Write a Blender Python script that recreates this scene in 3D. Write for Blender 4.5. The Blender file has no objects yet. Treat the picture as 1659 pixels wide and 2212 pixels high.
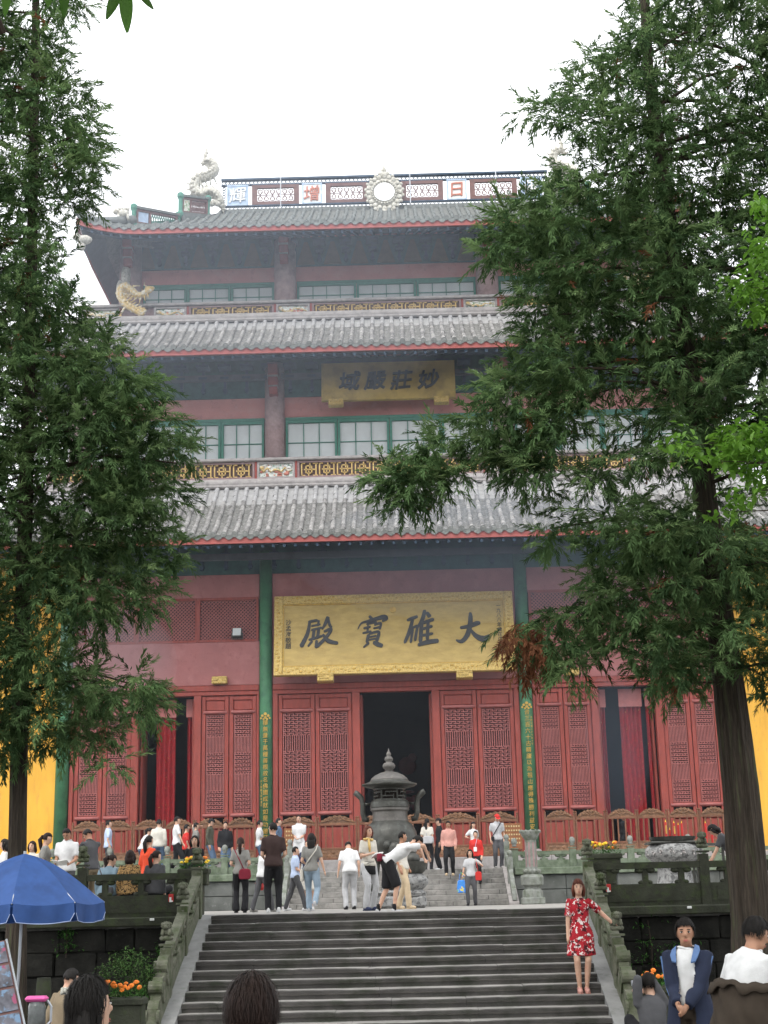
import bpy, bmesh, math, random
import numpy as np
from mathutils import Vector, Matrix, Euler, noise as mnoise
random.seed(7); rng = np.random.default_rng(7)
SC = bpy.context.scene
COL = SC.collection
R = math.radians
PI = math.pi
# ------------------------------------------------------------------ camera
cam = bpy.data.cameras.new('camera'); camo = bpy.data.objects.new('camera', cam); COL.objects.link(camo)
cam.sensor_fit = 'VERTICAL'; cam.sensor_height = 36.0; cam.sensor_width = 27.0
cam.lens = 3156/2212*36; cam.clip_start = .1; cam.clip_end = 2000
CAM = Vector((.27, 0, 1.92))
def cam_axes(yaw=R(.6), pitch=R(14.9), roll=R(1.3)):
    fw = Vector((-math.sin(yaw)*math.cos(pitch), math.cos(yaw)*math.cos(pitch), math.sin(pitch)))
    r = Vector((math.cos(yaw), math.sin(yaw), 0)); u = r.cross(fw)
    c, s = math.cos(roll), math.sin(roll)
    return r*c-u*s, u*c+r*s, fw
cr, cu, cf = cam_axes()
m = Matrix((cr, cu, -cf)).transposed().to_4x4(); m.translation = CAM
camo.matrix_world = m
SC.camera = camo
# ------------------------------------------------------------------ overcast sky and soft sun
SUN_EL, SUN_AZ = R(52), R(205)
w = bpy.data.worlds.new('World'); SC.world = w; w.use_nodes = True
nt = w.node_tree; nt.nodes.clear()
sky = nt.nodes.new('ShaderNodeTexSky'); sky.sky_type = 'NISHITA'; sky.sun_disc = False
sky.sun_elevation = SUN_EL; sky.sun_rotation = SUN_AZ; sky.dust_density = 6; sky.air_density = 1.2; sky.ozone_density = 1
bw = nt.nodes.new('ShaderNodeHueSaturation'); bw.inputs['Saturation'].default_value = .12
wmix = nt.nodes.new('ShaderNodeMix'); wmix.data_type = 'RGBA'; wmix.inputs[0].default_value = .82
wmix.inputs[7].default_value = (11.0, 11.2, 11.5, 1)   # cloud cover, even white
bg = nt.nodes.new('ShaderNodeBackground'); bg.inputs['Strength'].default_value = .10
wo = nt.nodes.new('ShaderNodeOutputWorld')
nt.links.new(sky.outputs[0], bw.inputs['Color']); nt.links.new(bw.outputs[0], wmix.inputs[6])
nt.links.new(wmix.outputs[2], bg.inputs[0]); nt.links.new(bg.outputs[0], wo.inputs[0])
sl = bpy.data.lights.new('sun', 'SUN'); sl.energy = 1.0; sl.angle = R(25); sl.color = (1, .97, .93)
slo = bpy.data.objects.new('sun', sl); COL.objects.link(slo)
# towards the sun: behind the camera, a little to its side
sd = Vector((math.sin(SUN_AZ)*math.cos(SUN_EL), math.cos(SUN_AZ)*math.cos(SUN_EL), math.sin(SUN_EL)))
slo.rotation_euler = sd.to_track_quat('Z', 'Y').to_euler(); slo.location = (0, -20, 40)
SC.view_settings.view_transform = 'Standard'; SC.view_settings.look = 'None'
SC.view_settings.exposure = 1.1; SC.view_settings.gamma = 1; SC.view_settings.use_curve_mapping = False
SC.render.engine = 'CYCLES'
SC.cycles.use_denoising = True; SC.cycles.use_adaptive_sampling = True; SC.cycles.adaptive_threshold = .02
SC.cycles.max_bounces = 4; SC.cycles.diffuse_bounces = 3; SC.cycles.glossy_bounces = 2
SC.cycles.transmission_bounces = 3; SC.cycles.transparent_max_bounces = 6; SC.cycles.volume_bounces = 0
SC.cycles.caustics_reflective = False; SC.cycles.caustics_refractive = False
SC.render.filter_size = 1.35 if hasattr(SC.render, 'filter_size') else 1.5

# ------------------------------------------------------------------ materials
def s2l(c):
    return tuple(((v/255)/12.92 if v/255 <= .04045 else ((v/255+.055)/1.055)**2.4) for v in c)
MATS = {}
def mat(name, col, rough=.75, var=.16, scale=3.0, stain=None, bump=0., bscale=40., metal=0., rnd=0., sheen=0, spec=.35, trans=0., aniso=None, stain2=None):
    """procedural Principled material: base colour with two octaves of noise, optional stains, per-piece variation and fine relief"""
    m_ = bpy.data.materials.new(name); m_.use_nodes = True; n = m_.node_tree.nodes; l = m_.node_tree.links
    b = n['Principled BSDF']; b.inputs['Roughness'].default_value = rough; b.inputs['Metallic'].default_value = metal
    b.inputs['Specular IOR Level'].default_value = spec
    geo = n.new('ShaderNodeNewGeometry'); pos = geo.outputs['Position']
    if aniso:
        mp = n.new('ShaderNodeVectorMath'); mp.operation = 'MULTIPLY'; mp.inputs[1].default_value = aniso
        l.new(pos, mp.inputs[0]); pos = mp.outputs[0]
    def noise(sc, det=2, rg=.6):
        t = n.new('ShaderNodeTexNoise'); t.inputs['Scale'].default_value = sc; t.inputs['Detail'].default_value = det; t.inputs['Roughness'].default_value = rg
        l.new(pos, t.inputs['Vector']); return t.outputs['Fac']
    def mixc(fac, a, bb):
        x = n.new('ShaderNodeMix'); x.data_type = 'RGBA'; l.new(fac, x.inputs[0])
        for i, v in ((6, a), (7, bb)):
            if hasattr(v, 'is_linked') or hasattr(v, 'links'): l.new(v, x.inputs[i])
            else: x.inputs[i].default_value = (*v[:3], 1)
        return x.outputs[2]
    def ramp(fac, lo, hi):
        r_ = n.new('ShaderNodeMapRange'); r_.inputs[1].default_value = lo; r_.inputs[2].default_value = hi; l.new(fac, r_.inputs[0]); return r_.outputs[0]
    lo = [c*(1-var) for c in col]; hi = [min(1, c*(1+var)) for c in col]
    c = mixc(ramp(noise(scale), .3, .7), lo, hi)
    for st in (stain, stain2):
        if st:   # (colour, scale, low, high)
            c = mixc(ramp(noise(st[1], 3, .65), st[2], st[3]), c, st[0])
    if rnd:
        oi = n.new('ShaderNodeObjectInfo'); ad = n.new('ShaderNodeMath'); ad.operation = 'ADD'
        l.new(oi.outputs['Random'], ad.inputs[0]); l.new(geo.outputs['Random Per Island'], ad.inputs[1])
        fr = n.new('ShaderNodeMath'); fr.operation = 'FRACT'; l.new(ad.outputs[0], fr.inputs[0])
        mr = n.new('ShaderNodeMapRange'); mr.inputs[3].default_value = 1-rnd; mr.inputs[4].default_value = 1+rnd; l.new(fr.outputs[0], mr.inputs[0])
        hs = n.new('ShaderNodeHueSaturation'); l.new(mr.outputs[0], hs.inputs['Value']); l.new(c, hs.inputs['Color']); c = hs.outputs[0]
    l.new(c, b.inputs['Base Color'])
    if bump:
        bp = n.new('ShaderNodeBump'); bp.inputs['Strength'].default_value = bump; bp.inputs['Distance'].default_value = .02
        l.new(noise(bscale, 2), bp.inputs['Height']); l.new(bp.outputs[0], b.inputs['Normal'])
    if trans:
        tr = n.new('ShaderNodeBsdfTranslucent'); l.new(c, tr.inputs[0]); ms = n.new('ShaderNodeMixShader'); ms.inputs[0].default_value = trans
        l.new(b.outputs[0], ms.inputs[1]); l.new(tr.outputs[0], ms.inputs[2]); l.new(ms.outputs[0], n['Material Output'].inputs[0])
    MATS[name] = m_
    return m_
MOSS = (.045, .062, .022)
mat('ground', (.10, .098, .09), .8, .25, 1.5, ((.05, .05, .045), 3, .5, .75), .3, 30)
mat('paving', (.30, .29, .27), .7, .2, 2, ((.14, .135, .12), 4, .52, .75), .2, 30)
mat('chargrey', (.040, .043, .048), .55, .2, 12)
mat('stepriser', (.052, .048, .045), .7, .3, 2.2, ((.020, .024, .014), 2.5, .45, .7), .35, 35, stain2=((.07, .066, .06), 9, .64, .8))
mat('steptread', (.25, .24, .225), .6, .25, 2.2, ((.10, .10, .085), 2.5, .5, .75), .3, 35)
mat('steptwo', (.22, .21, .195), .7, .2, 3, ((.10, .10, .09), 5, .5, .75), .3, 30)
mat('cheek', (.24, .24, .235), .65, .15, 4, ((.13, .135, .12), 5, .55, .8), .25, 40)
mat('mossstone', (.115, .118, .085), .85, .25, 5, (MOSS, 4, .42, .68), .5, 30, stain2=((.20, .195, .17), 14, .6, .8))
mat('mossdark', (.036, .039, .026), .88, .3, 4, (MOSS, 6, .5, .75), .5, 25)
mat('greystone', (.20, .21, .19), .8, .2, 6, ((.09, .11, .07), 4, .48, .72), .5, 40)
mat('greenstone', (.135, .165, .115), .8, .25, 5, ((.06, .085, .045), 3, .45, .7), .4, 40)
mat('darkwall', (.020, .0195, .017), .9, .35, 3, ((.010, .010, .009), 2, .45, .7), .9, 14, spec=.15, stain2=((.05, .048, .04), 18, .64, .8))
mat('terracewall', (.115, .12, .112), .8, .2, 1.5, ((.055, .06, .052), 1.3, .4, .7), .3, 25, stain2=((.19, .19, .18), 6, .64, .8))
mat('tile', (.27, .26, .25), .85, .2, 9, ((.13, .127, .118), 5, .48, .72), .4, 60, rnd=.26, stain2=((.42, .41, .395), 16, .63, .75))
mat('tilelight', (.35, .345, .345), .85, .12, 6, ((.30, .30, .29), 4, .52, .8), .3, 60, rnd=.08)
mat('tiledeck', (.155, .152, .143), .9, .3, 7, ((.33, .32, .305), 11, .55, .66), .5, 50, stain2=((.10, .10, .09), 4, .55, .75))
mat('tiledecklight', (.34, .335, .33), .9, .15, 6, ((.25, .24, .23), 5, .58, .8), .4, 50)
mat('tiledark', (.13, .135, .125), .85, .2, 9, ((.22, .225, .21), 8, .55, .75), .3, 60, rnd=.15)
mat('tilegreen', (.15, .16, .152), .7, .2, 9, ((.08, .10, .09), 5, .5, .75), .3, 60, rnd=.15)
mat('fascia', (.31, .072, .060), .65, .14, 4, ((.25, .05, .042), 8, .55, .8), .1, 40)
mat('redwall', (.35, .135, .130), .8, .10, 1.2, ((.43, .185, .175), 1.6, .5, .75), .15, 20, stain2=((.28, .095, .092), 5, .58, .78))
mat('redwood', (.27, .050, .036), .55, .2, 3, ((.15, .032, .028), 6, .52, .75), .15, 30, aniso=(3, 3, .6))
mat('redlattice', (.34, .11, .10), .6, .14, 5, None, 0)
mat('reddark', (.13, .03, .028), .7, .2, 4)
mat('latticeback', (.085, .028, .028), .8, .15, 6)
mat('greenpaint', (.058, .19, .092), .55, .16, 3, ((.03, .10, .055), 2, .5, .75), .1, 30, stain2=((.10, .2, .13), 10, .66, .8))
mat('greenframe', (.055, .20, .145), .55, .12, 5, ((.04, .13, .10), 7, .55, .8))
mat('stonecolumn', (.36, .255, .252), .75, .12, 8, ((.22, .15, .15), 3, .5, .75), .25, 90)
mat('pinkstone', (.27, .185, .18), .75, .12, 6, ((.17, .12, .115), 5, .5, .75), .2, 50)
mat('capstone', (.34, .315, .305), .8, .15, 5, ((.20, .19, .18), 4, .5, .75), .3, 50)
mat('redwall_lit', (.52, .225, .205), .85, .10, 1.2, ((.52, .27, .255), 1.6, .5, .75), .15, 20, stain2=((.36, .15, .145), 5, .58, .78))  # wall red lightened for the upper storeys, making up for weak light under the eaves
mat('soffit', (.085, .095, .112), .8, .2, 3)
mat('bracketgreen', (.035, .095, .09), .7, .25, 4)
mat('bracketblue', (.035, .065, .105), .7, .25, 4)
mat('bracketkite', (.105, .085, .05), .7, .2, 4)
mat('brownframe', (.14, .07, .062), .6, .18, 5)
mat('pane', (.52, .55, .55), .3, .06, 2.0, spec=.5)
mat('gold', (.52, .335, .075), .42, .16, 6, ((.36, .23, .055), 5, .5, .75), .15, 60, metal=.35)
mat('goldfield', (.44, .315, .105), .5, .10, 2.0, ((.36, .25, .08), 2.2, .45, .72), .1, 60, metal=.25, aniso=(1, 1, 2.5))
mat('golddull', (.47, .33, .10), .5, .12, 2.0, ((.30, .21, .07), 2.2, .45, .72), .1, 60, metal=.2)
mat('goldcarve', (.56, .40, .13), .45, .22, 22, ((.34, .22, .06), 26, .52, .66), .8, 45, metal=.3)
mat('ink', (.022, .026, .032), .6, .25, 10)
mat('fretgold', (.56, .38, .13), .55, .2, 8, ((.35, .22, .08), 10, .55, .8))
mat('fretdark', (.085, .05, .04), .8, .2, 5)
mat('white', (.74, .74, .72), .6, .08, 6, ((.5, .5, .5), 9, .6, .8))
mat('panelpaint', (.62, .62, .55), .6, .1, 5, ((.20, .33, .17), 7, .52, .56), .4, 20, stain2=((.50, .30, .08), 9, .6, .63))
mat('panelpaintb', (.60, .62, .58), .6, .1, 5, ((.48, .12, .06), 6, .58, .61), .4, 20, stain2=((.16, .30, .22), 9, .54, .58))
mat('panelblue', (.36, .46, .60), .6, .18, 3, ((.55, .62, .75), 6, .55, .7))
mat('panelred', (.45, .17, .12), .6, .2, 6)
mat('ivory', (.50, .485, .43), .7, .25, 14, ((.26, .24, .19), 10, .48, .68), .6, 40)
mat('dragongold', (.56, .40, .15), .5, .2, 10, ((.62, .58, .48), 9, .45, .6), .4, 40)
mat('mirror', (.78, .80, .80), .04, .02, 1, metal=1)
mat('yellowwall', (.70, .375, .05), .85, .10, .9, ((.58, .29, .045), 1.5, .5, .8), .15, 20, aniso=(2.2, 2.2, .5), stain2=((.52, .30, .08), 3, .60, .80))
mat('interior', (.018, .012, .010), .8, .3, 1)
mat('curtain', (.30, .018, .022), .8, .2, 8, ((.50, .33, .07), 9, .66, .70))
mat('fencewood', (.165, .072, .038), .5, .25, 7, ((.13, .045, .02), 8, .5, .75), .2, 60, rnd=.12)
mat('fencecrest', (.20, .105, .055), .5, .25, 14, ((.12, .055, .025), 18, .5, .66), .6, 50, rnd=.15)
mat('noticewood', (.22, .085, .032), .5, .15, 6)
mat('noticetext', (.48, .36, .18), .6, .1, 6)
mat('bronze', (.060, .060, .054), .48, .25, 5, ((.10, .105, .095), 7, .5, .75), .15, 30, metal=.45)
mat('bronzelight', (.115, .108, .10), .55, .2, 5, ((.20, .185, .17), 7, .55, .8), .2, 40, metal=.3)
mat('rock', (.24, .24, .235), .85, .25, 9, ((.10, .10, .10), 12, .5, .6), .7, 25)
mat('bluecloth', (.036, .090, .27), .7, .10, 5, ((.030, .072, .215), 3, .5, .7), .05, 60, trans=.25)
mat('bluetrim', (.35, .42, .62), .5, .1)
mat('flaskglass', (.10, .11, .11), .2, .2, 20)
mat('steel', (.38, .40, .43), .35, .1, 8, metal=.7)
mat('bark', (.050, .038, .028), .92, .35, 5, ((.028, .022, .016), 7, .45, .62), 1.0, 9, aniso=(6, 6, .45), stain2=((.085, .10, .045), 2, .55, .8))
mat('twig', (.05, .036, .026), .9, .2, 9)
def leafmat(name, col, hue, trans=.38, rough=.8, spec=.08):
    m_ = mat(name, col, rough, .32, .9, hue, 0, rnd=.18, spec=spec, trans=trans)
    return m_
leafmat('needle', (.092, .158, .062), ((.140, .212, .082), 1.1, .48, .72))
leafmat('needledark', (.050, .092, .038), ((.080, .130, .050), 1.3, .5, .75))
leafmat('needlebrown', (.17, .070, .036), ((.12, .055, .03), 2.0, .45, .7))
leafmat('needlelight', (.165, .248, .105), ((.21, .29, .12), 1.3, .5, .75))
leafmat('broadleaf', (.13, .27, .035), ((.20, .36, .05), 1.5, .5, .75), .4, .45, .25)
leafmat('bigleaf', (.07, .17, .025), ((.10, .22, .035), 2, .5, .75), .35, .4)
leafmat('bushleaf', (.05, .10, .03), ((.16, .20, .08), 9, .55, .7), .25)
leafmat('flowerleaf', (.05, .14, .03), ((.07, .17, .04), 4, .5, .7), .25)
mat('petalorange', (.75, .20, .02), .6, .15, 30, rnd=.2)
mat('petalyellow', (.80, .55, .03), .6, .15, 30, rnd=.2)
mat('redpaint', (.45, .025, .022), .45, .1)
mat('whitepaint', (.75, .75, .73), .5, .05)
mat('poster', (.10, .10, .12), .5, .5, 9, ((.14, .22, .33), 7, .52, .6), stain2=((.26, .06, .12), 6, .62, .68))
mat('pinkplastic', (.62, .10, .32), .35, .1)
mat('bagmix', (.05, .22, .62), .5, .2, 12, ((.70, .55, .05), 9, .56, .6), stain2=((.08, .45, .15), 8, .6, .64))

# ------------------------------------------------------------------ scene-graph helpers
def put(o, parent=None, loc=None, rot=None):
    COL.objects.link(o)
    if parent is not None: o.parent = parent
    if loc is not None: o.location = loc
    if rot is not None: o.rotation_euler = rot
    return o
def tag(o, label=None, cat=None, group=None, kind=None):
    if label: o['label'] = label
    if cat: o['category'] = cat
    if group: o['group'] = group
    if kind: o['kind'] = kind
    return o
def thing(name, label, cat, loc=(0, 0, 0), rz=0, group=None):
    o = bpy.data.objects.new(name, None); o.empty_display_size = .1
    put(o, None, loc, (0, 0, rz)); return tag(o, label, cat, group)
def copy_tree(o, parent=None):
    c = o.copy(); COL.objects.link(c); c.parent = parent
    for ch in list(o.children): copy_tree(ch, c)
    return c
class MB:
    def __init__(s): s.v = []; s.f = []; s.mi = []; s.cur = 0
    def add(s, vs, fs):
        n = len(s.v); s.v += [tuple(v) for v in vs]; s.f += [tuple(i+n for i in f) for f in fs]; s.mi += [s.cur]*len(fs); return s
    def box(s, c, d, rot=None, bev=0.):
        x, y, z = d[0]/2, d[1]/2, d[2]/2
        if bev:
            bm = bmesh.new(); bmesh.ops.create_cube(bm, size=1); bmesh.ops.scale(bm, vec=d, verts=bm.verts)
            bmesh.ops.bevel(bm, geom=list(bm.edges), offset=bev, segments=1, affect='EDGES')
            vs = [v.co.copy() for v in bm.verts]; bm.verts.index_update(); fs = [[v.index for v in f.verts] for f in bm.faces]; bm.free()
        else:
            vs = [Vector(p) for p in ((-x,-y,-z),(x,-y,-z),(x,y,-z),(-x,y,-z),(-x,-y,z),(x,-y,z),(x,y,z),(-x,y,z))]
            fs = [(0,3,2,1),(4,5,6,7),(0,1,5,4),(1,2,6,5),(2,3,7,6),(3,0,4,7)]
        if rot is not None:
            mm = Euler(rot).to_matrix() if not isinstance(rot, Matrix) else rot
            vs = [mm @ v for v in vs]
        c = Vector(c); return s.add([v+c for v in vs], fs)
    def bar(s, a, b, wx, wz):
        a, b = Vector(a), Vector(b); d = b-a; L = d.length
        q = d.to_track_quat('Y', 'Z').to_matrix()
        return s.box((a+b)/2, (wx, L, wz), q)
    def tube(s, pts, rad, seg=8, caps=True, ry=None, up=None):
        pts = [Vector(p) for p in pts]; n = len(pts)
        if not hasattr(rad, '__len__'): rad = [rad]*n
        if ry is None: ry = rad
        elif not hasattr(ry, '__len__'): ry = [ry]*n
        vs = []; fs = []; prev = Vector(up) if up is not None else None
        for i, p in enumerate(pts):
            t = (pts[min(i+1, n-1)]-pts[max(i-1, 0)])
            t = t.normalized() if t.length > 1e-9 else Vector((0, 0, 1))
            if prev is None: prev = t.orthogonal()
            a = prev - t*prev.dot(t)
            a = a.normalized() if a.length > 1e-6 else t.orthogonal().normalized()
            if up is None: prev = a
            b = t.cross(a)
            for k in range(seg):
                th = 2*PI*k/seg; vs.append(p+a*(math.cos(th)*rad[i])+b*(math.sin(th)*ry[i]))
        for i in range(n-1):
            for k in range(seg):
                k2 = (k+1) % seg; fs.append((i*seg+k, i*seg+k2, (i+1)*seg+k2, (i+1)*seg+k))
        if caps: fs.append(tuple(range(seg-1, -1, -1))); fs.append(tuple((n-1)*seg+k for k in range(seg)))
        return s.add(vs, fs)
    def lathe(s, prof, c=(0, 0, 0), seg=20, sx=1, sy=1):
        vs = []; fs = []; n = len(prof)
        for r, z in prof:
            for k in range(seg): th = 2*PI*k/seg; vs.append((c[0]+r*sx*math.cos(th), c[1]+r*sy*math.sin(th), c[2]+z))
        for i in range(n-1):
            for k in range(seg): k2 = (k+1) % seg; fs.append((i*seg+k, i*seg+k2, (i+1)*seg+k2, (i+1)*seg+k))
        fs.append(tuple(range(seg-1, -1, -1))); fs.append(tuple((n-1)*seg+k for k in range(seg)))
        return s.add(vs, fs)
    def ball(s, c, r, seg=10, rings=6, rot=None):
        if not hasattr(r, '__len__'): r = (r, r, r)
        c = Vector(c); vs = [Vector((0, 0, -r[2]))]; fs = []
        for i in range(1, rings):
            ph = -PI/2+PI*i/rings
            for k in range(seg): th = 2*PI*k/seg; vs.append(Vector((r[0]*math.cos(ph)*math.cos(th), r[1]*math.cos(ph)*math.sin(th), r[2]*math.sin(ph))))
        vs.append(Vector((0, 0, r[2]))); top = len(vs)-1
        for k in range(seg):
            k2 = (k+1) % seg; fs.append((0, 1+k2, 1+k)); fs.append((top, 1+(rings-2)*seg+k, 1+(rings-2)*seg+k2))
            for i in range(rings-2): fs.append((1+i*seg+k, 1+i*seg+k2, 1+(i+1)*seg+k2, 1+(i+1)*seg+k))
        if rot is not None: mm = Euler(rot).to_matrix() if not isinstance(rot, Matrix) else rot; vs = [mm @ v for v in vs]
        return s.add([v+c for v in vs], fs)
    def prism(s, poly, y0, y1, ax='Y'):
        """extrude a polygon of (x, z) from y0 to y1 (ax Y) or of (y, z) from x0 to x1 (ax X)"""
        n = len(poly)
        g = (lambda p, d: (p[0], d, p[1])) if ax == 'Y' else ((lambda p, d: (d, p[0], p[1])) if ax == 'X' else (lambda p, d: (p[0], p[1], d)))
        vs = [g(p, y0) for p in poly]+[g(p, y1) for p in poly]
        fs = [tuple(range(n-1, -1, -1)), tuple(range(n, 2*n))]+[(i, (i+1) % n, n+(i+1) % n, n+i) for i in range(n)]
        return s.add(vs, fs)
    def mesh(s, name, mats, smooth=False):
        me = bpy.data.meshes.new(name); me.from_pydata(s.v, [], s.f)
        for mm in (mats if isinstance(mats, (list, tuple)) else [mats]): me.materials.append(MATS[mm])
        if any(s.mi): me.polygons.foreach_set('material_index', s.mi)
        bm = bmesh.new(); bm.from_mesh(me); bmesh.ops.recalc_face_normals(bm, faces=bm.faces); bm.to_mesh(me); bm.free()
        if smooth:
            me.shade_smooth()
            if smooth is not True: me.set_sharp_from_angle(angle=smooth)
        return me
    def build(s, name, mats, parent=None, loc=None, rot=None, smooth=False):
        return put(bpy.data.objects.new(name, s.mesh(name, mats, smooth)), parent, loc, rot)
def inst(name, me, parent=None, loc=None, rot=None, scale=None):
    o = bpy.data.objects.new(name, me); put(o, parent, loc, rot)
    if scale is not None: o.scale = scale
    return o
_TXT = {}
def text_mesh(ch, size, depth, bold=.0, shear=0, matn='ink'):
    """one character (or a word) as a mesh lying in the XZ plane, centred, facing -Y"""
    key = (ch, round(size, 4), depth, bold, shear, matn)
    if key in _TXT: return _TXT[key]
    cu_ = bpy.data.curves.new('t', 'FONT'); cu_.body = ch; cu_.size = size; cu_.extrude = depth/2; cu_.offset = bold*size; cu_.shear = shear
    cu_.align_x = 'CENTER'; cu_.resolution_u = 3
    ob = bpy.data.objects.new('t', cu_); COL.objects.link(ob)
    dg = bpy.context.evaluated_depsgraph_get(); me = bpy.data.meshes.new_from_object(ob.evaluated_get(dg))
    bpy.data.objects.remove(ob); bpy.data.curves.remove(cu_)
    vs = np.array([v.co for v in me.vertices]).reshape(-1, 3)
    if len(vs):
        mid = (vs[:, 1].min()+vs[:, 1].max())/2
        for v in me.vertices:
            x, y, z = v.co; y -= mid
            wob = .025*size*mnoise.noise(Vector((x/size*2.3, y/size*2.3, ord(ch[0]) % 17)))
            v.co = (x+wob+.05*y, -z, y*1.02+.12*x*(1 if size > .5 else .4)*.6+wob)
    me.materials.clear(); me.materials.append(MATS[matn])
    _TXT[key] = me
    return me
# ------------------------------------------------------------------ ground, terraces, stairs
T1 = 1.74; U2 = 2.78; PL = 3.22
mb = MB(); mb.add([(-400, -200, 0), (400, -200, 0), (400, 600, 0), (-400, 600, 0)], [(0, 1, 2, 3)])
tag(mb.build('ground', 'ground'), kind='structure')
mb = MB(); mb.box((0, 35.25, T1/2-.07), (44, 18.3, T1-.14)); mb.box((0, 35.2, T1-.0705), (44, 18.46, .139))
tag(mb.build('lower_terrace', 'paving'), kind='structure')
mb = MB(); mb.box((0, 60, U2/2), (44, 31.1, U2-.002)); tag(mb.build('upper_terrace', 'terracewall'), kind='structure')

def para(mbb, A, B, lo, hi, th):
    """upright board from A to B (their z is the foot line), between heights lo and hi, th thick"""
    A, B = Vector(A), Vector(B); d = (B-A); d.z = 0; d.normalize(); nrm = Vector((-d.y, d.x, 0))*th/2
    vs = []
    for P in (A, B):
        for s_ in (-1, 1):
            for h in (lo, hi): vs.append(P+nrm*s_+Vector((0, 0, h)))
    mbb.add(vs, [(0, 1, 3, 2), (4, 6, 7, 5), (0, 4, 5, 1), (2, 3, 7, 6), (1, 5, 7, 3), (0, 2, 6, 4)])
def lion_mesh():
    b = MB(); b.lathe([(.085, 0), (.105, .02), (.105, .05), (.08, .07)], seg=12)
    b.ball((0, .015, .13), (.075, .095, .085), 10, 6); b.ball((0, -.05, .21), (.065, .06, .06), 10, 6); b.ball((0, -.10, .195), (.032, .03, .028), 8, 5)
    for s_ in (-1, 1):
        b.tube([(s_*.045, -.06, .16), (s_*.05, -.085, .07)], [.028, .025], 6); b.ball((s_*.06, -.03, .235), (.024, .03, .03), 6, 4); b.ball((s_*.07, .06, .095), (.035, .05, .04), 6, 4)
        b.ball((s_*.03, -.085, .235), .016, 6, 4)
    b.tube([(0, .10, .11), (0, .13, .17), (0, .10, .23)], [.025, .03, .012], 6)
    for k in range(7): a = k*PI/6; b.ball((.062*math.cos(a), -.03, .205+.055*math.sin(a)), .024, 6, 4)
    return b.mesh('carved_lion', 'mossstone', True)
LION = lion_mesh()
def lotus_mesh():
    b = MB(); b.lathe([(.06, 0), (.075, .03), (.05, .05), (.085, .09), (.09, .16), (.07, .22), (.03, .25), (.0, .255)], seg=12)
    return b.mesh('lotus_cap', 'greystone', True)
LOTUS = lotus_mesh()
def balustrade(name, label, A, B, n, H=.73, top=.95, matn='mossstone', pw=.17, cap=LION, first=True, last=True, group=None, open_=True):
    A, B = Vector(A), Vector(B); root = thing(name, label, 'balustrade', (A+B)/2, group=group); o = -(A+B)/2
    d = Vector((B.x-A.x, B.y-A.y, 0)).normalized(); ang = math.atan2(d.y, d.x)
    for i in range(n+1):
        P = A.lerp(B, i/n)
        if (i == 0 and not first) or (i == n and not last): continue
        b = MB(); b.box((0, 0, top/2-.1), (pw, pw, top-.2+.2), bev=.012); b.box((0, 0, top-.06), (pw+.03, pw+.03, .03))
        po = b.build('post', matn, root, P+o, (0, 0, ang))
        inst('carved_cap', cap, po, (0, 0, top), (0, 0, -ang if cap is LION else 0))
    for i in range(n):
        P, Q = A.lerp(B, i/n), A.lerp(B, (i+1)/n); e = (Q-P)*(pw/2/max((Q-P).length, .01))
        P2, Q2 = P+e+o, Q-e+o
        b = MB(); para(b, P2, Q2, H-.11, H, .15); b.build('handrail', matn, root)
        b = MB(); para(b, P2, Q2, -.05, H*.50, .10); b.build('panel', matn, root)
        b = MB(); para(b, P2.lerp(Q2, .06), P2.lerp(Q2, .94), H*.10, H*.42, .125); b.build('panel_field', matn, root)
        k = 3 if (Q-P).length > 1.2 else 2
        for j in range(k):   # cloud-shaped supports between panel and rail
            t = (j+.5)/k; c = P2.lerp(Q2, t); b = MB()
            para(b, c-d*.05, c+d*.05, H*.49, H-.10, .09)
            for s_ in (-1, 1):
                b.ball(c+d*s_*.10+Vector((0, 0, H-.14)), (.085, .085, .05), 8, 5); b.ball(c+d*s_*.07+Vector((0, 0, H*.53)), (.06, .06, .04), 8, 5)
            b.build('cloud_support', matn, root)
    return root

# lower staircase
st = thing('stone_staircase', 'broad dark stone staircase climbing to the lower terrace', 'staircase', (0, 23.6, 0))
NS, RI, TR = 13, T1/13, .36
for i in range(NS):
    y0 = 21.32+i*TR; zt = (i+1)*RI; rs = random.Random(40+i); cuts = [-3.08]+sorted(rs.uniform(-2.6+1.75*q, -1.4+1.75*q) for q in range(3))+[3.08]
    prof = [(0.0, -RI-.02), (0.0, -.075), (-.028, -.06), (-.03, -.014), (-.012, 0.0), (.40, 0.0), (.40, -RI-.02)]; m_ = len(prof)
    for c0, c1 in zip(cuts, cuts[1:]):       # separate slabs with worn, chipped front edges
        b = MB(); vs = []; fs = []; nseg = max(8, int((c1-c0)*9)); jy, jz = rs.uniform(-.006, .006), rs.uniform(-.004, .004)
        for k in range(nseg+1):
            x = c0+.002+(c1-c0-.004)*k/nseg; dz = .007*mnoise.noise(Vector((x*1.3, i*3.1, 0)))+.005*mnoise.noise(Vector((x*5, i, 3)))-.010*max(0, 1-abs(x)/1.9)
            if k in (0, nseg): dz -= .006
            for (py, pz) in prof: vs.append((x, y0-23.6+py+jy+(dz*.7 if py < 0 else 0), zt+pz+jz+(dz if -.03 < pz and py < .1 else 0)))
        for k in range(nseg):
            for j in range(m_): fs.append((k*m_+j, k*m_+(j+1) % m_, (k+1)*m_+(j+1) % m_, (k+1)*m_+j))
        fs += [tuple(range(m_)), tuple(nseg*m_+j for j in range(m_-1, -1, -1))]
        b.add(vs, fs); so_ = b.build('step_slab', ['stepriser', 'steptread'], st)
        for pp in so_.data.polygons: pp.material_index = 1 if abs(pp.normal.z) > .8 else 0
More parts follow.
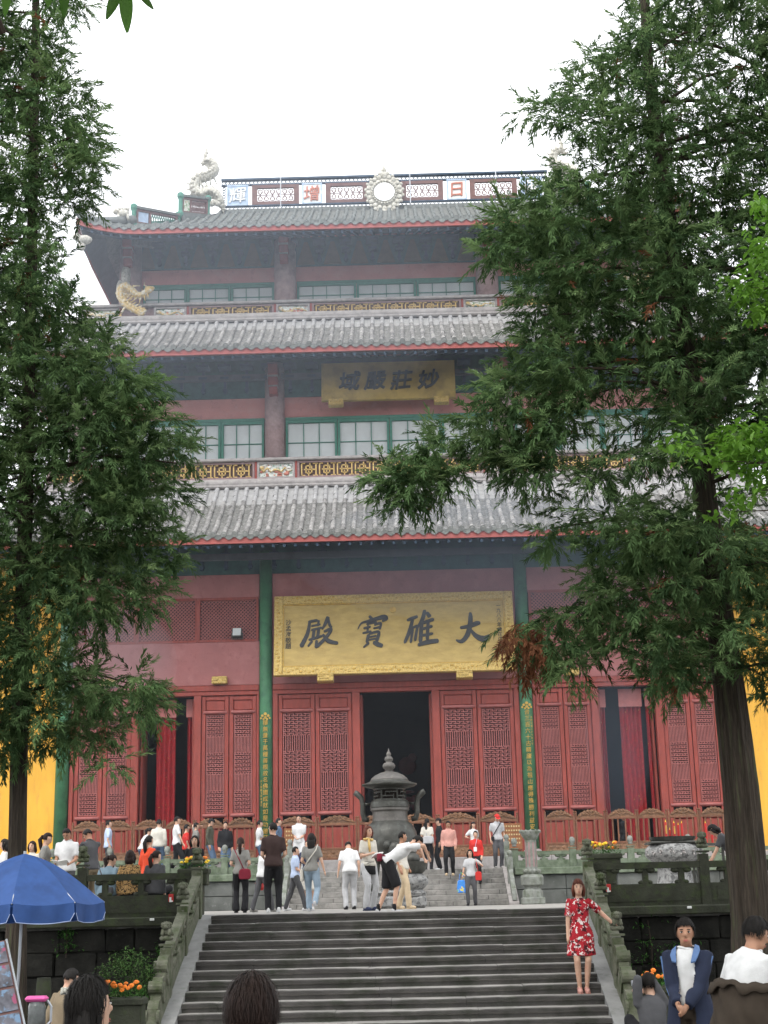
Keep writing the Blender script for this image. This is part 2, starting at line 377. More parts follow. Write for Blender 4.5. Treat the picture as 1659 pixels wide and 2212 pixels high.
for s_ in (-1, 1):
    b = MB(); b.prism([(20.95, 0), (26.05, 0), (26.05, T1+.015), (25.98, T1+.015), (21.05, -.03+.10)], s_*3.08, s_*3.52, 'X')
    o = b.build('cheek_slab', 'cheek', st); o.location = (0, -23.6, 0)
# stair balustrades
for s_, nm in ((-1, 'left'), (1, 'right')):
    side = 'left of the stairs, below the umbrella side' if s_ < 0 else ''
    lab = 'sloping mossy stair balustrade with lion posts ' + ('beside the leafy shrub' if s_ < 0 else 'beside the woman in red dress')
    root = balustrade('stair_balustrade', lab, (s_*3.36, 25.86, T1), (s_*3.36, 22.68, T1-.372*3.18), 2, H=.70, top=.86, group='balustrades flanking the lower stairs')
    # end scroll with drum stone
    b = MB(); zb = .56-.0; oy = (25.86+22.68)/2; oz = T1-.372*1.59
    poly = [(22.60, .42), (22.60, 1.22), (22.40, 1.20), (22.25, 1.12), (22.18, 1.0), (22.12, .93), (21.98, .93), (21.86, .87), (21.80, .76), (21.76, .64), (21.62, .62), (21.52, .53), (21.50, .42), (21.42, .30), (21.25, .18), (21.2, .08), (21.3, .05)]
    b.prism([(y-oy, z-oz) for y, z in poly], -.075, .075, 'X')
    for (y, z, r_) in ((21.98, .72, .16), (22.34, .95, .17), (21.55, .40, .12)):
        for xx in (-.085, .085): b.tube([(xx-.02, y-oy, z-oz), (xx+.02, y-oy, z-oz)], [r_, r_*.9], 14)
    b.tube([(-.10, 21.80-oy, .80-oz), (.10, 21.80-oy, .80-oz)], .09, 12); b.tube([(-.10, 22.22-oy, 1.06-oz), (.10, 22.22-oy, 1.06-oz)], .09, 12)
    b.build('end_scroll', 'mossstone', root)
# terrace balustrades and retaining walls
balustrade('terrace_balustrade', 'dark mossy terrace balustrade behind the blue umbrella', (-3.36, 26.2, T1), (-9.5, 26.2, T1), 3, first=False, matn='mossdark', group='balustrades along the lower terrace edge')
balustrade('terrace_balustrade', 'dark mossy terrace balustrade in front of the round stone bowl', (3.36, 26.2, T1), (9.5, 26.2, T1), 3, first=False, matn='mossdark', group='balustrades along the lower terrace edge')
for s_ in (-1, 1):
    rw = thing('retaining_wall', 'black damp stone retaining wall ' + ('behind the orange flowers and bush at the stair foot' if s_ < 0 else 'behind the man in the blue jacket'), 'wall', (s_*8, 26, 0))
    b = MB(); b.box((s_*4.0, .15, .77), (16.9, .2, 1.54)); b.build('wall_core', 'darkwall', rw)
    b = MB(); b.box((s_*4.0, -.02, 1.665), (16.9, .5, .15), bev=.02); b.build('coping', 'mossdark', rw)
    rr = random.Random(3+s_); z = .0
    for row in range(4):
        h = (1.56-z)/(4-row); x = -4.55
        while x < 6.2:
            wd = rr.uniform(.45, 1.1); d_ = .12+rr.uniform(0, .05)
            b = MB(); b.box((0, 0, 0), (wd-.012, d_, h-.012), bev=.025); mmv = b.v
            b.v = [(vx+rr.uniform(-.015, .015), vy+rr.uniform(-.02, .02), vz+rr.uniform(-.012, .012)) for vx, vy, vz in mmv]
            b.build('stone', 'darkwall', rw, (s_*(x+wd/2), .06-d_/2+.06, z+h/2)); x += wd
        z += h
    b = MB()
    for lx in ((-2.98, .12) if s_ > 0 else (-3.9,)):
        b.box((s_*0+lx if s_ > 0 else -lx, -.285, 1.70), (.075, .035, .04), bev=.006)
    o = b.build('ledge_lamp', 'whitepaint', rw)
# second staircase, upper terrace wall and its balustrades
s2 = thing('upper_staircase', 'grey stone staircase rising to the temple terrace behind the censer', 'staircase', (0, 43.1, T1))
N2 = 7; R2 = (U2-T1)/N2
for i in range(N2):
    b = MB(); b.box((0, 41.9+i*.36+.2-43.1, (i+.5)*R2), (6.1, .42, R2), bev=.012); b.build('step', 'steptwo', s2)
    for k in range(6):
        b = MB(); b.box((-2.5+k+.17*((i*7+k*3) % 5-2), 41.9+i*.36-.012-43.1, (i+.45)*R2), (.012, .004, R2*.7)); b.build('joint', 'darkwall', s2)
for s_ in (-1, 1):
    b = MB(); b.prism([(41.75-43.1, 0), (44.45-43.1, 0), (44.45-43.1, U2-T1+.06), (44.3-43.1, U2-T1+.06), (41.75-43.1, .06)], s_*3.05, s_*3.32, 'X'); b.build('cheek_slab', 'capstone', s2)
    rl = thing('stair_rail', 'small grey scroll rail on the upper stairs ' + ('beside the stone pillar lamp' if s_ > 0 else 'behind the tall man in brown'), 'balustrade', (s_*3.2, 43, T1))
    b = MB(); b.prism([(-1.2, .12), (-1.15, .30), (-1.0, .42), (-.85, .48), (-.6, .72), (-.2, .9), (.9, 1.34), (1.3, 1.5), (1.3, 1.36), (.9, 1.16), (0, .78), (-.6, .40), (-.9, .20), (-1.05, .12)], -.06, .06, 'X'); b.build('handrail', 'greystone', rl)
    b = MB(); b.prism([(-1.0, .15), (1.3, 1.08), (1.3, 1.30), (-.2, .74), (-.8, .36)], -.035, .035, 'X'); b.build('panel', 'greystone', rl)
    for yy, zz in ((1.3, 1.04), (.1, .55)):
        b = MB(); b.box((0, yy, zz+.38), (.16, .16, .76), bev=.01); po = b.build('post', 'greystone', rl); inst('carved_cap', LOTUS, po, (0, yy, zz+.76), None, (.9, .9, .8))
    tw = thing('terrace_wall', 'grey stone wall under the upper terrace balustrade ' + ('near the stone pillar lamp' if s_ > 0 else 'behind the woman with the ponytail and shoulder bag'), 'wall', (s_*10, 44.35, T1))
    for row in range(2):
        for k in range(9):
            wd = 1.5; b = MB(); b.box((0, 0, 0), (wd-.012, .18, .40-.01), bev=.008)
            b.build('stone', 'terracewall', tw, (s_*(3.4+.75+k*wd-10+(.0 if row else .0)), 0, .2+row*.41))
    b = MB(); b.box((s_*0.2, -.02, .93), (13.6, .34, .20), bev=.02); b.build('coping', 'greenstone', tw)
    balustrade('terrace_balustrade', 'low green stone balustrade on the upper terrace ' + ('right of the censer' if s_ > 0 else 'left of the censer'), (s_*3.45, 44.62, U2-.05), (s_*15.5, 44.62, U2-.05), 7, H=.52, top=.66, matn='greenstone', pw=.2, cap=LOTUS, group='balustrades along the upper terrace edge')
# temple plinth
pl = thing('temple_plinth', 'grey stone plinth step carrying the temple front', 'plinth', (0, 48.6, U2))
for k in range(-10, 10):
    b = MB(); b.box((k*1.6+.8, .1, .21), (1.588, 2.8, .42), bev=.012); b.build('stone', 'capstone', pl)
# ------------------------------------------------------------------ the temple hall
hall = thing('temple_hall', 'tall red three-tiered temple hall with grey tiled roofs and gilded signs', 'temple', (0, 50, PL))
HO = Vector((0, -50, -PL))         # world -> hall coordinates
def hp(mbb, name, mats, parent=None, smooth=False):
    """build a mesh given in world coordinates as a part (or sub-part) of the hall"""
    mbb.v = [(x, y-50, z-PL) for x, y, z in mbb.v]
    return mbb.build(name, mats, parent or hall, smooth=smooth)
W0 = lambda x, y, z: (x, y-50, z-PL)
TILE_R, TILE_L = .085, .46
def tile_mesh(name, matn, r=TILE_R, L=TILE_L):
    b = MB(); vs = []; n = 7
    for y, rr in ((0, r), (L+.03, r*.86)):
        for k in range(n): a = PI*k/(n-1); vs.append((rr*math.cos(a), y, rr*math.sin(a)))
    fs = [(k, k+1, n+k+1, n+k) for k in range(n-1)]+[tuple(range(n))]
    b.add(vs, fs); return b.mesh(name, matn, False)
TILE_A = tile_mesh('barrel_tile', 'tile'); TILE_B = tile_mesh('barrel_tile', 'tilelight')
def roof_fn(yE, zE, yT, zT, hw, hwT, sag, lift, liftw):
    def f(x, t):
        up = max(0, (abs(x)-(hw-liftw))/liftw)
        return Vector((x, yE+(yT-yE)*t-lift*.35*up**2*(1-t), zE+(zT-zE)*(t-sag*t*(1-t))+lift*up**2.2*(1-t)**1.5))
    return f
def make_roof(tier, yE, zE, yT, zT, hw, hwT, sp, sag=.22, lift=.5, liftw=3.0, light_from=1.1, mats=('tile', 'tilelight', 'tiledeck', 'tiledecklight'), parts=None, yBack=64, edge='tiledark'):
    f = roof_fn(yE, zE, yT, zT, hw, hwT, sag, lift, liftw)
    rf = tag(put(bpy.data.objects.new('roof', None), hall), None); rf['label'] = tier
    rf.empty_display_size = .1
    slope_len = math.hypot(yT-yE, zT-zE); NT = int(round(slope_len/TILE_L))
    n = int(hw*2/sp); xs = [(-n/2+k)*sp for k in range(n+1)]
    tmax = lambda x: 1 if abs(x) <= hwT else max(0, (hw-abs(x))/(hw-hwT))
    A, B = MB(), MB(); disc = MB(); count = 0
    for x in xs:
        tm = tmax(x)
        for j in range(NT):
            t0, t1 = j/NT, (j+1)/NT
            if t0 > tm-.02: break
            p, q = f(x, t0), f(x, min(t1, 1)); d = q-p; ang = math.atan2(d.z, d.y); p.z += .015
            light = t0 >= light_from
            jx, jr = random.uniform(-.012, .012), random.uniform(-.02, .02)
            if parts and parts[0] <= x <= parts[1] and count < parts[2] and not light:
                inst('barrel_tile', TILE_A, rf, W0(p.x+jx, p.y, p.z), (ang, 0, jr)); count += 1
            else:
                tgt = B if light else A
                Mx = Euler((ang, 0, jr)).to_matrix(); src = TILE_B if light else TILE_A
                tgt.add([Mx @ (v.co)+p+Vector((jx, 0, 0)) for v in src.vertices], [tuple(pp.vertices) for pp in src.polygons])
    if A.v: tag(hp(A, 'barrel_tiles', mats[0], rf), kind='stuff')
    if B.v: tag(hp(B, 'barrel_tiles', mats[1], rf), kind='stuff')
    # pan-tile deck with troughs
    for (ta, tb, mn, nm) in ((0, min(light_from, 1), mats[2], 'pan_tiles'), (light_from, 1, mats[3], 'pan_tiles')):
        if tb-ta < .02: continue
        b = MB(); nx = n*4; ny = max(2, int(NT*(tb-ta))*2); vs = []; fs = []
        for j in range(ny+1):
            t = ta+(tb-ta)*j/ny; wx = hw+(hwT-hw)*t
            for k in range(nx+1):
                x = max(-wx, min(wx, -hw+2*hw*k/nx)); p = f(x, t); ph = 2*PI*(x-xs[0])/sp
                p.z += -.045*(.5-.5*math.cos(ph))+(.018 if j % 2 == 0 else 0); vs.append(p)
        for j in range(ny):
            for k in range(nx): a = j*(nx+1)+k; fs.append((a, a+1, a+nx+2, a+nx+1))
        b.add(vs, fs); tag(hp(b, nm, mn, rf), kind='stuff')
    # eave: round end tiles, pointed drip tiles, red fascia
    e = MB(); dr = MB()
    for i, x in enumerate(xs):
        p = f(x, 0); e.tube([p+Vector((0, -.03, .045)), p+Vector((0, .05, .045))], .10, 10)
        if i < len(xs)-1:
            q = f(x+sp, 0); mlo = (p+q)/2; h = .15
            dr.add([p+Vector((.0, -.012, .03)), q+Vector((0, -.012, .03)), q+Vector((0, -.012, -.03)), mlo+Vector((sp*.18, -.03, -h+.03)), mlo+Vector((0, -.035, -h)), mlo+Vector((-sp*.18, -.03, -h+.03)), p+Vector((0, -.012, -.03))], [(0, 6, 5, 4, 3, 2, 1)])
    tag(hp(e, 'end_tiles', edge, rf), kind='stuff'); tag(hp(dr, 'drip_tiles', edge, rf), kind='stuff')
    fa = MB(); so = MB(); nx = 80
    for (b, prof) in ((fa, [(.02, -.02), (.02, -.26), (.09, -.26), (.09, -.02)]),):
        vs = []; fs = []
        for k in range(nx+1):
            p = f(-hw+2*hw*k/nx, 0)
            for (yy, zz) in prof: vs.append(p+Vector((0, yy, zz)))
        for k in range(nx):
            for j in range(4): fs.append((k*4+j, k*4+(j+1) % 4, (k+1)*4+(j+1) % 4, (k+1)*4+j))
        b.add(vs, fs+[(0, 1, 2, 3), (nx*4+3, nx*4+2, nx*4+1, nx*4)])
    hp(fa, 'fascia', 'fascia', rf)
    # side and back slopes
    for s_ in (-1, 1):
        b = MB(); vs = []; ny = 10; nt_ = 6
        for j in range(nt_+1):
            t = j/nt_
            for k in range(ny+1):
                u = k/ny; ya = yE+(yT-yE)*t; yb = yBack-(yT-yE)*t; up = max(abs(2*u-1)-.6, 0)/.4
                z = zE+(zT-zE)*(t-sag*t*(1-t))+lift*up**2.2*(1-t)**1.5
                vs.append((s_*(hw+(hwT-hw)*t), ya+(yb-ya)*u, z))
        fs = [(j*(ny+1)+k, j*(ny+1)+k+1, (j+1)*(ny+1)+k+1, (j+1)*(ny+1)+k) for j in range(nt_) for k in range(ny)]
        b.add(vs, fs); hp(b, 'side_slope', edge, rf)
        b = MB(); vs2 = []
        for k in range(ny+1):
            u = k/ny; up = max(abs(2*u-1)-.6, 0)/.4; y = yE+(yBack-yE)*u; z = zE+lift*up**2.2
            vs2 += [(s_*(hw+.02), y, z+.05), (s_*(hw+.02), y, z-.33), (s_*(hw-.06), y, z-.33)]
        b.add(vs2, [(k*3+i, k*3+i+1, (k+1)*3+i+1, (k+1)*3+i) for k in range(ny) for i in range(2)]); hp(b, 'side_fascia', 'fascia', rf)
    b = MB(); p0, p1 = f(-hw, 0), f(hw, 0)
    b.add([(-hw, yBack, zE), (hw, yBack, zE), (hwT, yBack-(yT-yE), zT), (-hwT, yBack-(yT-yE), zT)], [(0, 1, 2, 3)]); hp(b, 'back_slope', edge, rf)
    return f, rf
def soffit(f, hw, yE, yW, zW, wallhw, yB, zE):
    b = MB(); nx = 60; vs = []
    for k in range(nx+1):
        x = -hw+2*hw*k/nx; p = f(x, 0); xi = x*wallhw/hw
        vs += [p+Vector((0, .08, -.30)), Vector((xi, yW, zW))]
    b.add(vs, [(k*2, k*2+1, k*2+3, k*2+2) for k in range(nx)])
    for s_ in (-1, 1): b.add([(s_*hw, yE, zE-.3), (s_*wallhw, yW, zW), (s_*wallhw, yB-(yW-yE), zW), (s_*hw, yB, zE-.3)], [(0, 1, 2, 3)])
    hp(b, 'soffit', 'soffit')
    b = MB(); x = -hw+.2
    while x < hw:
        p = f(x, 0); b.bar((x, p.y+.12, p.z-.34), (x*wallhw/hw, yW, zW-.05), .09, .10); x += .36
    tag(hp(b, 'rafters', 'bracketblue'), kind='stuff')
# roofs ---------------------------------------------------------------
f1, rf1 = make_roof('lowest and broadest roof tier with weathered grey barrel tiles', 46.5, 13.62, 50.45, 16.40, 15.6, 12.6, .355, light_from=.70, parts=(-7.3, 5.6, 300), yBack=67.5)
f2, rf2 = make_roof('middle roof tier below the upper carved balcony', 48.5, 21.03, 51.95, 23.42, 13.6, 11.0, .37, light_from=.76, yBack=65.5, lift=.45)
f3, rf3 = make_roof('topmost dark roof tier with upturned corners', 49.9, 26.45, 57.0, 30.55, 11.5, 6.9, .36, sag=.20, lift=.42, liftw=2.6, mats=('tilegreen', 'tilegreen', 'tiledark', 'tiledark'), yBack=64.1, edge='tilegreen')
soffit(f1, 15.6, 46.5, 50.2, 14.7, 14.5, 67.5, 13.62); soffit(f2, 13.6, 48.5, 52.2, 22.0, 11.8, 65.5, 21.03); soffit(f3, 11.5, 49.9, 53.7, 27.75, 10.3, 64.1, 26.45)
# walls ---------------------------------------------------------------
def wbox(name, x0, x1, y0, y1, z0, z1, matn, parent=None, bev=0):
    b = MB(); b.box(((x0+x1)/2, (y0+y1)/2, (z0+z1)/2), (x1-x0, y1-y0, z1-z0), bev=bev); return hp(b, name, matn, parent)
COLX = (-11.38, -4.45, 4.45, 11.38)
# ground floor: wall above the doors, jambs, side bays in yellow plaster
for (a, b_) in ((-11.13, -4.68), (-4.22, 4.22), (4.68, 11.13)):
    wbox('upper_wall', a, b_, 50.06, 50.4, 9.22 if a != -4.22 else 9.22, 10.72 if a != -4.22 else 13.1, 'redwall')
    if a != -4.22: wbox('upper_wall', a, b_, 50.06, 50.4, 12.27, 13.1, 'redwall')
    wbox('lintel', a, b_, 49.97, 50.36, 9.0, 9.20, 'redwood', bev=.02)
    wbox('door_head', a, b_, 50.0, 50.3, 8.86, 8.99, 'redwood', bev=.01)
for s_ in (-1, 1):
    wbox('side_wall', min(s_*11.6, s_*15.2), max(s_*11.6, s_*15.2), 50.0, 50.35, PL-.4, 14.6, 'yellowwall')
    wbox('flank_wall', min(s_*14.9, s_*15.2), max(s_*14.9, s_*15.2), 50.36, 64, PL-.4, 14.6, 'yellowwall')
wbox('back_wall', -15.2, 15.2, 63.8, 64.1, PL-.4, 14.6, 'yellowwall')
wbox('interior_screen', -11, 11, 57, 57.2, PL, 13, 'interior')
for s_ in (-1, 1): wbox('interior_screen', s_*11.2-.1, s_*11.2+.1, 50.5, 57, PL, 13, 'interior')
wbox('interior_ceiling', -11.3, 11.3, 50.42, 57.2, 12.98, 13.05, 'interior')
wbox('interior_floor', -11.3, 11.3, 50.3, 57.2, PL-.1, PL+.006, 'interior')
# upper blocks
wbox('bracket_wall', -15.2, 15.2, 50.22, 50.5, 13.1, 14.9, 'bracketblue')
wbox('storey_body', -12.0, 12.0, 52.15, 62.2, 15.5, 22.2, 'redwall_lit')
wbox('storey_body', -10.1, 10.1, 53.62, 60.4, 22.2, 28.0, 'redwall_lit')
wbox('roof_floor', -12.6, 12.6, 50.5, 64, 14.9, 15.4, 'soffit')
# green columns of the ground floor with couplets
ctexts = {-4.45: '積無量千萬種善根故名佛國成就如是功德莊嚴', 4.45: '合三百六十古精廬以為祖山應得殊勝利益安樂'}
for x in COLX:
    b = MB(); b.tube([(x, 50.02, PL), (x, 50.02, 13.9)], [.225, .215], 20); c = hp(b, 'column', 'greenpaint', smooth=True)
    b = MB(); b.lathe([(.34, 0), (.36, .08), (.30, .2), (.25, .26)], (x, 50.02, PL), 20); hp(b, 'column_base', 'capstone', c)
    if x in ctexts:
        z = 7.86 if x < 0 else 8.02; step = .212
        b = MB(); 
        for dx_, dz_, r_ in ((0, .30, .055), (-.10, .24, .045), (.10, .24, .045), (-.15, .16, .035), (.15, .16, .035), (0, .18, .05), (-.06, .12, .035), (.06, .12, .035)):
            b.tube([(x+dx_, 49.80, z+dz_), (x+dx_, 49.775, z+dz_)], r_, 8)
        hp(b, 'lotus_emblem', 'gold', c)
        for k, ch in enumerate(ctexts[x]):
            inst('character', text_mesh(ch, .185, .02, .003, 0, 'gold'), c, W0(x+.0, 49.785, z-k*step))
        small = '中華民國三十六年十月' if x > 0 else '弟子敬獻壬辰年重修'
        for k, ch in enumerate(small):
            inst('small_character', text_mesh(ch, .085, .01, .0, 0, 'gold'), c, W0(x+(.135 if x > 0 else -.135), 49.835, (z-.18 if x > 0 else z-1.95)-k*.10))
# trellis windows above the side doors
def trellis_mesh(w_, h_, sp=.125):
    b = MB(); n = int((w_+h_)/sp)
    for k in range(1, n):
        c = k*sp
        for s_ in (1, -1):
            x0, z0 = (c, 0) if c <= w_ else (w_, c-w_); x1, z1 = (0, c) if c <= h_ else (c-h_, h_)
            if s_ < 0: x0, x1 = w_-x0, w_-x1
            if math.hypot(x1-x0, z1-z0) < .03: continue
            b.bar((x0-w_/2, .0 if s_ > 0 else .02, z0-h_/2), (x1-w_/2, .0 if s_ > 0 else .02, z1-h_/2), .03, .03)
    return b.mesh('trellis', 'redlattice')
TRM = trellis_mesh(1.93, 1.42)
for s_ in (-1, 1):
    for k in range(3):
        xa = 4.72+k*2.13; cx = s_*(xa+1.05)
        t = tag(put(bpy.data.objects.new('trellis_window', None), hall, W0(cx, 50.1, 11.5))); t.empty_display_size = .1
        inst('trellis', TRM, t)
        b = MB()
        for (px, pz, dx_, dz_) in ((0, .74, 2.12, .09), (0, -.74, 2.12, .09), (-1.02, 0, .09, 1.40), (1.02, 0, .09, 1.40)): b.box((px, 0, pz), (dx_, .14, dz_))
        b.build('frame', 'redwood', t)
        b = MB(); b.box((0, .10, 0), (2.1, .02, 1.5)); b.build('backing', 'latticeback', t)
# door leaves ---------------------------------------------------------
def fret_mesh(name, w_, h_, nx, ny, matn, th=.026, dep=.03):
    b = MB(); dx, dz = w_/nx, h_/ny
    H = lambda i0, i1, j: b.box((-w_/2+(i0+i1)/2*dx, 0, -h_/2+j*dz), ((i1-i0)*dx+th, dep, th))
    V = lambda i, j0, j1: b.box((-w_/2+i*dx, .003, -h_/2+(j0+j1)/2*dz), (th, dep, (j1-j0)*dz))
    for j in range(ny+1):
        o = (2*j) % 4
        i = -o
        while i < nx:
            a, e = max(0, i), min(nx, i+3)
            if e-a >= 1: H(a, e, j)
            if j < ny:
                for vx in (i+1, i+3):
                    if 0 <= vx <= nx and (vx+j) % 2: V(vx, j, j+1)
            i += 4
        if j < ny: V(0, j, j+1); V(nx, j, j+1)
    return b.mesh(name, matn)
def bars_mesh(w_, h_, n, matn, th=.026):
    b = MB()
    for k in range(n+1): b.box((-w_/2+w_*k/n, 0, 0), (th, .03, h_))
    return b.mesh('vertical_bars', matn)
def door_leaf(x0, x1, y=50.12, rz=0):
    w_ = x1-x0; cx = (x0+x1)/2; iw = w_-.30
    t = put(bpy.data.objects.new('door_leaf', None), hall, W0(cx, y, PL), (0, 0, rz)); t.empty_display_size = .1
    b = MB()
    for s_ in (-1, 1): b.box((s_*(w_/2-.07), 0, 2.82), (.135, .11, 5.60), bev=.012)
    for z, h_ in ((5.55, .14), (5.06, .12), (1.60, .14), (1.22, .12), (.1, .2)): b.box((0, 0, z), (w_-.275, .10, h_), bev=.012)
    b.build('frame', 'redwood', t)
    b = MB(); b.box((0, .02, 5.305), (iw+.02, .05, .36), bev=.03); b.build('top_panel', 'redwood', t)
    b = MB(); b.box((0, .02, .68), (iw+.02, .05, .94), bev=.03); b.build('bottom_panel', 'redwood', t)
    b = MB(); b.tube([(-w_/2+.06, -.05, 5.07), (w_/2-.06, -.05, 5.07)], .055, 8); b.tube([(-w_/2+.06, -.05, 1.60), (w_/2-.06, -.05, 1.60)], .055, 8); b.build('moulding', 'redlattice', t, smooth=True)
    b = MB(); b.box((0, .07, 3.33), (iw+.02, .01, 3.36)); b.build('backing', 'latticeback', t)
    key = round(iw, 2)
    if key not in FR: FR[key] = (fret_mesh('fret', iw-.04, .72, 13, 11, 'redlattice'), bars_mesh(iw-.04, .54, 12, 'redlattice'))
    for z in (4.60, 3.33, 2.06): inst('fret', FR[key][0], t, (0, .0, z))
    for z in (3.965, 2.695): inst('bars', FR[key][1], t, (0, .0, z))
FR = {}
for (a, b_) in ((-4.03, -2.78), (-2.76, -1.51), (1.51, 2.76), (2.78, 4.03), (-10.98, -10.03), (-10.01, -9.06), (-6.66, -5.73), (-5.71, -4.78), (4.78, 5.71), (5.73, 6.66), (9.1, 10.03), (10.05, 10.98)):
    door_leaf(a, b_)
for x0, x1 in ((-4.22, -4.04), (-1.50, -1.23), (1.23, 1.50), (4.04, 4.22), (-11.13, -10.99), (-9.05, -8.80), (-6.92, -6.67), (-4.77, -4.68), (4.68, 4.77), (6.67, 6.92), (8.85, 9.09), (10.99, 11.13)):
    wbox('door_jamb', x0, x1, 50.0, 50.3, PL, 8.86, 'redwood', bev=.015)
# open leaves folded back into the hall beside the side doorways
for x in (-8.75, -6.98, 6.98, 8.78, -1.19, 1.19):
    b = MB(); b.box((x, 50.85, 6.0), (.08, 1.0, 5.6), bev=.01); hp(b, 'open_leaf', 'redwood')
wbox('threshold', -11.13, 11.13, 49.98, 50.3, PL-.02, PL+.14, 'fencewood')
# curtains inside the side doorways
def curtain(x0, x1, z0, z1, folds):
    b = MB(); n = folds*8; vs = []; nz = 12
    for j in range(nz+1):
        for k in range(n+1):
            u = k/n; vs.append((x0+(x1-x0)*u, 50.62+.07*math.sin(u*folds*2*PI)+.012*math.sin(j*1.3+k), z0+(z1-z0)*j/nz))
    b.add(vs, [(j*(n+1)+k, j*(n+1)+k+1, (j+1)*(n+1)+k+1, (j+1)*(n+1)+k) for j in range(nz) for k in range(n)])
    c = hp(b, 'curtain', 'curtain', smooth=True)
    b = MB(); b.box(((x0+x1)/2, 50.48, z1-.32), (x1-x0+.05, .03, .62)); hp(b, 'valance', 'redlattice', c)
curtain(-8.28, -7.62, PL+.15, 8.82, 4); curtain(-7.22, -6.98, PL+.15, 8.82, 2)
curtain(7.70, 8.44, PL+.15, 8.82, 5); curtain(7.0, 7.2, PL+.15, 8.82, 2); curtain(8.60, 8.84, PL+.15, 8.82, 2)
# altar glimmer deep in the central doorway
for k, (x, z, w_, h_) in enumerate(((-.55, 6.4, .8, .5), (.35, 6.9, .7, .7), (0, 5.6, 1.6, .3), (.6, 5.5, .4, .6))):
    b = MB(); b.ball((x, 56.6, z), (w_/2, .12, h_/2), 10, 6); b.ball((x+.2, 56.5, z+.3), (w_/4, .1, h_/4), 8, 5); hp(b, 'altar_hanging', 'reddark')
# storeys two and three: windows, columns, friezes, balconies --------
def window(cx, y, z0, z1, w_, nx, ny, h_split=None):
    t = put(bpy.data.objects.new('window', None), hall, W0(cx, y, (z0+z1)/2)); t.empty_display_size = .1
    h_ = z1-z0; b = MB(); fr = .09
    for s_ in (-1, 1):
        b.box((s_*(w_/2-fr/2), 0, 0), (fr, .14, h_)); b.box((0, .005, s_*(h_/2-fr*.6)), (w_-2*fr, .13, fr*1.2))
    b.build('frame', 'greenframe', t)
    iw, ih = w_-2*fr, h_-2.4*fr; m_ = .03; b = MB()
    for k in range(1, nx): b.box((-iw/2+iw*k/nx, .01, 0), (m_, .06, ih))
    rows = [0]+[sum((h_split or [1/ny]*ny)[:k+1]) for k in range(ny)]
    for k in range(1, ny): b.box((0, .016, -ih/2+ih*rows[k]), (iw, .055, m_))
    b.build('muntins', 'greenframe', t)
    for i in range(nx):
        for j in range(ny):
            ph = ih*(rows[j+1]-rows[j]); b = MB(); b.box((0, 0, 0), (iw/nx-.002, .02, ph-.002)); b.build('pane', 'pane', t, (-iw/2+iw*(i+.5)/nx, .045, -ih/2+ih*(rows[j]+rows[j+1])/2), (random.uniform(-.01, .01), 0, random.uniform(-.012, .012)))
C2 = (-11.6, -4.29, 4.29, 11.6); C3 = (-10.1, -3.98, 3.98, 10.1)
for (a, b_, n) in ((-11.2, -4.68, 4), (-3.90, 3.90, 4), (4.68, 11.2, 4)):
    for k in range(n): window(a+(b_-a)*(k+.5)/n, 52.06, 17.45, 19.40, (b_-a)/n-.02, 3, 2, (.56, .44))
    wbox('window_head', a, b_, 52.0, 52.14, 19.41, 19.52, 'greenframe')
for (a, b_, n) in ((-9.62, -4.42, 3), (-3.54, 3.54, 3), (4.42, 9.62, 3)):
    for k in range(n): window(a+(b_-a)*(k+.5)/n, 53.52, 24.2, 25.58, (b_-a)/n-.02, 4 if a == -3.54 else 3, 2, (.66, .34))
    wbox('window_head', a, b_, 53.46, 53.60, 25.59, 25.67, 'greenframe')
for cols, y, z0, z1, r in ((C2, 51.95, 16.7, 21.6, .37), (C3, 53.3, 23.7, 27.3, .43)):
    for x in cols:
        b = MB(); b.tube([(x, y, z0), (x, y, z1)], r, 24); c = hp(b, 'column', 'stonecolumn', smooth=True)
        zb = z1-1.35 if z1 < 25 else z1-1.10
        b = MB(); b.box((x, y-r-.12, zb+.12), (.32, .34, .30), bev=.02); b.box((x, y-r-.16, zb+.46), (.36, .44, .34), bev=.02); b.box((x, y-r-.22, zb+.88), (.36, .62, .42), bev=.02)
        hp(b, 'bracket_arm', 'redwood', c)
        b = MB(); b.box((x, y-r-.17, zb+.285), (.34, .40, .025)); b.box((x, y-r-.2, zb+.655), (.38, .5, .03)); hp(b, 'bracket_stripe', 'capstone', c)
def frieze(y, z0, z1, hw, kites, sp):
    wbox('frieze_board', -hw, hw, y-.06, y+.1, z0, z1, 'bracketgreen')
    b = MB(); k2 = MB(); x = -hw+sp/2
    while x < hw:
        if kites: k2.prism([(x-sp*.34, z0+.04), (x+sp*.34, z0+.04), (x+sp*.07, z0+(z1-z0)*.80), (x-sp*.07, z0+(z1-z0)*.80)], y-.13, y-.065)
        for q in range(3): b.box((x+sp/2, y-.14-.10*q, z0+(z1-z0)*(.18+.27*q)), (.16+.16*q, .16+.2*q, .10), bev=.01)
        b.box((x+sp/2, y-.12, z0+(z1-z0)*.5), (.10, .12, (z1-z0)*.8)); x += sp
    tag(hp(b, 'bracket_sets', 'bracketblue'), kind='stuff')
    if kites: hp(k2, 'painted_kites', 'bracketkite')
frieze(50.18, 13.12, 14.6, 15.2, False, .85); frieze(52.1, 20.36, 21.9, 11.9, False, .82); frieze(53.58, 26.36, 27.6, 10.05, True, 1.06)
for (zz, yy, hw) in ((13.55, 49.75, 15.2), (20.95, 51.78, 11.9)): wbox('eave_beam', -hw, hw, yy-.09, yy+.09, zz, zz+.22, 'soffit')
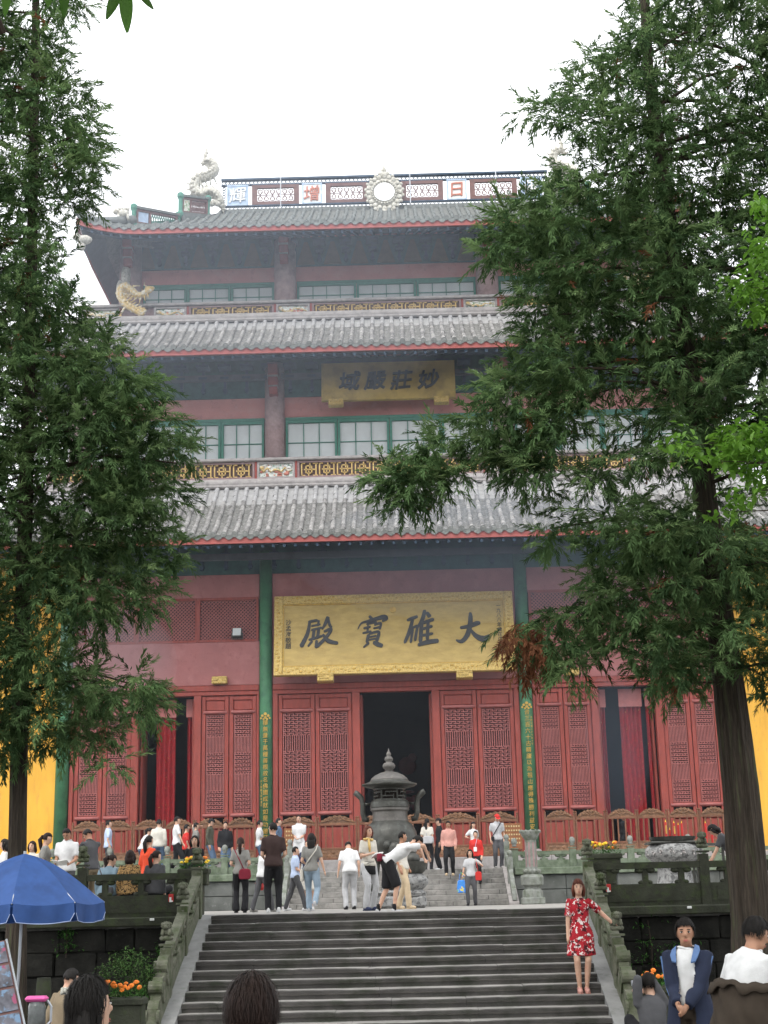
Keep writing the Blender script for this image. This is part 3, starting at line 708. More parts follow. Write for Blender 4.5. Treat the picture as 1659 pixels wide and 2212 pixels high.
# carved balconies
def carved_panel(par, cx, y, z, w_, h_, fret, var=0):
    t = put(bpy.data.objects.new('fret_panel' if fret else 'painted_panel', None), hall, W0(cx, y, z)); t.empty_display_size = .1
    b = MB()
    for s_ in (-1, 1): b.box((s_*(w_/2-.035), -.02, 0), (.07, .09, h_)); b.box((0, -.02, s_*(h_/2-.03)), (w_-.14, .085, .06))
    b.build('frame', 'pinkstone' if fret else 'capstone', t)
    b = MB(); b.box((0, .04, 0), (w_-.1, .03, h_-.08)); b.build('field', 'fretdark' if fret else ('panelpaint', 'panelpaintb')[var % 2], t)
    iw, ih = w_-.22, h_-.16
    if fret:
        b = MB(); n = max(2, int(iw/.62)); uw = iw/n; th = .045
        for k in range(n):
            x0 = -iw/2+uw*k
            for (xa, za, xb, zb) in ((.06, 0, .06, 1), (.06, 1, .22, 1), (.06, 0, .22, 0), (.22, .5, .45, .5), (.30, .25, .30, .8), (.30, .8, .62, .8), (.62, .2, .62, .8), (.38, .2, .62, .2), (.5, .5, .78, .5), (.72, 0, .94, 0), (.72, 1, .94, 1), (.86, 0, .86, 1), (.45, 0, .45, .35), (.52, .65, .52, 1)):
                xa, xb = x0+xa*uw, x0+xb*uw; za, zb = -ih/2+za*ih, -ih/2+zb*ih
                b.box(((xa+xb)/2, -.0, (za+zb)/2), (abs(xb-xa)+th, .05, abs(zb-za)+th))
        b.build('fretwork', 'fretgold', t)
    else:
        rr = random.Random(int(cx*10)+var); b = MB()
        pts = [(-iw/2+iw*q/9, 0, ih*.22*math.sin(q*.9+rr.random()*3)) for q in range(10)]
        b.tube(pts, [.05]*5+[.045, .04, .035, .03, .02], 6); b.ball((pts[0][0]+.05, -.02, pts[0][2]), (.09, .06, .08), 8, 5); b.build('relief', 'dragongold', t, smooth=True)
        b = MB()
        for q in range(9): b.ball((rr.uniform(-iw/2, iw/2), .02, rr.uniform(-ih/2, -ih*.05)), (rr.uniform(.05, .12), .04, rr.uniform(.03, .07)), 7, 4)
        b.build('relief', 'bracketgreen' if var % 2 == 0 else 'panelred', t, smooth=True)
        b = MB()
        for q in range(8): b.ball((rr.uniform(-iw/2, iw/2), .02, rr.uniform(0, ih/2)), (rr.uniform(.06, .13), .04, rr.uniform(.03, .06)), 7, 4)
        b.build('relief', 'white', t, smooth=True)
def balcony(y, zb, zt, hw, segs, capz):
    wbox('roof_cap_course', -hw-.2, hw+.2, y-.52, y-.18, capz-.20, capz-.02, 'capstone', bev=.05)
    b = MB(); b.tube([(-hw-.2, y-.40, capz), (hw+.2, y-.40, capz)], .15, 12); hp(b, 'roof_cap_roll', 'capstone', smooth=True)
    wbox('balcony_ledge', -hw, hw, y-.16, y+.3, zb-.14, zb+.04, 'pinkstone', bev=.02)
    wbox('balcony_rail', -hw-.03, hw+.03, y-.17, y+.2, zt-.12, zt, 'capstone', bev=.03)
    wbox('balcony_wall', -hw, hw, y+.07, y+.2, zb+.04, zt-.12, 'pinkstone')
    for i, (a, b_, fr) in enumerate(segs):
        for s_ in ((-1, 1) if a > -.01 and a != 0 else (1,)):
            if a == 0: carved_panel(None, 0, y, (zb+zt)/2-.04, 2*b_, zt-zb-.20, fr)
            else: carved_panel(None, s_*(a+b_)/2, y, (zb+zt)/2-.04, b_-a, zt-zb-.20, fr, i+(s_ > 0))
        if a:
            for s_ in (-1, 1): wbox('balcony_post', s_*(a-.05)-.04, s_*(a-.05)+.04, y-.05, y+.07, zb+.04, zt-.12, 'redwood')
balcony(50.75, 16.72, 17.54, 12.5, ((0, 3.36, True), (3.46, 4.82, False), (4.92, 8.6, True), (8.7, 10.1, False), (10.2, 12.4, True)), 16.52)
balcony(52.25, 23.66, 24.33, 11.9, ((0, 2.86, True), (2.96, 4.24, False), (4.34, 7.6, True), (7.7, 8.95, False), (10.3, 11.7, False)), 23.55)
# sky-pierced ridge -----------------------------------------------------
RY = 57.0
def ring(b, c, r, th, seg=8):
    pts = [(c[0]+r*math.cos(2*PI*k/seg), c[1], c[2]+r*math.sin(2*PI*k/seg)) for k in range(seg+1)]
    for k in range(seg): b.bar(pts[k], pts[k+1], th, th)
wbox('ridge_base', -7.0, 7.0, RY-.2, RY+.2, 30.35, 30.58, 'tilegreen', bev=.03)
wbox('ridge_rail', -7.0, 7.0, RY-.1, RY+.1, 31.98, 32.06, 'bracketblue'); wbox('ridge_rail', -7.0, 7.0, RY-.06, RY+.06, 31.74, 31.79, 'bracketblue'); wbox('ridge_rail', -7.0, 7.0, RY-.06, RY+.06, 30.76, 30.81, 'bracketblue')
b = MB(); x = -6.9
while x < 6.95:
    ring(b, (x, RY, 31.885), .075, .028); ring(b, (x, RY, 30.67), .075, .028); x += .172
for s_ in (-1, 1):
    for k in range(8): ring(b, (s_*6.88, RY, 30.9+k*.12), .06, .028)
tag(hp(b, 'ridge_openwork', 'bracketblue'), kind='stuff')
for (a, e, ch, mt) in ((-6.72, -5.86, '輝', 'white'), (-3.5, -2.7, '增', 'panelred'), (2.7, 3.5, '日', 'panelred'), (5.86, 6.72, '佛', 'white')):
    t = put(bpy.data.objects.new('character_panel', None), hall, W0((a+e)/2, RY, 31.28)); t.empty_display_size = .1
    b = MB(); b.box((0, 0, 0), (e-a, .10, .90)); b.build('field', 'panelblue' if mt == 'white' else 'white', t)
    b = MB()
    for s_ in (-1, 1): b.box((s_*((e-a)/2), -.02, 0), (.06, .12, .96)); b.box((0, -.02, s_*.45), ((e-a)-.06, .11, .06))
    b.build('frame', 'panelblue', t); inst('character', text_mesh(ch, .74, .05, .006, 0, mt), t, (0, -.075, 0))
for (a, e) in ((-5.68, -3.66), (-2.52, -.72), (.72, 2.52), (3.66, 5.68)):
    t = put(bpy.data.objects.new('openwork_panel', None), hall, W0((a+e)/2, RY, 31.28)); t.empty_display_size = .1; w_ = e-a
    b = MB()
    for s_ in (-1, 1):
        b.box((s_*(w_/2-.11), 0, 0), (.22, .12, .92)); b.box((0, 0, s_*.39), (w_-.44, .12, .15))
    b.build('frame', 'brownframe', t)
    b = MB(); nx = int((w_-.44)/.26); iw = w_-.44
    for k in range(nx):
        x = -iw/2+iw*(k+.5)/nx; ring(b, (x, 0, .15), .10, .03, 8); ring(b, (x, 0, -.16), .10, .03, 6)
        b.bar((x-iw/nx/2, 0, .32), (x+iw/nx/2, 0, -.32), .022, .022); b.bar((x-iw/nx/2, 0, -.32), (x+iw/nx/2, 0, .32), .022, .022)
    b.box((0, 0, 0), (iw, .03, .03)); b.build('lattice', 'brownframe', t)
# round mirror in a flaming frame
mr = put(bpy.data.objects.new('ridge_mirror', None), hall, W0(0, 56.5, 31.0), (R(-4), 0, 0)); mr.scale = (1.08, 1.08, 1.08); mr.empty_display_size = .1
b = MB(); b.tube([(0, -.06, 0), (0, -.02, 0)], .40, 32); b.build('mirror_disc', 'mirror', mr, smooth=False)
b = MB(); b.tube([(0, -.02, 0), (0, .08, 0)], .62, 28)
for k in range(28):
    a = 2*PI*k/28; rr = .48; b.ball((rr*math.cos(a), -.03, rr*math.sin(a)*1.04), .05, 7, 4)
for k in range(20):
    a = 2*PI*k/20; rr = .63; b.ball((rr*math.cos(a), -.0, rr*math.sin(a)*1.12), (.11, .07, .11), 8, 5); b.ball((.74*math.cos(a+.15), 0, .82*math.sin(a+.15)), (.07, .05, .08), 7, 4)
for (x, z, r_) in ((0, .80, .18), (-.14, .84, .10), (.14, .84, .10), (0, .98, .12), (0, 1.08, .07), (-.2, -.84, .13), (.2, -.84, .13), (0, -.86, .16), (-.36, -.74, .1), (.36, -.74, .1)): b.ball((x, 0, z), (r_, .08, r_), 8, 5)
b.tube([(0, 0, 1.0), (0, 0, 1.30)], [.06, .008], 8)
b.build('flame_frame', 'ivory', mr, smooth=True)
# coiled dragons at the ridge ends, ridge rods, hip ridges
def dragon(name, pts, r0, matn, parent, spikes=True, sx=1):
    b = MB(); P = [Vector((sx*p[0], p[1], p[2])) for p in pts]; n = 26; Q = []
    for i in range(n):
        u = i/(n-1)*(len(P)-1); k = min(int(u), len(P)-2); t = u-k
        p0, p1, p2, p3 = P[max(k-1, 0)], P[k], P[k+1], P[min(k+2, len(P)-1)]
        Q.append(.5*((2*p1)+(p2-p0)*t+(2*p0-5*p1+4*p2-p3)*t*t+(3*p1-p0-3*p2+p3)*t**3))
    rad = [r0*(.55+.75*math.sin(PI*min(1, (i+3)/(n+2)))) for i in range(n)]; rad[-1] *= .4; rad[-2] *= .7
    b.tube(Q, rad, 8)
    for i in range(1, n-1):
        t = (Q[i+1]-Q[i-1]).normalized(); nr = Vector((-t.z, 0, t.x))
        b.tube([Q[i]+nr*rad[i]*.7, Q[i]+nr*(rad[i]+.17)+t*.07], [.06, .008], 5); b.ball(Q[i]+nr*rad[i]*.3+Vector((0, -rad[i]*.75, 0)), rad[i]*.5, 6, 4)
        if i % 3 == 0: b.ball(Q[i]-nr*rad[i]*.8, .06, 6, 4)
    h = Q[0]; d = (Q[0]-Q[2]).normalized()
    b.ball(h+d*.05, (.17, .14, .15), 8, 6); b.ball(h+d*.2+Vector((0, 0, -.03)), (.12, .1, .07), 8, 5); b.tube([h+d*.12-Vector((0, 0, .08)), h+d*.3-Vector((0, 0, .16))], [.06, .03], 6)
    for s_ in (-1, 1):
        b.tube([h+Vector((0, s_*.08, .1)), h-d*.15+Vector((0, s_*.14, .26)), h-d*.1+Vector((0, s_*.16, .36))], [.03, .022, .006], 5)
    for k in range(6): a = k*1.05; b.tube([h-d*.08, h-d*.2+Vector((.22*math.cos(a), .05, .22*math.sin(a)))], [.05, .008], 5)
    for i in (7, 16):
        t = (Q[i+1]-Q[i-1]).normalized(); nr = Vector((t.z, 0, -t.x))
        b.tube([Q[i], Q[i]+nr*.22, Q[i]+nr*.36+Vector((0, 0, -.1))], [.07, .05, .025], 6)
        for k in (-1, 0, 1): b.tube([Q[i]+nr*.36+Vector((0, 0, -.1)), Q[i]+nr*.46+Vector((k*.09, 0, -.18))], [.022, .006], 5)
    return hp(b, name, matn, parent, smooth=True)
for s_ in (-1, 1):
    base = [(6.95, 56.7, 30.75), (7.12, 56.6, 31.15), (7.45, 56.6, 31.35), (7.85, 56.6, 31.2), (8.1, 56.65, 31.5), (8.0, 56.7, 31.95), (7.55, 56.7, 32.1), (7.25, 56.7, 32.35), (7.35, 56.7, 32.75), (7.65, 56.7, 32.85), (7.78, 56.7, 32.6)]
    d_ = dragon('ridge_dragon', base, .185, 'ivory', None, sx=s_)
    b = MB(); b.tube([(s_*7.62, 56.7, 32.8), (s_*7.66, 56.7, 33.1), (s_*7.60, 56.7, 33.45)], [.10, .08, .02], 7); b.ball((s_*7.62, 56.7, 33.2), (.10, .07, .06), 7, 4)
    for k in range(7): b.ball((s_*(7.1+.13*k), 56.6, 30.75+.05*(k % 2)), (.16, .12, .15), 7, 5)
    for k in range(16): b.ball((s_*(7.15+.9*((k*7) % 11)/10), 56.62, 30.95+.62*((k*5) % 9)/8), (.09, .08, .09), 6, 4); b.tube([(s_*(7.3+.6*((k*7) % 11)/10), 56.6, 31.0+.7*((k*5) % 9)/8), (s_*(7.2+.95*((k*7) % 11)/10), 56.5, 31.2+.85*((k*5) % 9)/8)], [.04, .006], 5)
    hp(b, 'dragon_tail', 'ivory', d_, smooth=True)
    # hip ridges: pierced parapet near the top, plain roll to the corner
    def hipz(x, y): return f3(min(abs(x), 6.9), (y-49.9)/7.1).z
    for (xa, ya, xb, yb, hh, up, bluep) in ((9.85, 52.35, 8.45, 54.55, .66, .12, True), (8.38, 54.65, 7.45, 56.1, .74, .34, False)):
        za, zb_ = hipz(0, ya)+up, hipz(0, yb)+up+(.0 if bluep else .1)
        t = put(bpy.data.objects.new('hip_parapet', None), hall); t.empty_display_size = .1
        A_, B_ = Vector((s_*xa, ya, za)), Vector((s_*xb, yb, max(za, zb_*.55+za*.45)))
        b = MB(); para(b, A_, B_, hh, hh+.10, .26); hp(b, 'cap_rail', 'tilegreen', t)
        b = MB(); para(b, A_, B_, -.9, .05, .2); hp(b, 'base_course', 'tilegreen', t)
        b = MB(); para(b, A_, B_, .05, .12, .12); para(b, A_, B_, hh-.10, hh, .12)
        for u in (0.06, .34, .94): c = A_.lerp(B_, u); dd = (B_-A_).normalized()*.05; para(b, c-dd, c+dd, .12, hh-.10, .12)
        hp(b, 'frame', 'brownframe', t)
        b = MB(); para(b, A_.lerp(B_, .09), A_.lerp(B_, .31), .12, hh-.1, .06); hp(b, 'painted_panel', 'panelblue' if bluep else 'panelpaint', t)
        b = MB(); n = 11
        for k in range(n):
            u0, u1 = .36+.56*k/n, .36+.56*(k+1)/n
            for (z0, z1) in ((.12, hh-.1), (hh-.1, .12)): b.bar(A_.lerp(B_, u0)+Vector((0, 0, z0)), A_.lerp(B_, u1)+Vector((0, 0, z1)), .03, .03)
        hp(b, 'lattice', 'greenframe' if bluep else 'brownframe', t)
        for P in (A_, B_):
            b = MB(); b.lathe([(.13, -.1), (.13, .04), (.09, .1), (.09, hh-.1), (.14, hh), (.14, hh+.14), (.08, hh+.2)], P, 10); hp(b, 'post', 'greenframe', t)
    b = MB(); pts = [(s_*(11.55-1.7*u), 49.75+2.6*u, f3(11.5-1.6*u, .36*u).z*.0+(26.95+.0*u if u == 0 else 26.82+1.15*u**1.4)+.1*(1-u)) for u in (0, .25, .5, .75, 1)]
    b.tube(pts, [.10, .14, .17, .19, .2], 8); hp(b, 'hip_roll', 'tilegreen', smooth=True)
    b = MB(); c = Vector((s_*10.15, 51.75, 27.85)); b.ball(c+Vector((0, 0, .12)), (.26, .12, .16), 8, 6); b.ball(c+Vector((s_*.26, 0, .2)), (.15, .11, .13), 8, 6)
    for k in range(4): b.ball(c+Vector((-.2+.13*k, 0, .3)), (.07, .05, .1), 6, 4)
    for k in (-.18, .16): b.tube([c+Vector((k, 0, .1)), c+Vector((k+.05, -.03, -.2))], [.07, .05], 6)
    hp(b, 'roof_beast', 'ivory', smooth=True)
    b = MB(); c = Vector((s_*11.2, 49.9, 26.0)); b.ball(c, (.3, .2, .18), 8, 6); b.ball(c+Vector((s_*.28, -.05, .1)), (.18, .15, .14), 8, 6); b.ball(c+Vector((s_*.1, 0, -.25)), (.16, .12, .2), 8, 6)
    b.ball(c+Vector((-s_*1.0, 3.0, -.2)), (.2, .25, .55), 8, 6); b.ball(c+Vector((-s_*.8, 2.9, -.75)), (.16, .18, .4), 8, 6)
    hp(b, 'corner_beast', 'ivory', smooth=True)
for x in (-4.4, 1.1, 4.75):
    b = MB(); b.tube([(x, 56.4, 30.4), (x, 56.4, 32.55)], .022, 6); hp(b, 'lightning_rod', 'steel')
# balcony dragons
for s_ in (-1, 1):
    dragon('balcony_dragon', [(9.15, 51.85, 24.75), (9.45, 51.85, 24.55), (9.75, 51.85, 24.72), (10.05, 51.85, 24.95), (10.2, 51.85, 24.6), (9.95, 51.85, 24.2), (9.6, 51.85, 23.95), (9.35, 51.85, 23.8), (9.25, 51.85, 24.0)], .13, 'dragongold', None, sx=s_)
# gilded blocks over the side doors
for x in (-9.85, -6.03, 6.03, 9.85):
    b = MB(); b.box((x, 49.9, 9.36), (.52, .26, .26), bev=.03)
    for k in range(14): b.ball((x-.22+.44*((k*5) % 7)/6, 49.765, 9.27+.09*(k % 3)), (.05, .02, .04), 6, 4)
    hp(b, 'gilded_block', 'goldcarve')
# ------------------------------------------------------------------ sign boards
BRUSH = {   # brush strokes read off the board: lists of (x, y, width)
 '大': [[(1242,256,14),(1300,246,22),(1345,228,26),(1368,226,12)], [(1308,158,12),(1309,190,24),(1303,240,26),(1285,300,26),(1250,340,22),(1214,332,6)], [(1302,262,10),(1335,305,24),(1380,325,36),(1420,300,5)]],
 '雄': [[(922,208,10),(950,198,20),(990,182,14)], [(958,200,16),(938,275,22),(904,352,14)], [(948,258,12),(990,240,14)], [(958,258,14),(942,350,14)], [(986,246,14),(968,338,16)], [(1034,142,18),(1018,200,22),(984,256,10)], [(1044,156,16),(1064,188,24)], [(1014,205,20),(1000,350,22)], [(1016,226,16),(1088,200,20)], [(1014,264,14),(1078,244,16)], [(1012,304,14),(1080,290,14)], [(1052,208,16),(1042,335,20)], [(984,364,16),(1045,345,26),(1112,336,22)]],
 '寶': [[(694,178,14),(718,204,16)], [(624,264,3),(646,226,9),(690,212,16),(780,186,26),(798,196,20),(772,214,8)], [(676,232,10),(742,216,12)], [(658,258,12),(704,246,13)], [(688,236,11),(682,288,13)], [(652,288,10),(708,276,12)], [(724,236,12),(764,226,14),(756,264,12)], [(718,258,10),(762,248,11)], [(690,296,18),(678,348,16)], [(688,296,10),(750,280,16),(736,342,18)], [(694,312,9),(738,303,9)], [(690,330,9),(738,321,9)], [(692,346,14),(656,378,8)], [(716,344,16),(745,358,26),(774,368,18)]],
 '殿': [[(324,216,14),(384,204,16)], [(334,214,14),(320,290,20),(280,374,24)], [(342,242,10),(400,230,11)], [(390,204,12),(382,242,11)], [(342,268,12),(410,250,12)], [(362,256,15),(352,325,17)], [(390,250,15),(380,322,17)], [(326,330,14),(414,302,13)], [(350,334,13),(322,370,10)], [(376,330,15),(372,380,18)], [(446,182,20),(430,222,18),(408,264,8)], [(446,196,12),(456,238,16),(470,250,8)], [(418,278,12),(462,262,18),(435,310,16),(372,376,18)], [(412,292,10),(446,335,24),(506,350,16)]]}
def brush_char(t, ch):
    e = put(bpy.data.objects.new('character', None), t); e.empty_display_size = .1; rr = random.Random(ord(ch))
    for q, st_ in enumerate(BRUSH[ch]):
        P = [Vector(((x-843)*.00567, 0, -(y+(x-843)*.0215-288)*.00575)) for x, y, w_ in st_]; Wd = [w_*.0058 for x, y, w_ in st_]; n = 12*(len(P)-1); L_ = []; R_ = []
        for i in range(n+1):
            u = i/n*(len(P)-1); k = min(int(u), len(P)-2); f_ = u-k; p0, p1, p2, p3 = P[max(k-1, 0)], P[k], P[k+1], P[min(k+2, len(P)-1)]
            c = .5*((2*p1)+(p2-p0)*f_+(2*p0-5*p1+4*p2-p3)*f_*f_+(3*p1-p0-3*p2+p3)*f_**3); tn = .5*((p2-p0)+(4*p0-10*p1+8*p2-2*p3)*f_*2*.5+(3*p1-p0-3*p2+p3)*3*f_*f_); tn = (p2-p1) if tn.length < 1e-4 else tn
            nr = Vector((-tn.z, 0, tn.x)).normalized(); w_ = (Wd[k]+(Wd[k+1]-Wd[k])*f_)*(1+.10*mnoise.noise(Vector((i*.7, q, ord(ch))))); ed = min(1, (i+.6)/2.2, (n-i+.6)/2.2)
            L_.append(c+nr*w_*.55*ed); R_.append(c-nr*w_*.55*ed)
        y0 = -.062-.0007*q; b = MB(); m_ = n+1
        b.add([(v.x, y0, v.z) for v in L_]+[(v.x, y0, v.z) for v in R_]+[(v.x, -.03, v.z) for v in L_]+[(v.x, -.03, v.z) for v in R_], [(i, i+1, m_+i+1, m_+i) for i in range(n)]+[(i, 2*m_+i, 2*m_+i+1, i+1) for i in range(n)]+[(m_+i, m_+i+1, 3*m_+i+1, 3*m_+i) for i in range(n)]+[(0, m_, 3*m_, 2*m_), (n, 2*m_+n, 3*m_+n, m_+n)])
        b.build('brush_stroke', 'chargrey', e)
def signboard(name, label, y, z, w_, h_, tilt, chars, xs, cs, border, blocks, dull=False, smalls=()):
    t = thing(name, label, 'sign', (0, y, z)); t.rotation_euler = (tilt, 0, 0)
    fm = 'golddull' if dull else 'goldfield'
    b = MB(); b.box((0, .03, 0), (w_, .12, h_), bev=.01); b.build('field', fm, t)
    if border:
        for s_ in (-1, 1):
            b = MB(); b.box((s_*(w_/2-border/2), -.06, 0), (border, .10, h_), bev=.02); b.build('carved_border', 'goldcarve', t)
            b = MB(); b.box((0, -.06, s_*(h_/2-border/2)), (w_-2*border-.004, .098, border), bev=.02); b.build('carved_border', 'goldcarve', t)
            b = MB(); b.box((s_*(w_/2-border-.02), -.045, 0), (.04, .06, h_-2*border), bev=.01); b.box((0, -.045, s_*(h_/2-border-.02)), (w_-2*border-.085, .06, .04), bev=.01); b.build('inner_moulding', 'gold', t)
        rr = random.Random(5); b = MB()   # raised scroll carving along the border
        def lump(x, zz): b.ball((x, -.112, zz), (rr.uniform(.03, .07), .012, rr.uniform(.02, .05)), 6, 4)
        n = int(w_/.14)
        for k in range(n):
            for s_ in (-1, 1): lump(-w_/2+.1+(w_-.2)*k/n, s_*(h_/2-border/2)+rr.uniform(-.07, .07))
        for k in range(int(h_/.14)):
            for s_ in (-1, 1): lump(s_*(w_/2-border/2)+rr.uniform(-.07, .07), -h_/2+.1+(h_-.2)*k/int(h_/.14))
        tag(b.build('scrollwork', 'gold', t, smooth=True), kind='stuff')
        b = MB(); b.lathe([(.0, 0), (.11, .01), (.11, .04), (.0, .05)], seg=14); b.build('seal_knob', 'gold', t, (-.02, -.035, h_/2-border-.28), (R(90), 0, 0))
    else:
        b = MB()
        for s_ in (-1, 1): b.box((s_*(w_/2+.012), .03, 0), (.024, .14, h_+.048)); b.box((0, .03, s_*(h_/2+.012)), (w_, .14, .024))
        b.build('edge', 'golddull', t)
    for ch, x in zip(chars, xs):
        if ch in BRUSH: brush_char(t, ch)
        else:
            e = put(bpy.data.objects.new('character', None), t, (x, -.06, 0)); e.empty_display_size = .1
            for q, (ox, oz) in enumerate(((0, 0), (.018, .014), (-.016, .012), (.012, -.018), (-.014, -.012))): inst('ink_layer', text_mesh(ch, cs, .05, 0, .1, 'chargrey'), e, (ox, -.0008*q, oz))
    for (txt, x, z0, sz) in smalls:
        for k, ch in enumerate(txt): inst('small_character', text_mesh(ch, sz, .012, .004), t, (x, -.04, z0-k*sz*1.02))
    for x in blocks:
        b = MB(); b.box((0, 0, 0), (.56, .30, .24), bev=.03)
        for k in range(16): b.ball((-.23+.46*((k*5) % 8)/7, -.155, -.08+.08*(k % 3)), (.05, .03, .04), 6, 4)
        b.build('carved_support', 'goldcarve', t, (x, .0, -h_/2-.13))
    return t
signboard('temple_signboard', 'large gilded signboard with four black brush characters above the central doorway', 49.45, 10.76, 8.22, 2.86, R(-9), '殿寶雄大', (-2.53, -.66, .96, 2.68), 1.22, .30, (-2.35, 2.35),
          smalls=(('沙孟海敬題', -3.62, .48, .21), ('一九八八年歲在戊辰元月', 3.62, .92, .17)))
signboard('temple_signboard', 'smaller dull gold signboard with four characters under the middle roof', 51.25, 20.60, 4.92, 1.52, R(-9), '域嚴莊妙', (-1.46, -.50, .47, 1.48), .80, 0, (-1.95, 1.95), dull=True)
# floodlight on the trellis
fl = thing('floodlight', 'small square floodlight on the trellis window beside the green column', 'floodlight', (-5.44, 49.93, 11.0))
b = MB(); b.box((0, 0, 0), (.34, .16, .32), bev=.02); b.build('housing', 'bronze', fl, None, (R(-12), 0, 0))
b = MB(); b.box((0, -.09, .01), (.28, .02, .26)); b.build('glass', 'pane', fl, None, (R(-12), 0, 0))
b = MB(); b.box((0, .05, -.20), (.40, .03, .03)); b.box((-.19, .03, -.1), (.02, .04, .22)); b.box((.19, .03, -.1), (.02, .04, .22)); b.build('bracket', 'bronze', fl)

# ------------------------------------------------------------------ carved folding fence along the front
def crest_poly(w_):
    n = 24; pts = []
    for k in range(n+1):
        u = k/n; x = -w_/2+w_*u; a = abs(2*u-1)
        z = .20*(1-a**2.0)*(1 if a < .7 else (1-a)/.3)+.05+.03*math.cos(u*2*PI*7)*(1-a)
        pts.append((x, z))
    return [(w_/2, 0), (-w_/2, 0)]+pts
def fence_panel_parts(w_):
    out = {}
    b = MB(); b.box((0, 0, 0), (w_-.10, .055, .07), bev=.008); out['rail'] = b.mesh('rail', 'fencewood')
    b = MB(); b.box((0, 0, .66), (.06, .065, 1.32), bev=.01); b.ball((0, 0, 1.35), .035, 8, 5); out['post'] = b.mesh('post', 'fencewood')
    b = MB(); b.box((0, 0, .745), (.045, .035, .70)); out['slat'] = b.mesh('slat', 'fencewood')
    b = MB(); b.box((0, 0, .20), (w_-.10, .03, .25)); 
    for k in range(9): b.ball((-(w_-.2)/2+(w_-.2)*k/8, -.015, .20+.05*((k % 2)*2-1)), (.075, .015, .055), 6, 4)
    out['lower_board'] = b.mesh('lower_board', 'fencecrest')
    b = MB(); b.prism([(x, z+1.165) for x, z in crest_poly(w_-.12)], .0, .03)
    rr = random.Random(2)
    for k in range(9):   # raised scrolls of the crest
        u = (k+.5)/9; x = -(w_-.2)/2+(w_-.2)*u; h_ = .18*(1-abs(2*u-1)**2.0)
        ring(b, (x, -.012, 1.21+h_*.55), .035+.05*h_, .02, 8); b.ball((x, -.015, 1.20+h_*.9), (.035, .02, .03), 6, 4)
    for s_ in (-1, 1): b.tube([(s_*.04, -.015, 1.24), (s_*.16, -.015, 1.30), (s_*.26, -.015, 1.26), (s_*(w_/2-.12), -.015, 1.20)], .022, 6)
    out['crest'] = b.mesh('crest', 'fencecrest')
    return out
FP = {}
bays = (('left', -10.62, 6, 1.0), ('centre', -3.94, 6, 1.305), ('right', 4.72, 6, 1.0))
words = ('first', 'second', 'third', 'fourth', 'fifth', 'sixth')
for bay, x0, n, w_ in bays:
    if w_ not in FP: FP[w_] = fence_panel_parts(w_)
    P = FP[w_]
    for k in range(n):
        zz = (k % 2)*.05
        lab = f'carved wooden fence panel before the {bay} bay of doors, {words[k]} from the left'
        t = thing('fence_panel', lab, 'fence panel', (x0+(k+.5)*w_, 48.35+zz, PL), R(2.2)*(1 if k % 2 else -1), 'carved fence panels before the temple doors')
        for rz_ in (1.13, .36, .04): inst('rail', P['rail'], t, (0, 0, rz_))
        for s_ in (-1, 1): inst('post', P['post'], t, (s_*(w_/2-.035), 0, 0))
        for s_ in (-.29, -.12, .12, .29): inst('slat', P['slat'], t, (s_*w_, 0, 0))
        inst('lower_board', P['lower_board'], t); inst('crest', P['crest'], t)
# wooden notice boards
for x, lab in ((-3.35, 'wooden notice board with rows of lettering by the fence behind the tall man'), (3.62, 'wooden notice board with rows of lettering by the fence behind the red cap')):
    t = thing('notice_board', lab, 'notice board', (x, 47.9, U2+.42))
    b = MB(); b.box((0, 0, .62), (.66, .04, .82), bev=.01); b.build('board', 'noticewood', t)
    for s_ in (-1, 1): b = MB(); b.box((s_*.30, .035, .5), (.05, .03, 1.0)); b.build('leg', 'fencewood', t)
    for r_ in range(5):
        b = MB()
        for k in range(7): b.box((-.24+.08*k, -.024, .94-.13*r_), (.045, .006, .05))
        b.build('lettering', 'noticetext', t)
# ------------------------------------------------------------------ bronze censer
ce = thing('bronze_censer', 'tall dark bronze incense burner with domed lid and curved handles before the doorway', 'censer', (-.15, 38, T1)); ce.scale = (.82, .82, .94)
zc = lambda z: z-T1
b = MB(); b.lathe([(.80, 0), (.82, .06), (.70, .10), (.66, .28), (.74, .36), (.78, .40), (.60, .46)], seg=24); b.build('stone_pedestal', 'rock', ce, smooth=R(40))
for k in range(3):
    a = PI/2+k*2*PI/3; b = MB(); c, s_ = math.cos(a), math.sin(a)
    b.tube([(c*.66, s_*.66, .45), (c*.62, s_*.62, .62), (c*.56, s_*.56, .95), (c*.60, s_*.60, 1.35)], [.13, .10, .13, .22], 10); b.ball((c*.70, s_*.70, 1.18), (.14, .14, .17), 8, 6); b.build('leg', 'bronze', ce, smooth=True)
b = MB(); b.lathe([(.10, 1.12), (.50, 1.16), (.74, 1.32), (.84, 1.55), (.85, 1.78), (.80, 2.0), (.70, 2.16), (.58, 2.25), (.56, 2.27)], seg=32)
for k in range(6): a = k*PI/3+.4; b.ball((.80*math.cos(a), .80*math.sin(a), 1.62), .13, 10, 6)
b.ball((.12, -.84, 1.5), (.20, .12, .20), 10, 8)
b.build('belly', 'bronze', ce, smooth=True)
b = MB(); b.lathe([(.56, 2.25), (.54, 2.40), (.55, 2.52), (.60, 2.56), (.60, 2.62)], seg=32); b.build('neck', 'bronzelight', ce, smooth=R(30))
b = MB(); b.lathe([(.60, 2.62), (.615, 2.64), (.60, 2.78), (.56, 2.80), (.56, 2.82)], seg=32); b.build('rim', 'bronze', ce, smooth=R(30))
b = MB(); b.lathe([(.40, 2.80), (.40, 3.16)], seg=20); b.build('lattice_core', 'interior', ce)
b = MB(); b.lathe([(.50, 2.80), (.50, 2.86), (.44, 2.86)], seg=32); b.lathe([(.44, 3.10), (.50, 3.10), (.50, 3.18)], seg=32)
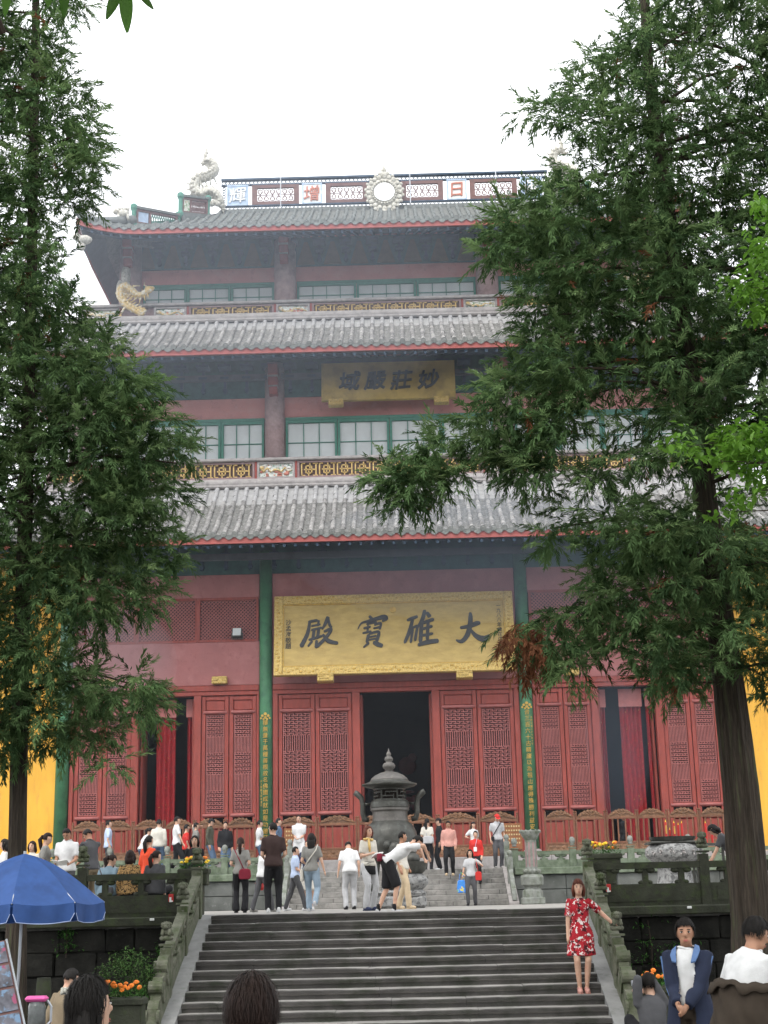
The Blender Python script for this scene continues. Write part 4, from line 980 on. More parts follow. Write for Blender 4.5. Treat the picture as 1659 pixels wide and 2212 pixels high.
for k in range(24):
    a = 2*PI*k/24; x, y = .49*math.cos(a), .49*math.sin(a)
    if k % 4 == 0: b.bar((x, y, 2.84), (x, y, 3.12), .05, .05)
    a2 = 2*PI*(k+1)/24; x2, y2 = .49*math.cos(a2), .49*math.sin(a2)
    if k % 4 != 3: b.bar((x, y, 2.93), (x2, y2, 2.93), .025, .03); b.bar((x2, y2, 2.86+.07*(k % 3)), (x2, y2, 2.98+.04*(k % 3)), .025, .025)
    if k % 4 != 0: b.bar((x, y, 3.04), (x2, y2, 3.04), .025, .03)
b.build('lattice_drum', 'bronze', ce)
b = MB(); b.lathe([(.50, 3.14), (.80, 3.20), (.86, 3.235), (.86, 3.265), (.74, 3.29), (.62, 3.33), (.60, 3.36)], seg=32); b.build('lid_brim', 'bronze', ce, smooth=R(35))
b = MB(); b.lathe([(.61, 3.34), (.56, 3.42), (.45, 3.50), (.28, 3.57), (.14, 3.60), (.12, 3.62)], seg=32); b.build('lid_dome', 'bronzelight', ce, smooth=True)
b = MB(); b.lathe([(.13, 3.60), (.10, 3.64), (.19, 3.70), (.20, 3.76), (.16, 3.83), (.08, 3.86), (.13, 3.91), (.135, 3.95), (.10, 4.0), (.05, 4.02), (.08, 4.06), (.07, 4.10), (.03, 4.16), (.005, 4.24)], seg=20); b.build('finial', 'bronzelight', ce, smooth=True)
for s_ in (-1, 1):
    b = MB(); b.tube([(s_*.66, 0, 2.32), (s_*.80, 0, 2.34), (s_*.845, 0, 2.5), (s_*.84, 0, 2.72), (s_*.88, 0, 2.90), (s_*1.02, 0, 3.02), (s_*1.10, 0, 3.06)], [.07, .09, .085, .085, .085, .085, .07], 10)
    b.tube([(s_*.58, 0, 2.74), (s_*.84, 0, 2.74)], .035, 8); b.build('handle', 'bronze', ce, smooth=True)
# small incense pot on a carved stone pedestal
ip = thing('incense_pot', 'small dark incense pot on carved stone pedestal the bending man reaches into', 'incense pot', (.37, 35.5, T1))
b = MB(); b.box((-.25, .1, .14), (1.15, .8, .28), bev=.06); b.build('base_rock', 'rock', ip)
b = MB(); b.lathe([(.30, .27), (.33, .34), (.24, .42), (.36, .54), (.38, .64), (.30, .74), (.24, .78)], seg=20); b.build('carved_drum', 'rock', ip, smooth=R(50))
b = MB(); b.lathe([(.22, .77), (.32, .86), (.36, .98), (.38, 1.06), (.34, 1.06), (.30, 1.0), (.05, .98)], seg=20); b.build('pot', 'bronze', ip, smooth=R(40))
b = MB(); b.ball((0, 0, 1.12), (.20, .20, .16), 12, 6); b.ball((0, 0, 1.27), (.10, .10, .08), 10, 5); b.build('lid', 'bronze', ip, smooth=True)
# stone pillar lamp beside the upper stairs
sp = thing('stone_pillar', 'slender carved stone pillar with bowl top beside the upper stairs', 'pillar', (3.68, 41.5, T1)); sp.scale = (.8, .8, 1)
b = MB(); b.box((0, 0, .09), (.78, .78, .18), bev=.02); b.build('foot', 'greystone', sp)
b = MB(); b.lathe([(.36, .18), (.34, .36), (.26, .42), (.26, .46), (.38, .52), (.40, .72), (.36, .78), (.26, .80)], seg=8); b.build('lower_drum', 'greystone', sp, smooth=R(20))
b = MB(); b.lathe([(.27, .80), (.24, .90), (.24, .93)], seg=16)
for k in range(10): a = 2*PI*k/10; b.ball((.25*math.cos(a), .25*math.sin(a), .88), (.07, .07, .07), 6, 4)
b.build('lotus_ring', 'greystone', sp, smooth=True)
b = MB(); b.lathe([(.205, .92), (.20, 1.74)], seg=8); b.build('shaft', 'greystone', sp)
b = MB()
for k in range(8): a = 2*PI*(k+.5)/8; b.box((.19*math.cos(a), .19*math.sin(a), 1.33), (.012, .07, .66), (0, 0, a))
b.build('inscription_strip', 'pinkstone', sp)
b = MB(); b.lathe([(.20, 1.72), (.30, 1.84), (.34, 1.92), (.34, 1.98), (.30, 1.98), (.26, 1.93)], seg=16)
for k in range(12): a = 2*PI*k/12; b.ball((.33*math.cos(a), .33*math.sin(a), 1.95), (.05, .05, .05), 6, 4)
b.build('bowl_top', 'greystone', sp, smooth=R(50))
# round stone bowl with candles
sb = thing('stone_bowl', 'low round pale stone bowl with dark tray on the right of the lower terrace', 'bowl', (6.1, 33, T1))
b = MB(); b.lathe([(.45, 0), (.50, .1), (.40, .3), (.36, .78), (.46, .86), (.60, .98), (.62, 1.06), (.60, 1.16), (.50, 1.24), (.42, 1.25)], seg=28); b.build('body', 'rock', sb, smooth=R(50))
rr = random.Random(9)
for k in range(8):
    a = -PI/2+(k-3.5)*.36; b = MB()
    for q in range(5): b.ball((.615*math.cos(a+rr.uniform(-.1, .1)), .615*math.sin(a+rr.uniform(-.1, .1)), 1.06+rr.uniform(-.05, .06)), (.035, .02, .014), 6, 4, (0, rr.uniform(-1, 1), a))
    b.build('carved_relief', 'capstone', sb, smooth=True)
b = MB(); b.box((0, 0, 1.275), (1.12, .9, .05), bev=.02); b.lathe([(.46, 1.30), (.52, 1.40), (.50, 1.40), (.40, 1.33)], seg=24); b.build('tray', 'bronze', sb)
for k, (x, y, h_) in enumerate(((-.14, -.1, .36), (.06, .0, .34), (.16, .05, .30), (.22, -.05, .33), (-.02, .12, .2), (.75, 0, .42), (.9, .1, .30))):
    t = thing('candle', f'{("tallest left","second","third","fourth","shortest middle","tall right","last right")[k]} red candle standing over the round stone bowl', 'candle', (6.1+x, 33+y, T1+1.36 if k < 5 else T1+1.26), group='red candles by the stone bowl')
    b = MB(); b.tube([(0, 0, 0), (0, 0, h_)], .026, 8); b.build('wax', 'redpaint', t)
    b = MB(); b.tube([(0, 0, h_), (0, 0, h_+.05)], [.012, .002], 6); b.build('wick', 'petalyellow', t)
    if k in (0, 1): b = MB(); b.box((0, -.027, h_*.55), (.03, .005, h_*.5)); b.build('gold_label', 'gold', t)
cb = thing('candle_rack', 'dark low candle rack at the right behind the terrace balustrade', 'rack', (6.9, 33, T1))
b = MB(); b.box((0, 0, 1.22), (.75, .5, .05)); b.build('tray', 'bronze', cb)
for sx in (-.33, .33):
    for sy in (-.2, .2): b = MB(); b.box((sx, sy, .6), (.05, .05, 1.2)); b.build('leg', 'bronze', cb)
# ------------------------------------------------------------------ trees
def ray_at(x, y, Y):
    """world point at depth Y seen at photo position (x, y) on a 1659 x 2212 sheet; used to read the crowns' outlines into metres"""
    d = cf+cr*((x-829.5)/3156)-cu*((y-1106)/3156)
    return CAM+d*((Y-CAM.y)/d.y)
def in_poly(px, py, poly):
    ins = np.zeros(len(px), bool); n = len(poly); j = n-1
    for i in range(n):
        xi, yi = poly[i]; xj, yj = poly[j]
        c = ((yi > py) != (yj > py)) & (px < (xj-xi)*(py-yi)/(yj-yi+1e-9)+xi); ins ^= c; j = i
    return ins
def spray_template(seed, nst=32, L=.42, w_=.0222):
    """one cedar spray: a curved twig with tapering needle strands; twig along +X, drooping towards its end"""
    r = random.Random(seed); vs = []; fs = []
    def pt(u): return Vector((L*u, .03*math.sin(u*3+seed), -.36*L*u**2))
    for k in range(nst):
        u = .10+.90*(k+r.random())/nst; p0 = pt(u); a = r.choice((-1, 1))*r.uniform(.15, 1.0)*(1.2-.6*u); e = r.uniform(-.55, .5)
        d = Vector((math.cos(a)*math.cos(e), math.sin(a)*math.cos(e), math.sin(e)-.12)).normalized(); ln = r.uniform(.085, .17)*(1.2-.4*u); dr = r.uniform(.015, .06)
        side = d.cross(Vector((0, 0, 1))).normalized(); side = (side+Vector((0, 0, r.uniform(-1, 1)))).normalized()*w_*r.uniform(.35, .72)
        n0 = len(vs); p1 = p0+d*ln*.45+Vector((0, 0, -dr*.2)); p2 = p0+d*ln+Vector((0, 0, -dr))
        vs.extend([p0, p1+side, p2, p1-side]); fs.append((n0, n0+1, n0+2, n0+3))
    return np.array([tuple(v) for v in vs]), fs
TEMPL = [spray_template(k) for k in range(8)]
def foliage_mesh(name, P, D, S, matn, templ=TEMPL, matidx=None, mats=None):
    """many sprays: positions P, outward directions D (n x 3), scales S; every template has quads only"""
    P, D, S = np.asarray(P, float), np.asarray(D, float), np.asarray(S, float); n = len(P); nt_ = len(templ); V = []; Q = []; MI = []; off = 0
    d = D/np.linalg.norm(D, axis=1)[:, None]; s_ = np.cross(np.array([0, 0, 1.]), d); ns = np.linalg.norm(s_, axis=1); s_[ns < 1e-3] = (0, 1, 0); s_ /= np.maximum(ns, 1e-3)[:, None]; u = np.cross(d, s_)
    Mx = np.stack([d, s_, u], 1)*S[:, None, None]
    for t in range(nt_):
        ii = np.arange(t, n, nt_)
        if not len(ii): continue
        tv, tf = templ[t]; tf = np.array(tf, np.int32); v = np.einsum('vk,nkj->nvj', tv, Mx[ii])+P[ii][:, None, :]
        V.append(v.reshape(-1, 3)); Q.append((tf[None]+(off+np.arange(len(ii))*len(tv))[:, None, None]).reshape(-1, 4)); off += len(ii)*len(tv)
        if matidx is not None: MI.append(np.repeat(np.asarray(matidx)[ii], len(tf)))
    V = np.concatenate(V); Q = np.concatenate(Q).astype(np.int32); me = bpy.data.meshes.new(name)
    me.vertices.add(len(V)); me.vertices.foreach_set('co', V.astype(np.float32).ravel())
    me.loops.add(Q.size); me.loops.foreach_set('vertex_index', Q.ravel())
    me.polygons.add(len(Q)); me.polygons.foreach_set('loop_start', np.arange(0, Q.size, 4, dtype=np.int32))
    for mm in (mats or [matn]): me.materials.append(MATS[mm])
    if matidx is not None: me.polygons.foreach_set('material_index', np.concatenate(MI).astype(np.int32))
    me.update(calc_edges=True); return me
def conifer(name, label, trunk_px, Yt, radii, poly, holes, ncl, per, spread, brown=None, seed=1, side=1, base=None):
    r = np.random.default_rng(seed)
    tp = [ray_at(x, y, Yt) for x, y in trunk_px]; tp = ([Vector((tp[0].x+.0, Yt, 0))] if tp[0].z > .05 else [])+tp
    radii = [radii[0]*1.35]+list(radii) if len(tp) > len(radii) else radii
    root = thing(name, label, 'tree', (tp[0].x, Yt, 0)); o = Vector((tp[0].x, Yt, 0))
    # fluted, slightly crooked trunk
    b = MB(); seg = 60; rings = []
    for i in range(len(tp)-1):
        for k in range(6): rings.append((tp[i].lerp(tp[i+1], k/6), radii[i]+(radii[i+1]-radii[i])*k/6))
    rings.append((tp[-1], radii[-1])); vs = []
    for q, (c, rd) in enumerate(rings):
        for k in range(seg):
            a = 2*PI*k/seg; rr = rd*(1+.05*math.sin(a*9+q*.05)+.045*math.sin(a*17-q*.06)+.03*math.sin(a*23+q*.11)+.05*mnoise.noise(Vector((math.cos(a)*2, math.sin(a)*2, q*.4+seed))))
            vs.append(c-o+Vector((rr*math.cos(a), rr*math.sin(a), 0)))
    b.add(vs, [(q*seg+k, q*seg+(k+1) % seg, (q+1)*seg+(k+1) % seg, (q+1)*seg+k) for q in range(len(rings)-1) for k in range(seg)]); b.build('trunk', 'bark', root, smooth=True)
    tz = np.array([p.z for p in tp]); tx = np.array([p.x for p in tp])
    trunk_at = lambda z: Vector((float(np.interp(z, tz, tx)), Yt, z))
    pl_ = np.array(poly); lo, hi = pl_.min(0), pl_.max(0); C = []; tries = 0
    grid = {}
    md = 28.0
    while len(C) < ncl and tries < 60:
        tries += 1; px = r.uniform(lo[0], hi[0], 4000); py = r.uniform(lo[1], hi[1], 4000); ok = in_poly(px, py, poly)
        for q in range(8): ok &= in_poly(px+15*math.cos(q*PI/4), py+15*math.sin(q*PI/4), poly) | (r.random(4000) < .12)
        for hpoly, keep in holes:
            hc_ = np.array(hpoly); mid_ = hc_.mean(0); hw_ = hc_.max(0)-mid_; h_ = in_poly(px, py, [tuple(mid_+(q-mid_)*(1+8/np.maximum(hw_, 20))) for q in hc_]); ok &= ~(h_ & (r.random(4000) > keep))
        for x, y in zip(px[ok], py[ok]):
            key = (int(x//md), int(y//md)); near = 0
            for dx in (-1, 0, 1):
                for dy in (-1, 0, 1):
                    for (u, v) in grid.get((key[0]+dx, key[1]+dy), ()):
                        if (u-x)**2+(v-y)**2 < (md*.62)**2: near += 1
            if near > 1: continue
            grid.setdefault(key, []).append((x, y)); C.append((x, y))
            if len(C) >= ncl: break
    P = []; D = []; S = []; MI = []; limbs = MB(); nl = 0
    for (x, y) in C:
        c0 = ray_at(x, y, Yt); t = trunk_at(min(max(c0.z+.3, tz[0]), tz[-1])); dx = c0.x-t.x
        wide = spread*(1-min(.8, abs(dx)/5.5)); dy = r.uniform(-1, 1)*wide
        c = ray_at(x, y, Yt+dy); out = np.array([c.x-t.x, c.y-t.y, 0.]); no = np.linalg.norm(out)+1e-3; out /= no
        if nl < 90 and r.random() < .11 and .5 < no < 2.6:
            st = trunk_at(min(max(c.z+.25-.15*no, .8), tz[-1]-.2)); mid = st.lerp(c, .55)+Vector((0, 0, .16*no*.5)); rd = .008+.009*no
            limbs.tube([st-o, mid-o, Vector(c)-o-Vector((0, 0, .03))], [rd*1.3, rd, rd*.35], 5, caps=False); nl += 1
        isb = brown is not None and in_poly(np.array([x]), np.array([y]), brown)[0]
        tone = r.random()
        for k in range(per):     # a tuft: sprays radiate from the bough end, upper ones rising, lower ones hanging
            v = r.normal(0, 1, 3); v /= np.linalg.norm(v); v[1] -= .35; v[2] = v[2]*.78-.02; v[:2] += out[:2]*.35
            if isb: v[2] -= .9
            rad = r.uniform(.02, .20)
            P.append((c.x-o.x+v[0]*rad, c.y-o.y+v[1]*rad, c.z+v[2]*rad+.05)); D.append(v); S.append(r.uniform(.6, 1.08))
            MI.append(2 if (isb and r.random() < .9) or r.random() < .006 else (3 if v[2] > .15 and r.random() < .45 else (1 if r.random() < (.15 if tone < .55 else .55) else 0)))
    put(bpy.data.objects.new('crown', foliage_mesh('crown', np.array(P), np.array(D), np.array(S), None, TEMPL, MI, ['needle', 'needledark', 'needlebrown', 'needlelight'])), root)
    tag(limbs.build('limbs', 'twig', root), kind='stuff')
    return root
RP = [(1330,-700),(1337,0),(1329,39),(1313,78),(1309,109),(1286,128),(1282,109),(1255,101),(1243,121),(1247,148),(1232,179),(1243,195),(1224,224),(1169,214),(1130,220),(1131,276),(1150,266),(1180,262),(1176,296),(1185,311),(1172,342),(1181,362),(1165,389),(1160,415),(1114,430),(1076,467),(1053,498),(1024,520),(1024,572),(1053,590),(1092,566),(1123,573),(1142,605),(1122,630),(1114,650),(1134,692),(1108,712),(1114,755),(1084,778),(1041,809),(1029,836),(1033,885),(1014,905),(953,938),(907,955),(909,985),(840,991),(818,1016),(805,1036),(808,1062),(824,1086),(840,1106),(870,1120),(872,1136),(886,1138),(924,1106),(953,1100),(974,1070),(995,1060),(1018,1078),(1030,1054),(1016,1023),(1057,1010),(1091,1006),(1086,1048),(1078,1081),(1078,1122),(1105,1096),(1120,1073),(1145,1110),(1168,1150),(1146,1182),(1138,1235),(1162,1242),(1189,1221),(1208,1206),(1228,1182),(1263,1159),(1267,1221),(1270,1266),(1233,1295),(1190,1315),(1150,1320),(1085,1320),(1086,1381),(1105,1417),(1113,1472),(1126,1488),(1147,1472),(1156,1439),(1180,1410),(1184,1428),(1219,1461),(1232,1494),(1256,1500),(1276,1480),(1277,1446),(1291,1417),(1334,1410),(1371,1430),(1385,1412),(1392,1446),(1407,1475),(1407,1520),(1440,1534),(1479,1497),(1522,1522),(1600,1430),(1623,1495),(1640,1530),(1700,1530),(1860,1300),(1860,-700)]
RH = [([(1422,140),(1520,140),(1530,190),(1430,195)], .3), ([(1510,35),(1640,35),(1640,132),(1530,140)], .6), ([(1445,358),(1535,358),(1535,402),(1450,405)], .45), ([(1560,172),(1650,172),(1650,200),(1560,205)], .6), ([(1540,400),(1700,396),(1700,432),(1545,432)], .6),
      ([(1181,296),(1258,300),(1260,360),(1185,345)], .05), ([(1260,330),(1306,330),(1306,392),(1262,392)], .1), ([(1255,890),(1392,890),(1392,980),(1255,980)], .06), ([(1270,790),(1412,790),(1412,875),(1280,875)], .3), ([(1200,960),(1262,960),(1262,1150),(1200,1150)], .06), ([(1345,1022),(1505,1022),(1505,1092),(1345,1092)], .08), ([(1280,1070),(1350,1070),(1350,1150),(1280,1150)], .2), ([(1540,1005),(1860,1005),(1860,1150),(1540,1150)], .04), ([(1300,1200),(1500,1240),(1500,1290),(1300,1270)], .6), ([(1060,1090),(1140,1115),(1150,1165),(1060,1165)], .02), ([(1330,-700),(1860,-700),(1860,-30),(1330,-30)], .28)]
RB = [(1080,1305),(1205,1300),(1205,1365),(1182,1400),(1156,1445),(1150,1500),(1100,1500),(1075,1400)]
conifer('cedar_tree', 'huge cedar with thick bare trunk covering the right side of the hall', [(1625,1995),(1600,1700),(1577,1500),(1545,1250),(1515,1000),(1475,700),(1435,400),(1400,150),(1385,-150),(1370,-500)], 21.0, (.27,.245,.215,.18,.15,.12,.10,.08,.06,.03), RP, RH, 1400, 10, 1.9, RB, 11)
LP = [(180,-600),(187,0),(195,50),(160,100),(168,167),(185,200),(200,267),(236,302),(247,333),(236,365),(200,400),(200,450),(178,480),(133,517),(117,550),(150,583),(160,617),(178,667),(198,700),(240,718),(280,735),(275,752),(261,769),(308,790),(345,818),(366,847),(339,867),(319,897),(340,890),(395,886),(386,913),(412,949),(426,972),(422,992),(397,1008),(345,1035),(395,1040),(386,1074),(380,1094),(405,1147),(383,1167),(395,1205),(402,1227),(398,1257),(356,1245),(344,1278),(336,1298),(332,1322),(292,1343),(259,1349),(232,1353),(220,1396),(187,1402),(172,1385),(190,1438),(212,1465),(225,1498),(252,1478),(300,1450),(318,1463),(346,1508),(322,1549),(352,1598),(345,1610),(305,1572),(262,1562),(250,1631),(260,1671),(249,1704),(228,1688),(219,1631),(192,1645),(168,1665),(158,1650),(162,1625),(135,1612),(122,1640),(105,1650),(92,1628),(60,1632),(0,1645),(-130,1640),(-200,1200),(-200,-600)]
LH = [([(108,30),(142,30),(142,100),(112,105)], .12), ([(128,98),(170,98),(170,130),(130,130)], .1), ([(8,292),(40,292),(40,345),(8,345)], .1), ([(0,498),(22,498),(22,520),(0,520)], .1), ([(70,1345),(170,1345),(185,1430),(90,1440)], .35), ([(60,1480),(120,1480),(140,1560),(70,1560)], .5), ([(-200,-600),(190,-600),(190,-30),(-200,-30)], .3), ([(245,1190),(330,1190),(330,1240),(250,1240)], .5), ([(30,0),(70,0),(70,60),(30,60)], .3)]
conifer('cedar_tree', 'slender dark cedar with thin trunk rising behind the blue umbrella', [(33,2150),(35,1990),(38,1800),(46,1400),(58,1000),(68,600),(75,200),(80,-200),(82,-450)], 22.0, (.15,.14,.125,.115,.10,.085,.07,.05,.03), LP, LH, 1150, 10, 1.7, None, 23)

def leaf_template(seed, L, W, n=5, fold=.25, curl=.2):
    vs = []; fs = []
    for k in range(n+1):
        u = k/n; w_ = W*math.sin(PI*min(1, u*.92+.04))**.8*(1-.25*u); z = -curl*L*u*u
        vs += [(L*u, -w_/2, z+fold*w_/2), (L*u, 0, z), (L*u, w_/2, z+fold*w_/2)]
    for k in range(n):
        a = k*3; fs += [(a, a+3, a+4, a+1), (a+1, a+4, a+5, a+2)]
    return np.array(vs), fs
LEAF = [leaf_template(k, .085, .055, 3, .3, .15+.1*k) for k in range(3)]
def leaf_cloud(pts, n_per, rad, seed, scale=(.7, 1.2), down=.3):
    r = np.random.default_rng(seed); P = []; D = []; S = []
    for p in pts:
        for k in range(n_per):
            a = r.normal(0, 1, 3)*rad; P.append(np.array(p)+a); D.append(np.array([r.normal(), r.normal(), r.normal()*.5-down])); S.append(r.uniform(*scale))
    return np.array(P), np.array(D), np.array(S)
# broadleaf tree leaning in from the right edge
bt = thing('broadleaf_tree', 'bright green broadleaf tree reaching in from the right edge', 'tree', (6.6, 16, 0))
o = Vector((6.6, 16, 0)); b = MB()
b.tube([(0, 0, 0), (.05, 0, 2.5), (-.1, .1, 5), (-.2, 0, 8), (-.5, 0, 11.5)], [.2, .17, .14, .11, .06], 12); b.build('trunk', 'bark', bt, smooth=True)
BA = [(1612,450),(1633,432),(1760,420),(1760,700),(1659,687),(1600,676),(1591,630),(1555,636),(1532,615),(1543,583),(1584,574),(1612,567),(1628,546)]
BB = [(1428,966),(1484,936),(1520,927),(1591,923),(1659,912),(1780,905),(1780,1090),(1659,1073),(1612,1100),(1573,1113),(1538,1110),(1573,1084),(1619,1063),(1610,1030),(1576,1015),(1520,986),(1440,976)]
r = np.random.default_rng(4); P = []; D = []; S = []; br = MB()
for poly, ncl in ((BA, 110), (BB, 150)):
    pl_ = np.array(poly); lo, hi = pl_.min(0), pl_.max(0); k = 0
    while k < ncl:
        x, y = r.uniform(lo[0], hi[0]), r.uniform(lo[1], hi[1])
        if not in_poly(np.array([x]), np.array([y]), poly)[0]: continue
        c = ray_at(x, y, 16+r.uniform(-.5, .5)); k += 1
        if k % 14 == 0: br.tube([Vector((6.5, 16, c.z-.4))-o, Vector(((c.x+6.5)/2, 16, c.z+.05))-o, Vector(c)-o], [.025, .014, .004], 5, caps=False)
        p_, d_, s_ = leaf_cloud([Vector(c)-o], 11, .06, int(r.integers(1e6)), (.9, 1.5)); P.append(p_); D.append(d_); S.append(s_)
for k in range(160):    # rest of its crown, out past the picture's edge
    a = r.normal(0, 1, 3); p_, d_, s_ = leaf_cloud([Vector((a[0]*.5+.5, a[1]*.9, 8.2+a[2]*1.6))], 11, .10, int(r.integers(1e6)), (.9, 1.5)); P.append(p_); D.append(d_); S.append(s_)
put(bpy.data.objects.new('crown', foliage_mesh('crown', np.concatenate(P), np.concatenate(D), np.concatenate(S), 'broadleaf', LEAF)), bt); tag(br.build('limbs', 'twig', bt), kind='stuff')
# tree standing over the photographer: big hanging leaves at the top edge, canopy shading the stair foot
mt = thing('overhanging_tree', 'broadleaf tree overhead with large leaves hanging into the top left corner', 'tree', (-3.4, 1.5, 0))
o = Vector((-3.4, 1.5, 0)); b = MB(); b.tube([(0, 0, 0), (.1, 0, 2), (.2, .1, 4.5), (.6, .3, 7.5), (1.5, 1.5, 10)], [.3, .26, .22, .18, .1], 14); b.build('trunk', 'bark', mt, smooth=True)
def big_leaf(base, tip, wd):
    base, tip = Vector(base), Vector(tip); L = (tip-base).length; tv, tf = leaf_template(1, L, wd, 10, .22, .04)
    d = (tip-base).normalized(); sv = d.cross(Vector((0, 1, 0))).normalized(); u = sv.cross(d)
    b = MB(); b.add([base+d*v[0]+sv*v[1]+u*v[2] for v in tv], tf); return b
LY = 5.0
stem = MB()
for (bx, by, tx, ty, wd, dy) in ((268,-50,276,74,.062,0), (262,-45,231,44,.055,.05), (292,-30,332,22,.034,.1), (15,-60,12,38,.05,.1), (105,-70,105,18,.055,.0), (140,-70,138,40,.055,.06), (275,-60,245,10,.04,.12)):
    B_, T_ = ray_at(bx, by, LY+dy), ray_at(tx, ty, LY+dy); big_leaf(B_-o, T_-o, wd).build('leaf', 'bigleaf', mt, smooth=True)
    stem.tube([B_-o, B_-o+Vector((-.05, 0, .12)), Vector((-1.2, 4.9, 6.6))-o], [.003, .004, .008], 5, caps=False)
stem.tube([(1.0, .6, 6.8), (1.7, 2.4, 6.4), (2.2, 3.4, 5.15)], [.09, .05, .02], 8); tag(stem.build('limbs', 'twig', mt), kind='stuff')
r = np.random.default_rng(8); pts = []
while len(pts) < 800:
    x, y = r.uniform(-7.5, 7.5), r.uniform(-5, 15.5); zmin = max(6.2, 1.92+max(y, 0)*.70+1.75); z = zmin+r.uniform(0, 2.6)**1.0
    if z < 14: pts.append((x-o.x, y-o.y, z))
BIG = [leaf_template(k, .22, .10, 3, .25, .2) for k in range(2)]
p_, d_, s_ = leaf_cloud(pts, 15, .38, 77, (1.0, 1.8))
tag(put(bpy.data.objects.new('canopy', foliage_mesh('canopy', p_, d_, s_, 'bigleaf', BIG)), mt), kind='stuff')
# shrub, ivy and marigolds -------------------------------------------------
SMALL = [leaf_template(k, .05, .026, 2, .3, .2) for k in range(3)]
bs = thing('shrub', 'bushy green shrub with pale leaf tips beside the left stair balustrade', 'shrub', (-3.86, 22.1, 0)); r = np.random.default_rng(3); pts = []
for k in range(330):
    a = r.normal(0, 1, 3); a /= np.linalg.norm(a); q = r.uniform(.5, 1)**.5; pts.append((a[0]*.46*q+.05*a[2], a[1]*.38*q, .78+a[2]*.52*q))
p_, d_, s_ = leaf_cloud(pts, 10, .05, 5, (.7, 1.3), -.4); put(bpy.data.objects.new('crown', foliage_mesh('crown', p_, d_, s_, 'bushleaf', SMALL)), bs)
b = MB()
for k in range(9): a = k*.7; b.tube([(0, 0, 0), (.12*math.cos(a), .1*math.sin(a), .4), (.3*math.cos(a), .25*math.sin(a), .85)], [.02, .014, .004], 5)
b.build('stem', 'twig', bs)
for (x, z, w_, lab) in ((-5.6, 1.42, .16, 'small leafy weed sprouting from the dark wall under the umbrella'), (-3.95, 1.15, .10, 'thin creeper on the dark wall near the left stair posts'), (-3.72, 1.3, .08, 'second thin creeper on the dark wall hard by the stair posts'), (4.35, 1.05, .30, 'tangled creeper on the dark wall right of the stairs'), (4.9, .75, .22, 'low creeper on the dark wall just left of the big trunk'), (3.95, .6, .2, 'low creeper on the dark wall hard by the right stair posts'), (5.95, 1.35, .12, 'sprig of weed on the dark wall beside the big trunk')):
    t = thing('wall_creeper', lab, 'plant', (x, 25.93, z), group='weeds growing on the retaining wall'); pts = [(random.gauss(0, w_*.6), -.05, random.gauss(0, w_)) for k in range(34)]
    p_, d_, s_ = leaf_cloud(pts, 5, .03, 5+int(x*10) % 7, (.8, 1.5), .2); put(bpy.data.objects.new('leaves', foliage_mesh('leaves', p_, d_, s_, 'flowerleaf', SMALL)), t)
    b = MB(); b.tube([(0, .02, -w_*2), (.02, -.03, 0), (-.02, -.03, w_*1.5)], .008, 5); b.build('stem', 'twig', t)
def planter(x, y, z0, w_, label, pal, hgt=.42, stand=0, n=16, seed=1):
    t = thing('flower_planter', label, 'planter', (x, y, z0), group='stone flower planters'); r = random.Random(seed)
    b = MB(); b.box((0, 0, stand+hgt/2), (w_, .36, hgt), bev=.02); b.box((0, 0, stand+hgt-.05), (w_+.06, .42, .09), bev=.015); b.build('box', 'mossdark', t)
    if stand: b = MB(); b.box((0, 0, stand/2), (w_*.7, .28, stand), bev=.02); b.build('stand', 'mossdark', t)
    pts = [(r.uniform(-w_*.48, w_*.48), r.uniform(-.16, .16), stand+hgt+r.uniform(.0, .12)) for k in range(60)]
    p_, d_, s_ = leaf_cloud(pts, 7, .03, seed, (.6, 1.1), -.5); tag(put(bpy.data.objects.new('leaves', foliage_mesh('leaves', p_, d_, s_, 'flowerleaf', SMALL)), t), kind='stuff')
    for k in range(n):
        b = MB(); rr = r.uniform(.026, .04)
        for q in range(7): a = q*2*PI/7; b.ball((rr*.6*math.cos(a), rr*.6*math.sin(a), 0), (rr*.55, rr*.55, rr*.4), 6, 4)
        b.ball((0, 0, rr*.35), (rr*.7, rr*.7, rr*.45), 6, 4)
        b.build('flower', pal[k % len(pal)], t, (r.uniform(-w_*.46, w_*.46), r.uniform(-.18, .12), stand+hgt+r.uniform(.09, .2)), (r.uniform(.2, 1.0), r.uniform(-.4, .4), 0), smooth=True)
planter(-3.55, 20.3, 0, .56, 'dark stone planter with orange marigolds at the left stair foot', ('petalorange',), .76, 0, 18, 2)
planter(3.62, 20.7, 0, .5, 'dark stone planter of orange marigolds behind the crouching photographer', ('petalorange',), .74, 0, 16, 5)
planter(-3.60, 27.2, T1, .5, 'raised terrace planter with yellow and orange flowers by the left lion post', ('petalyellow', 'petalyellow', 'petalorange'), .30, .52, 20, 7)
planter(3.82, 27.2, T1, .55, 'raised terrace planter with yellow and orange flowers by the right lion post', ('petalyellow', 'petalorange'), .30, .62, 24, 9)
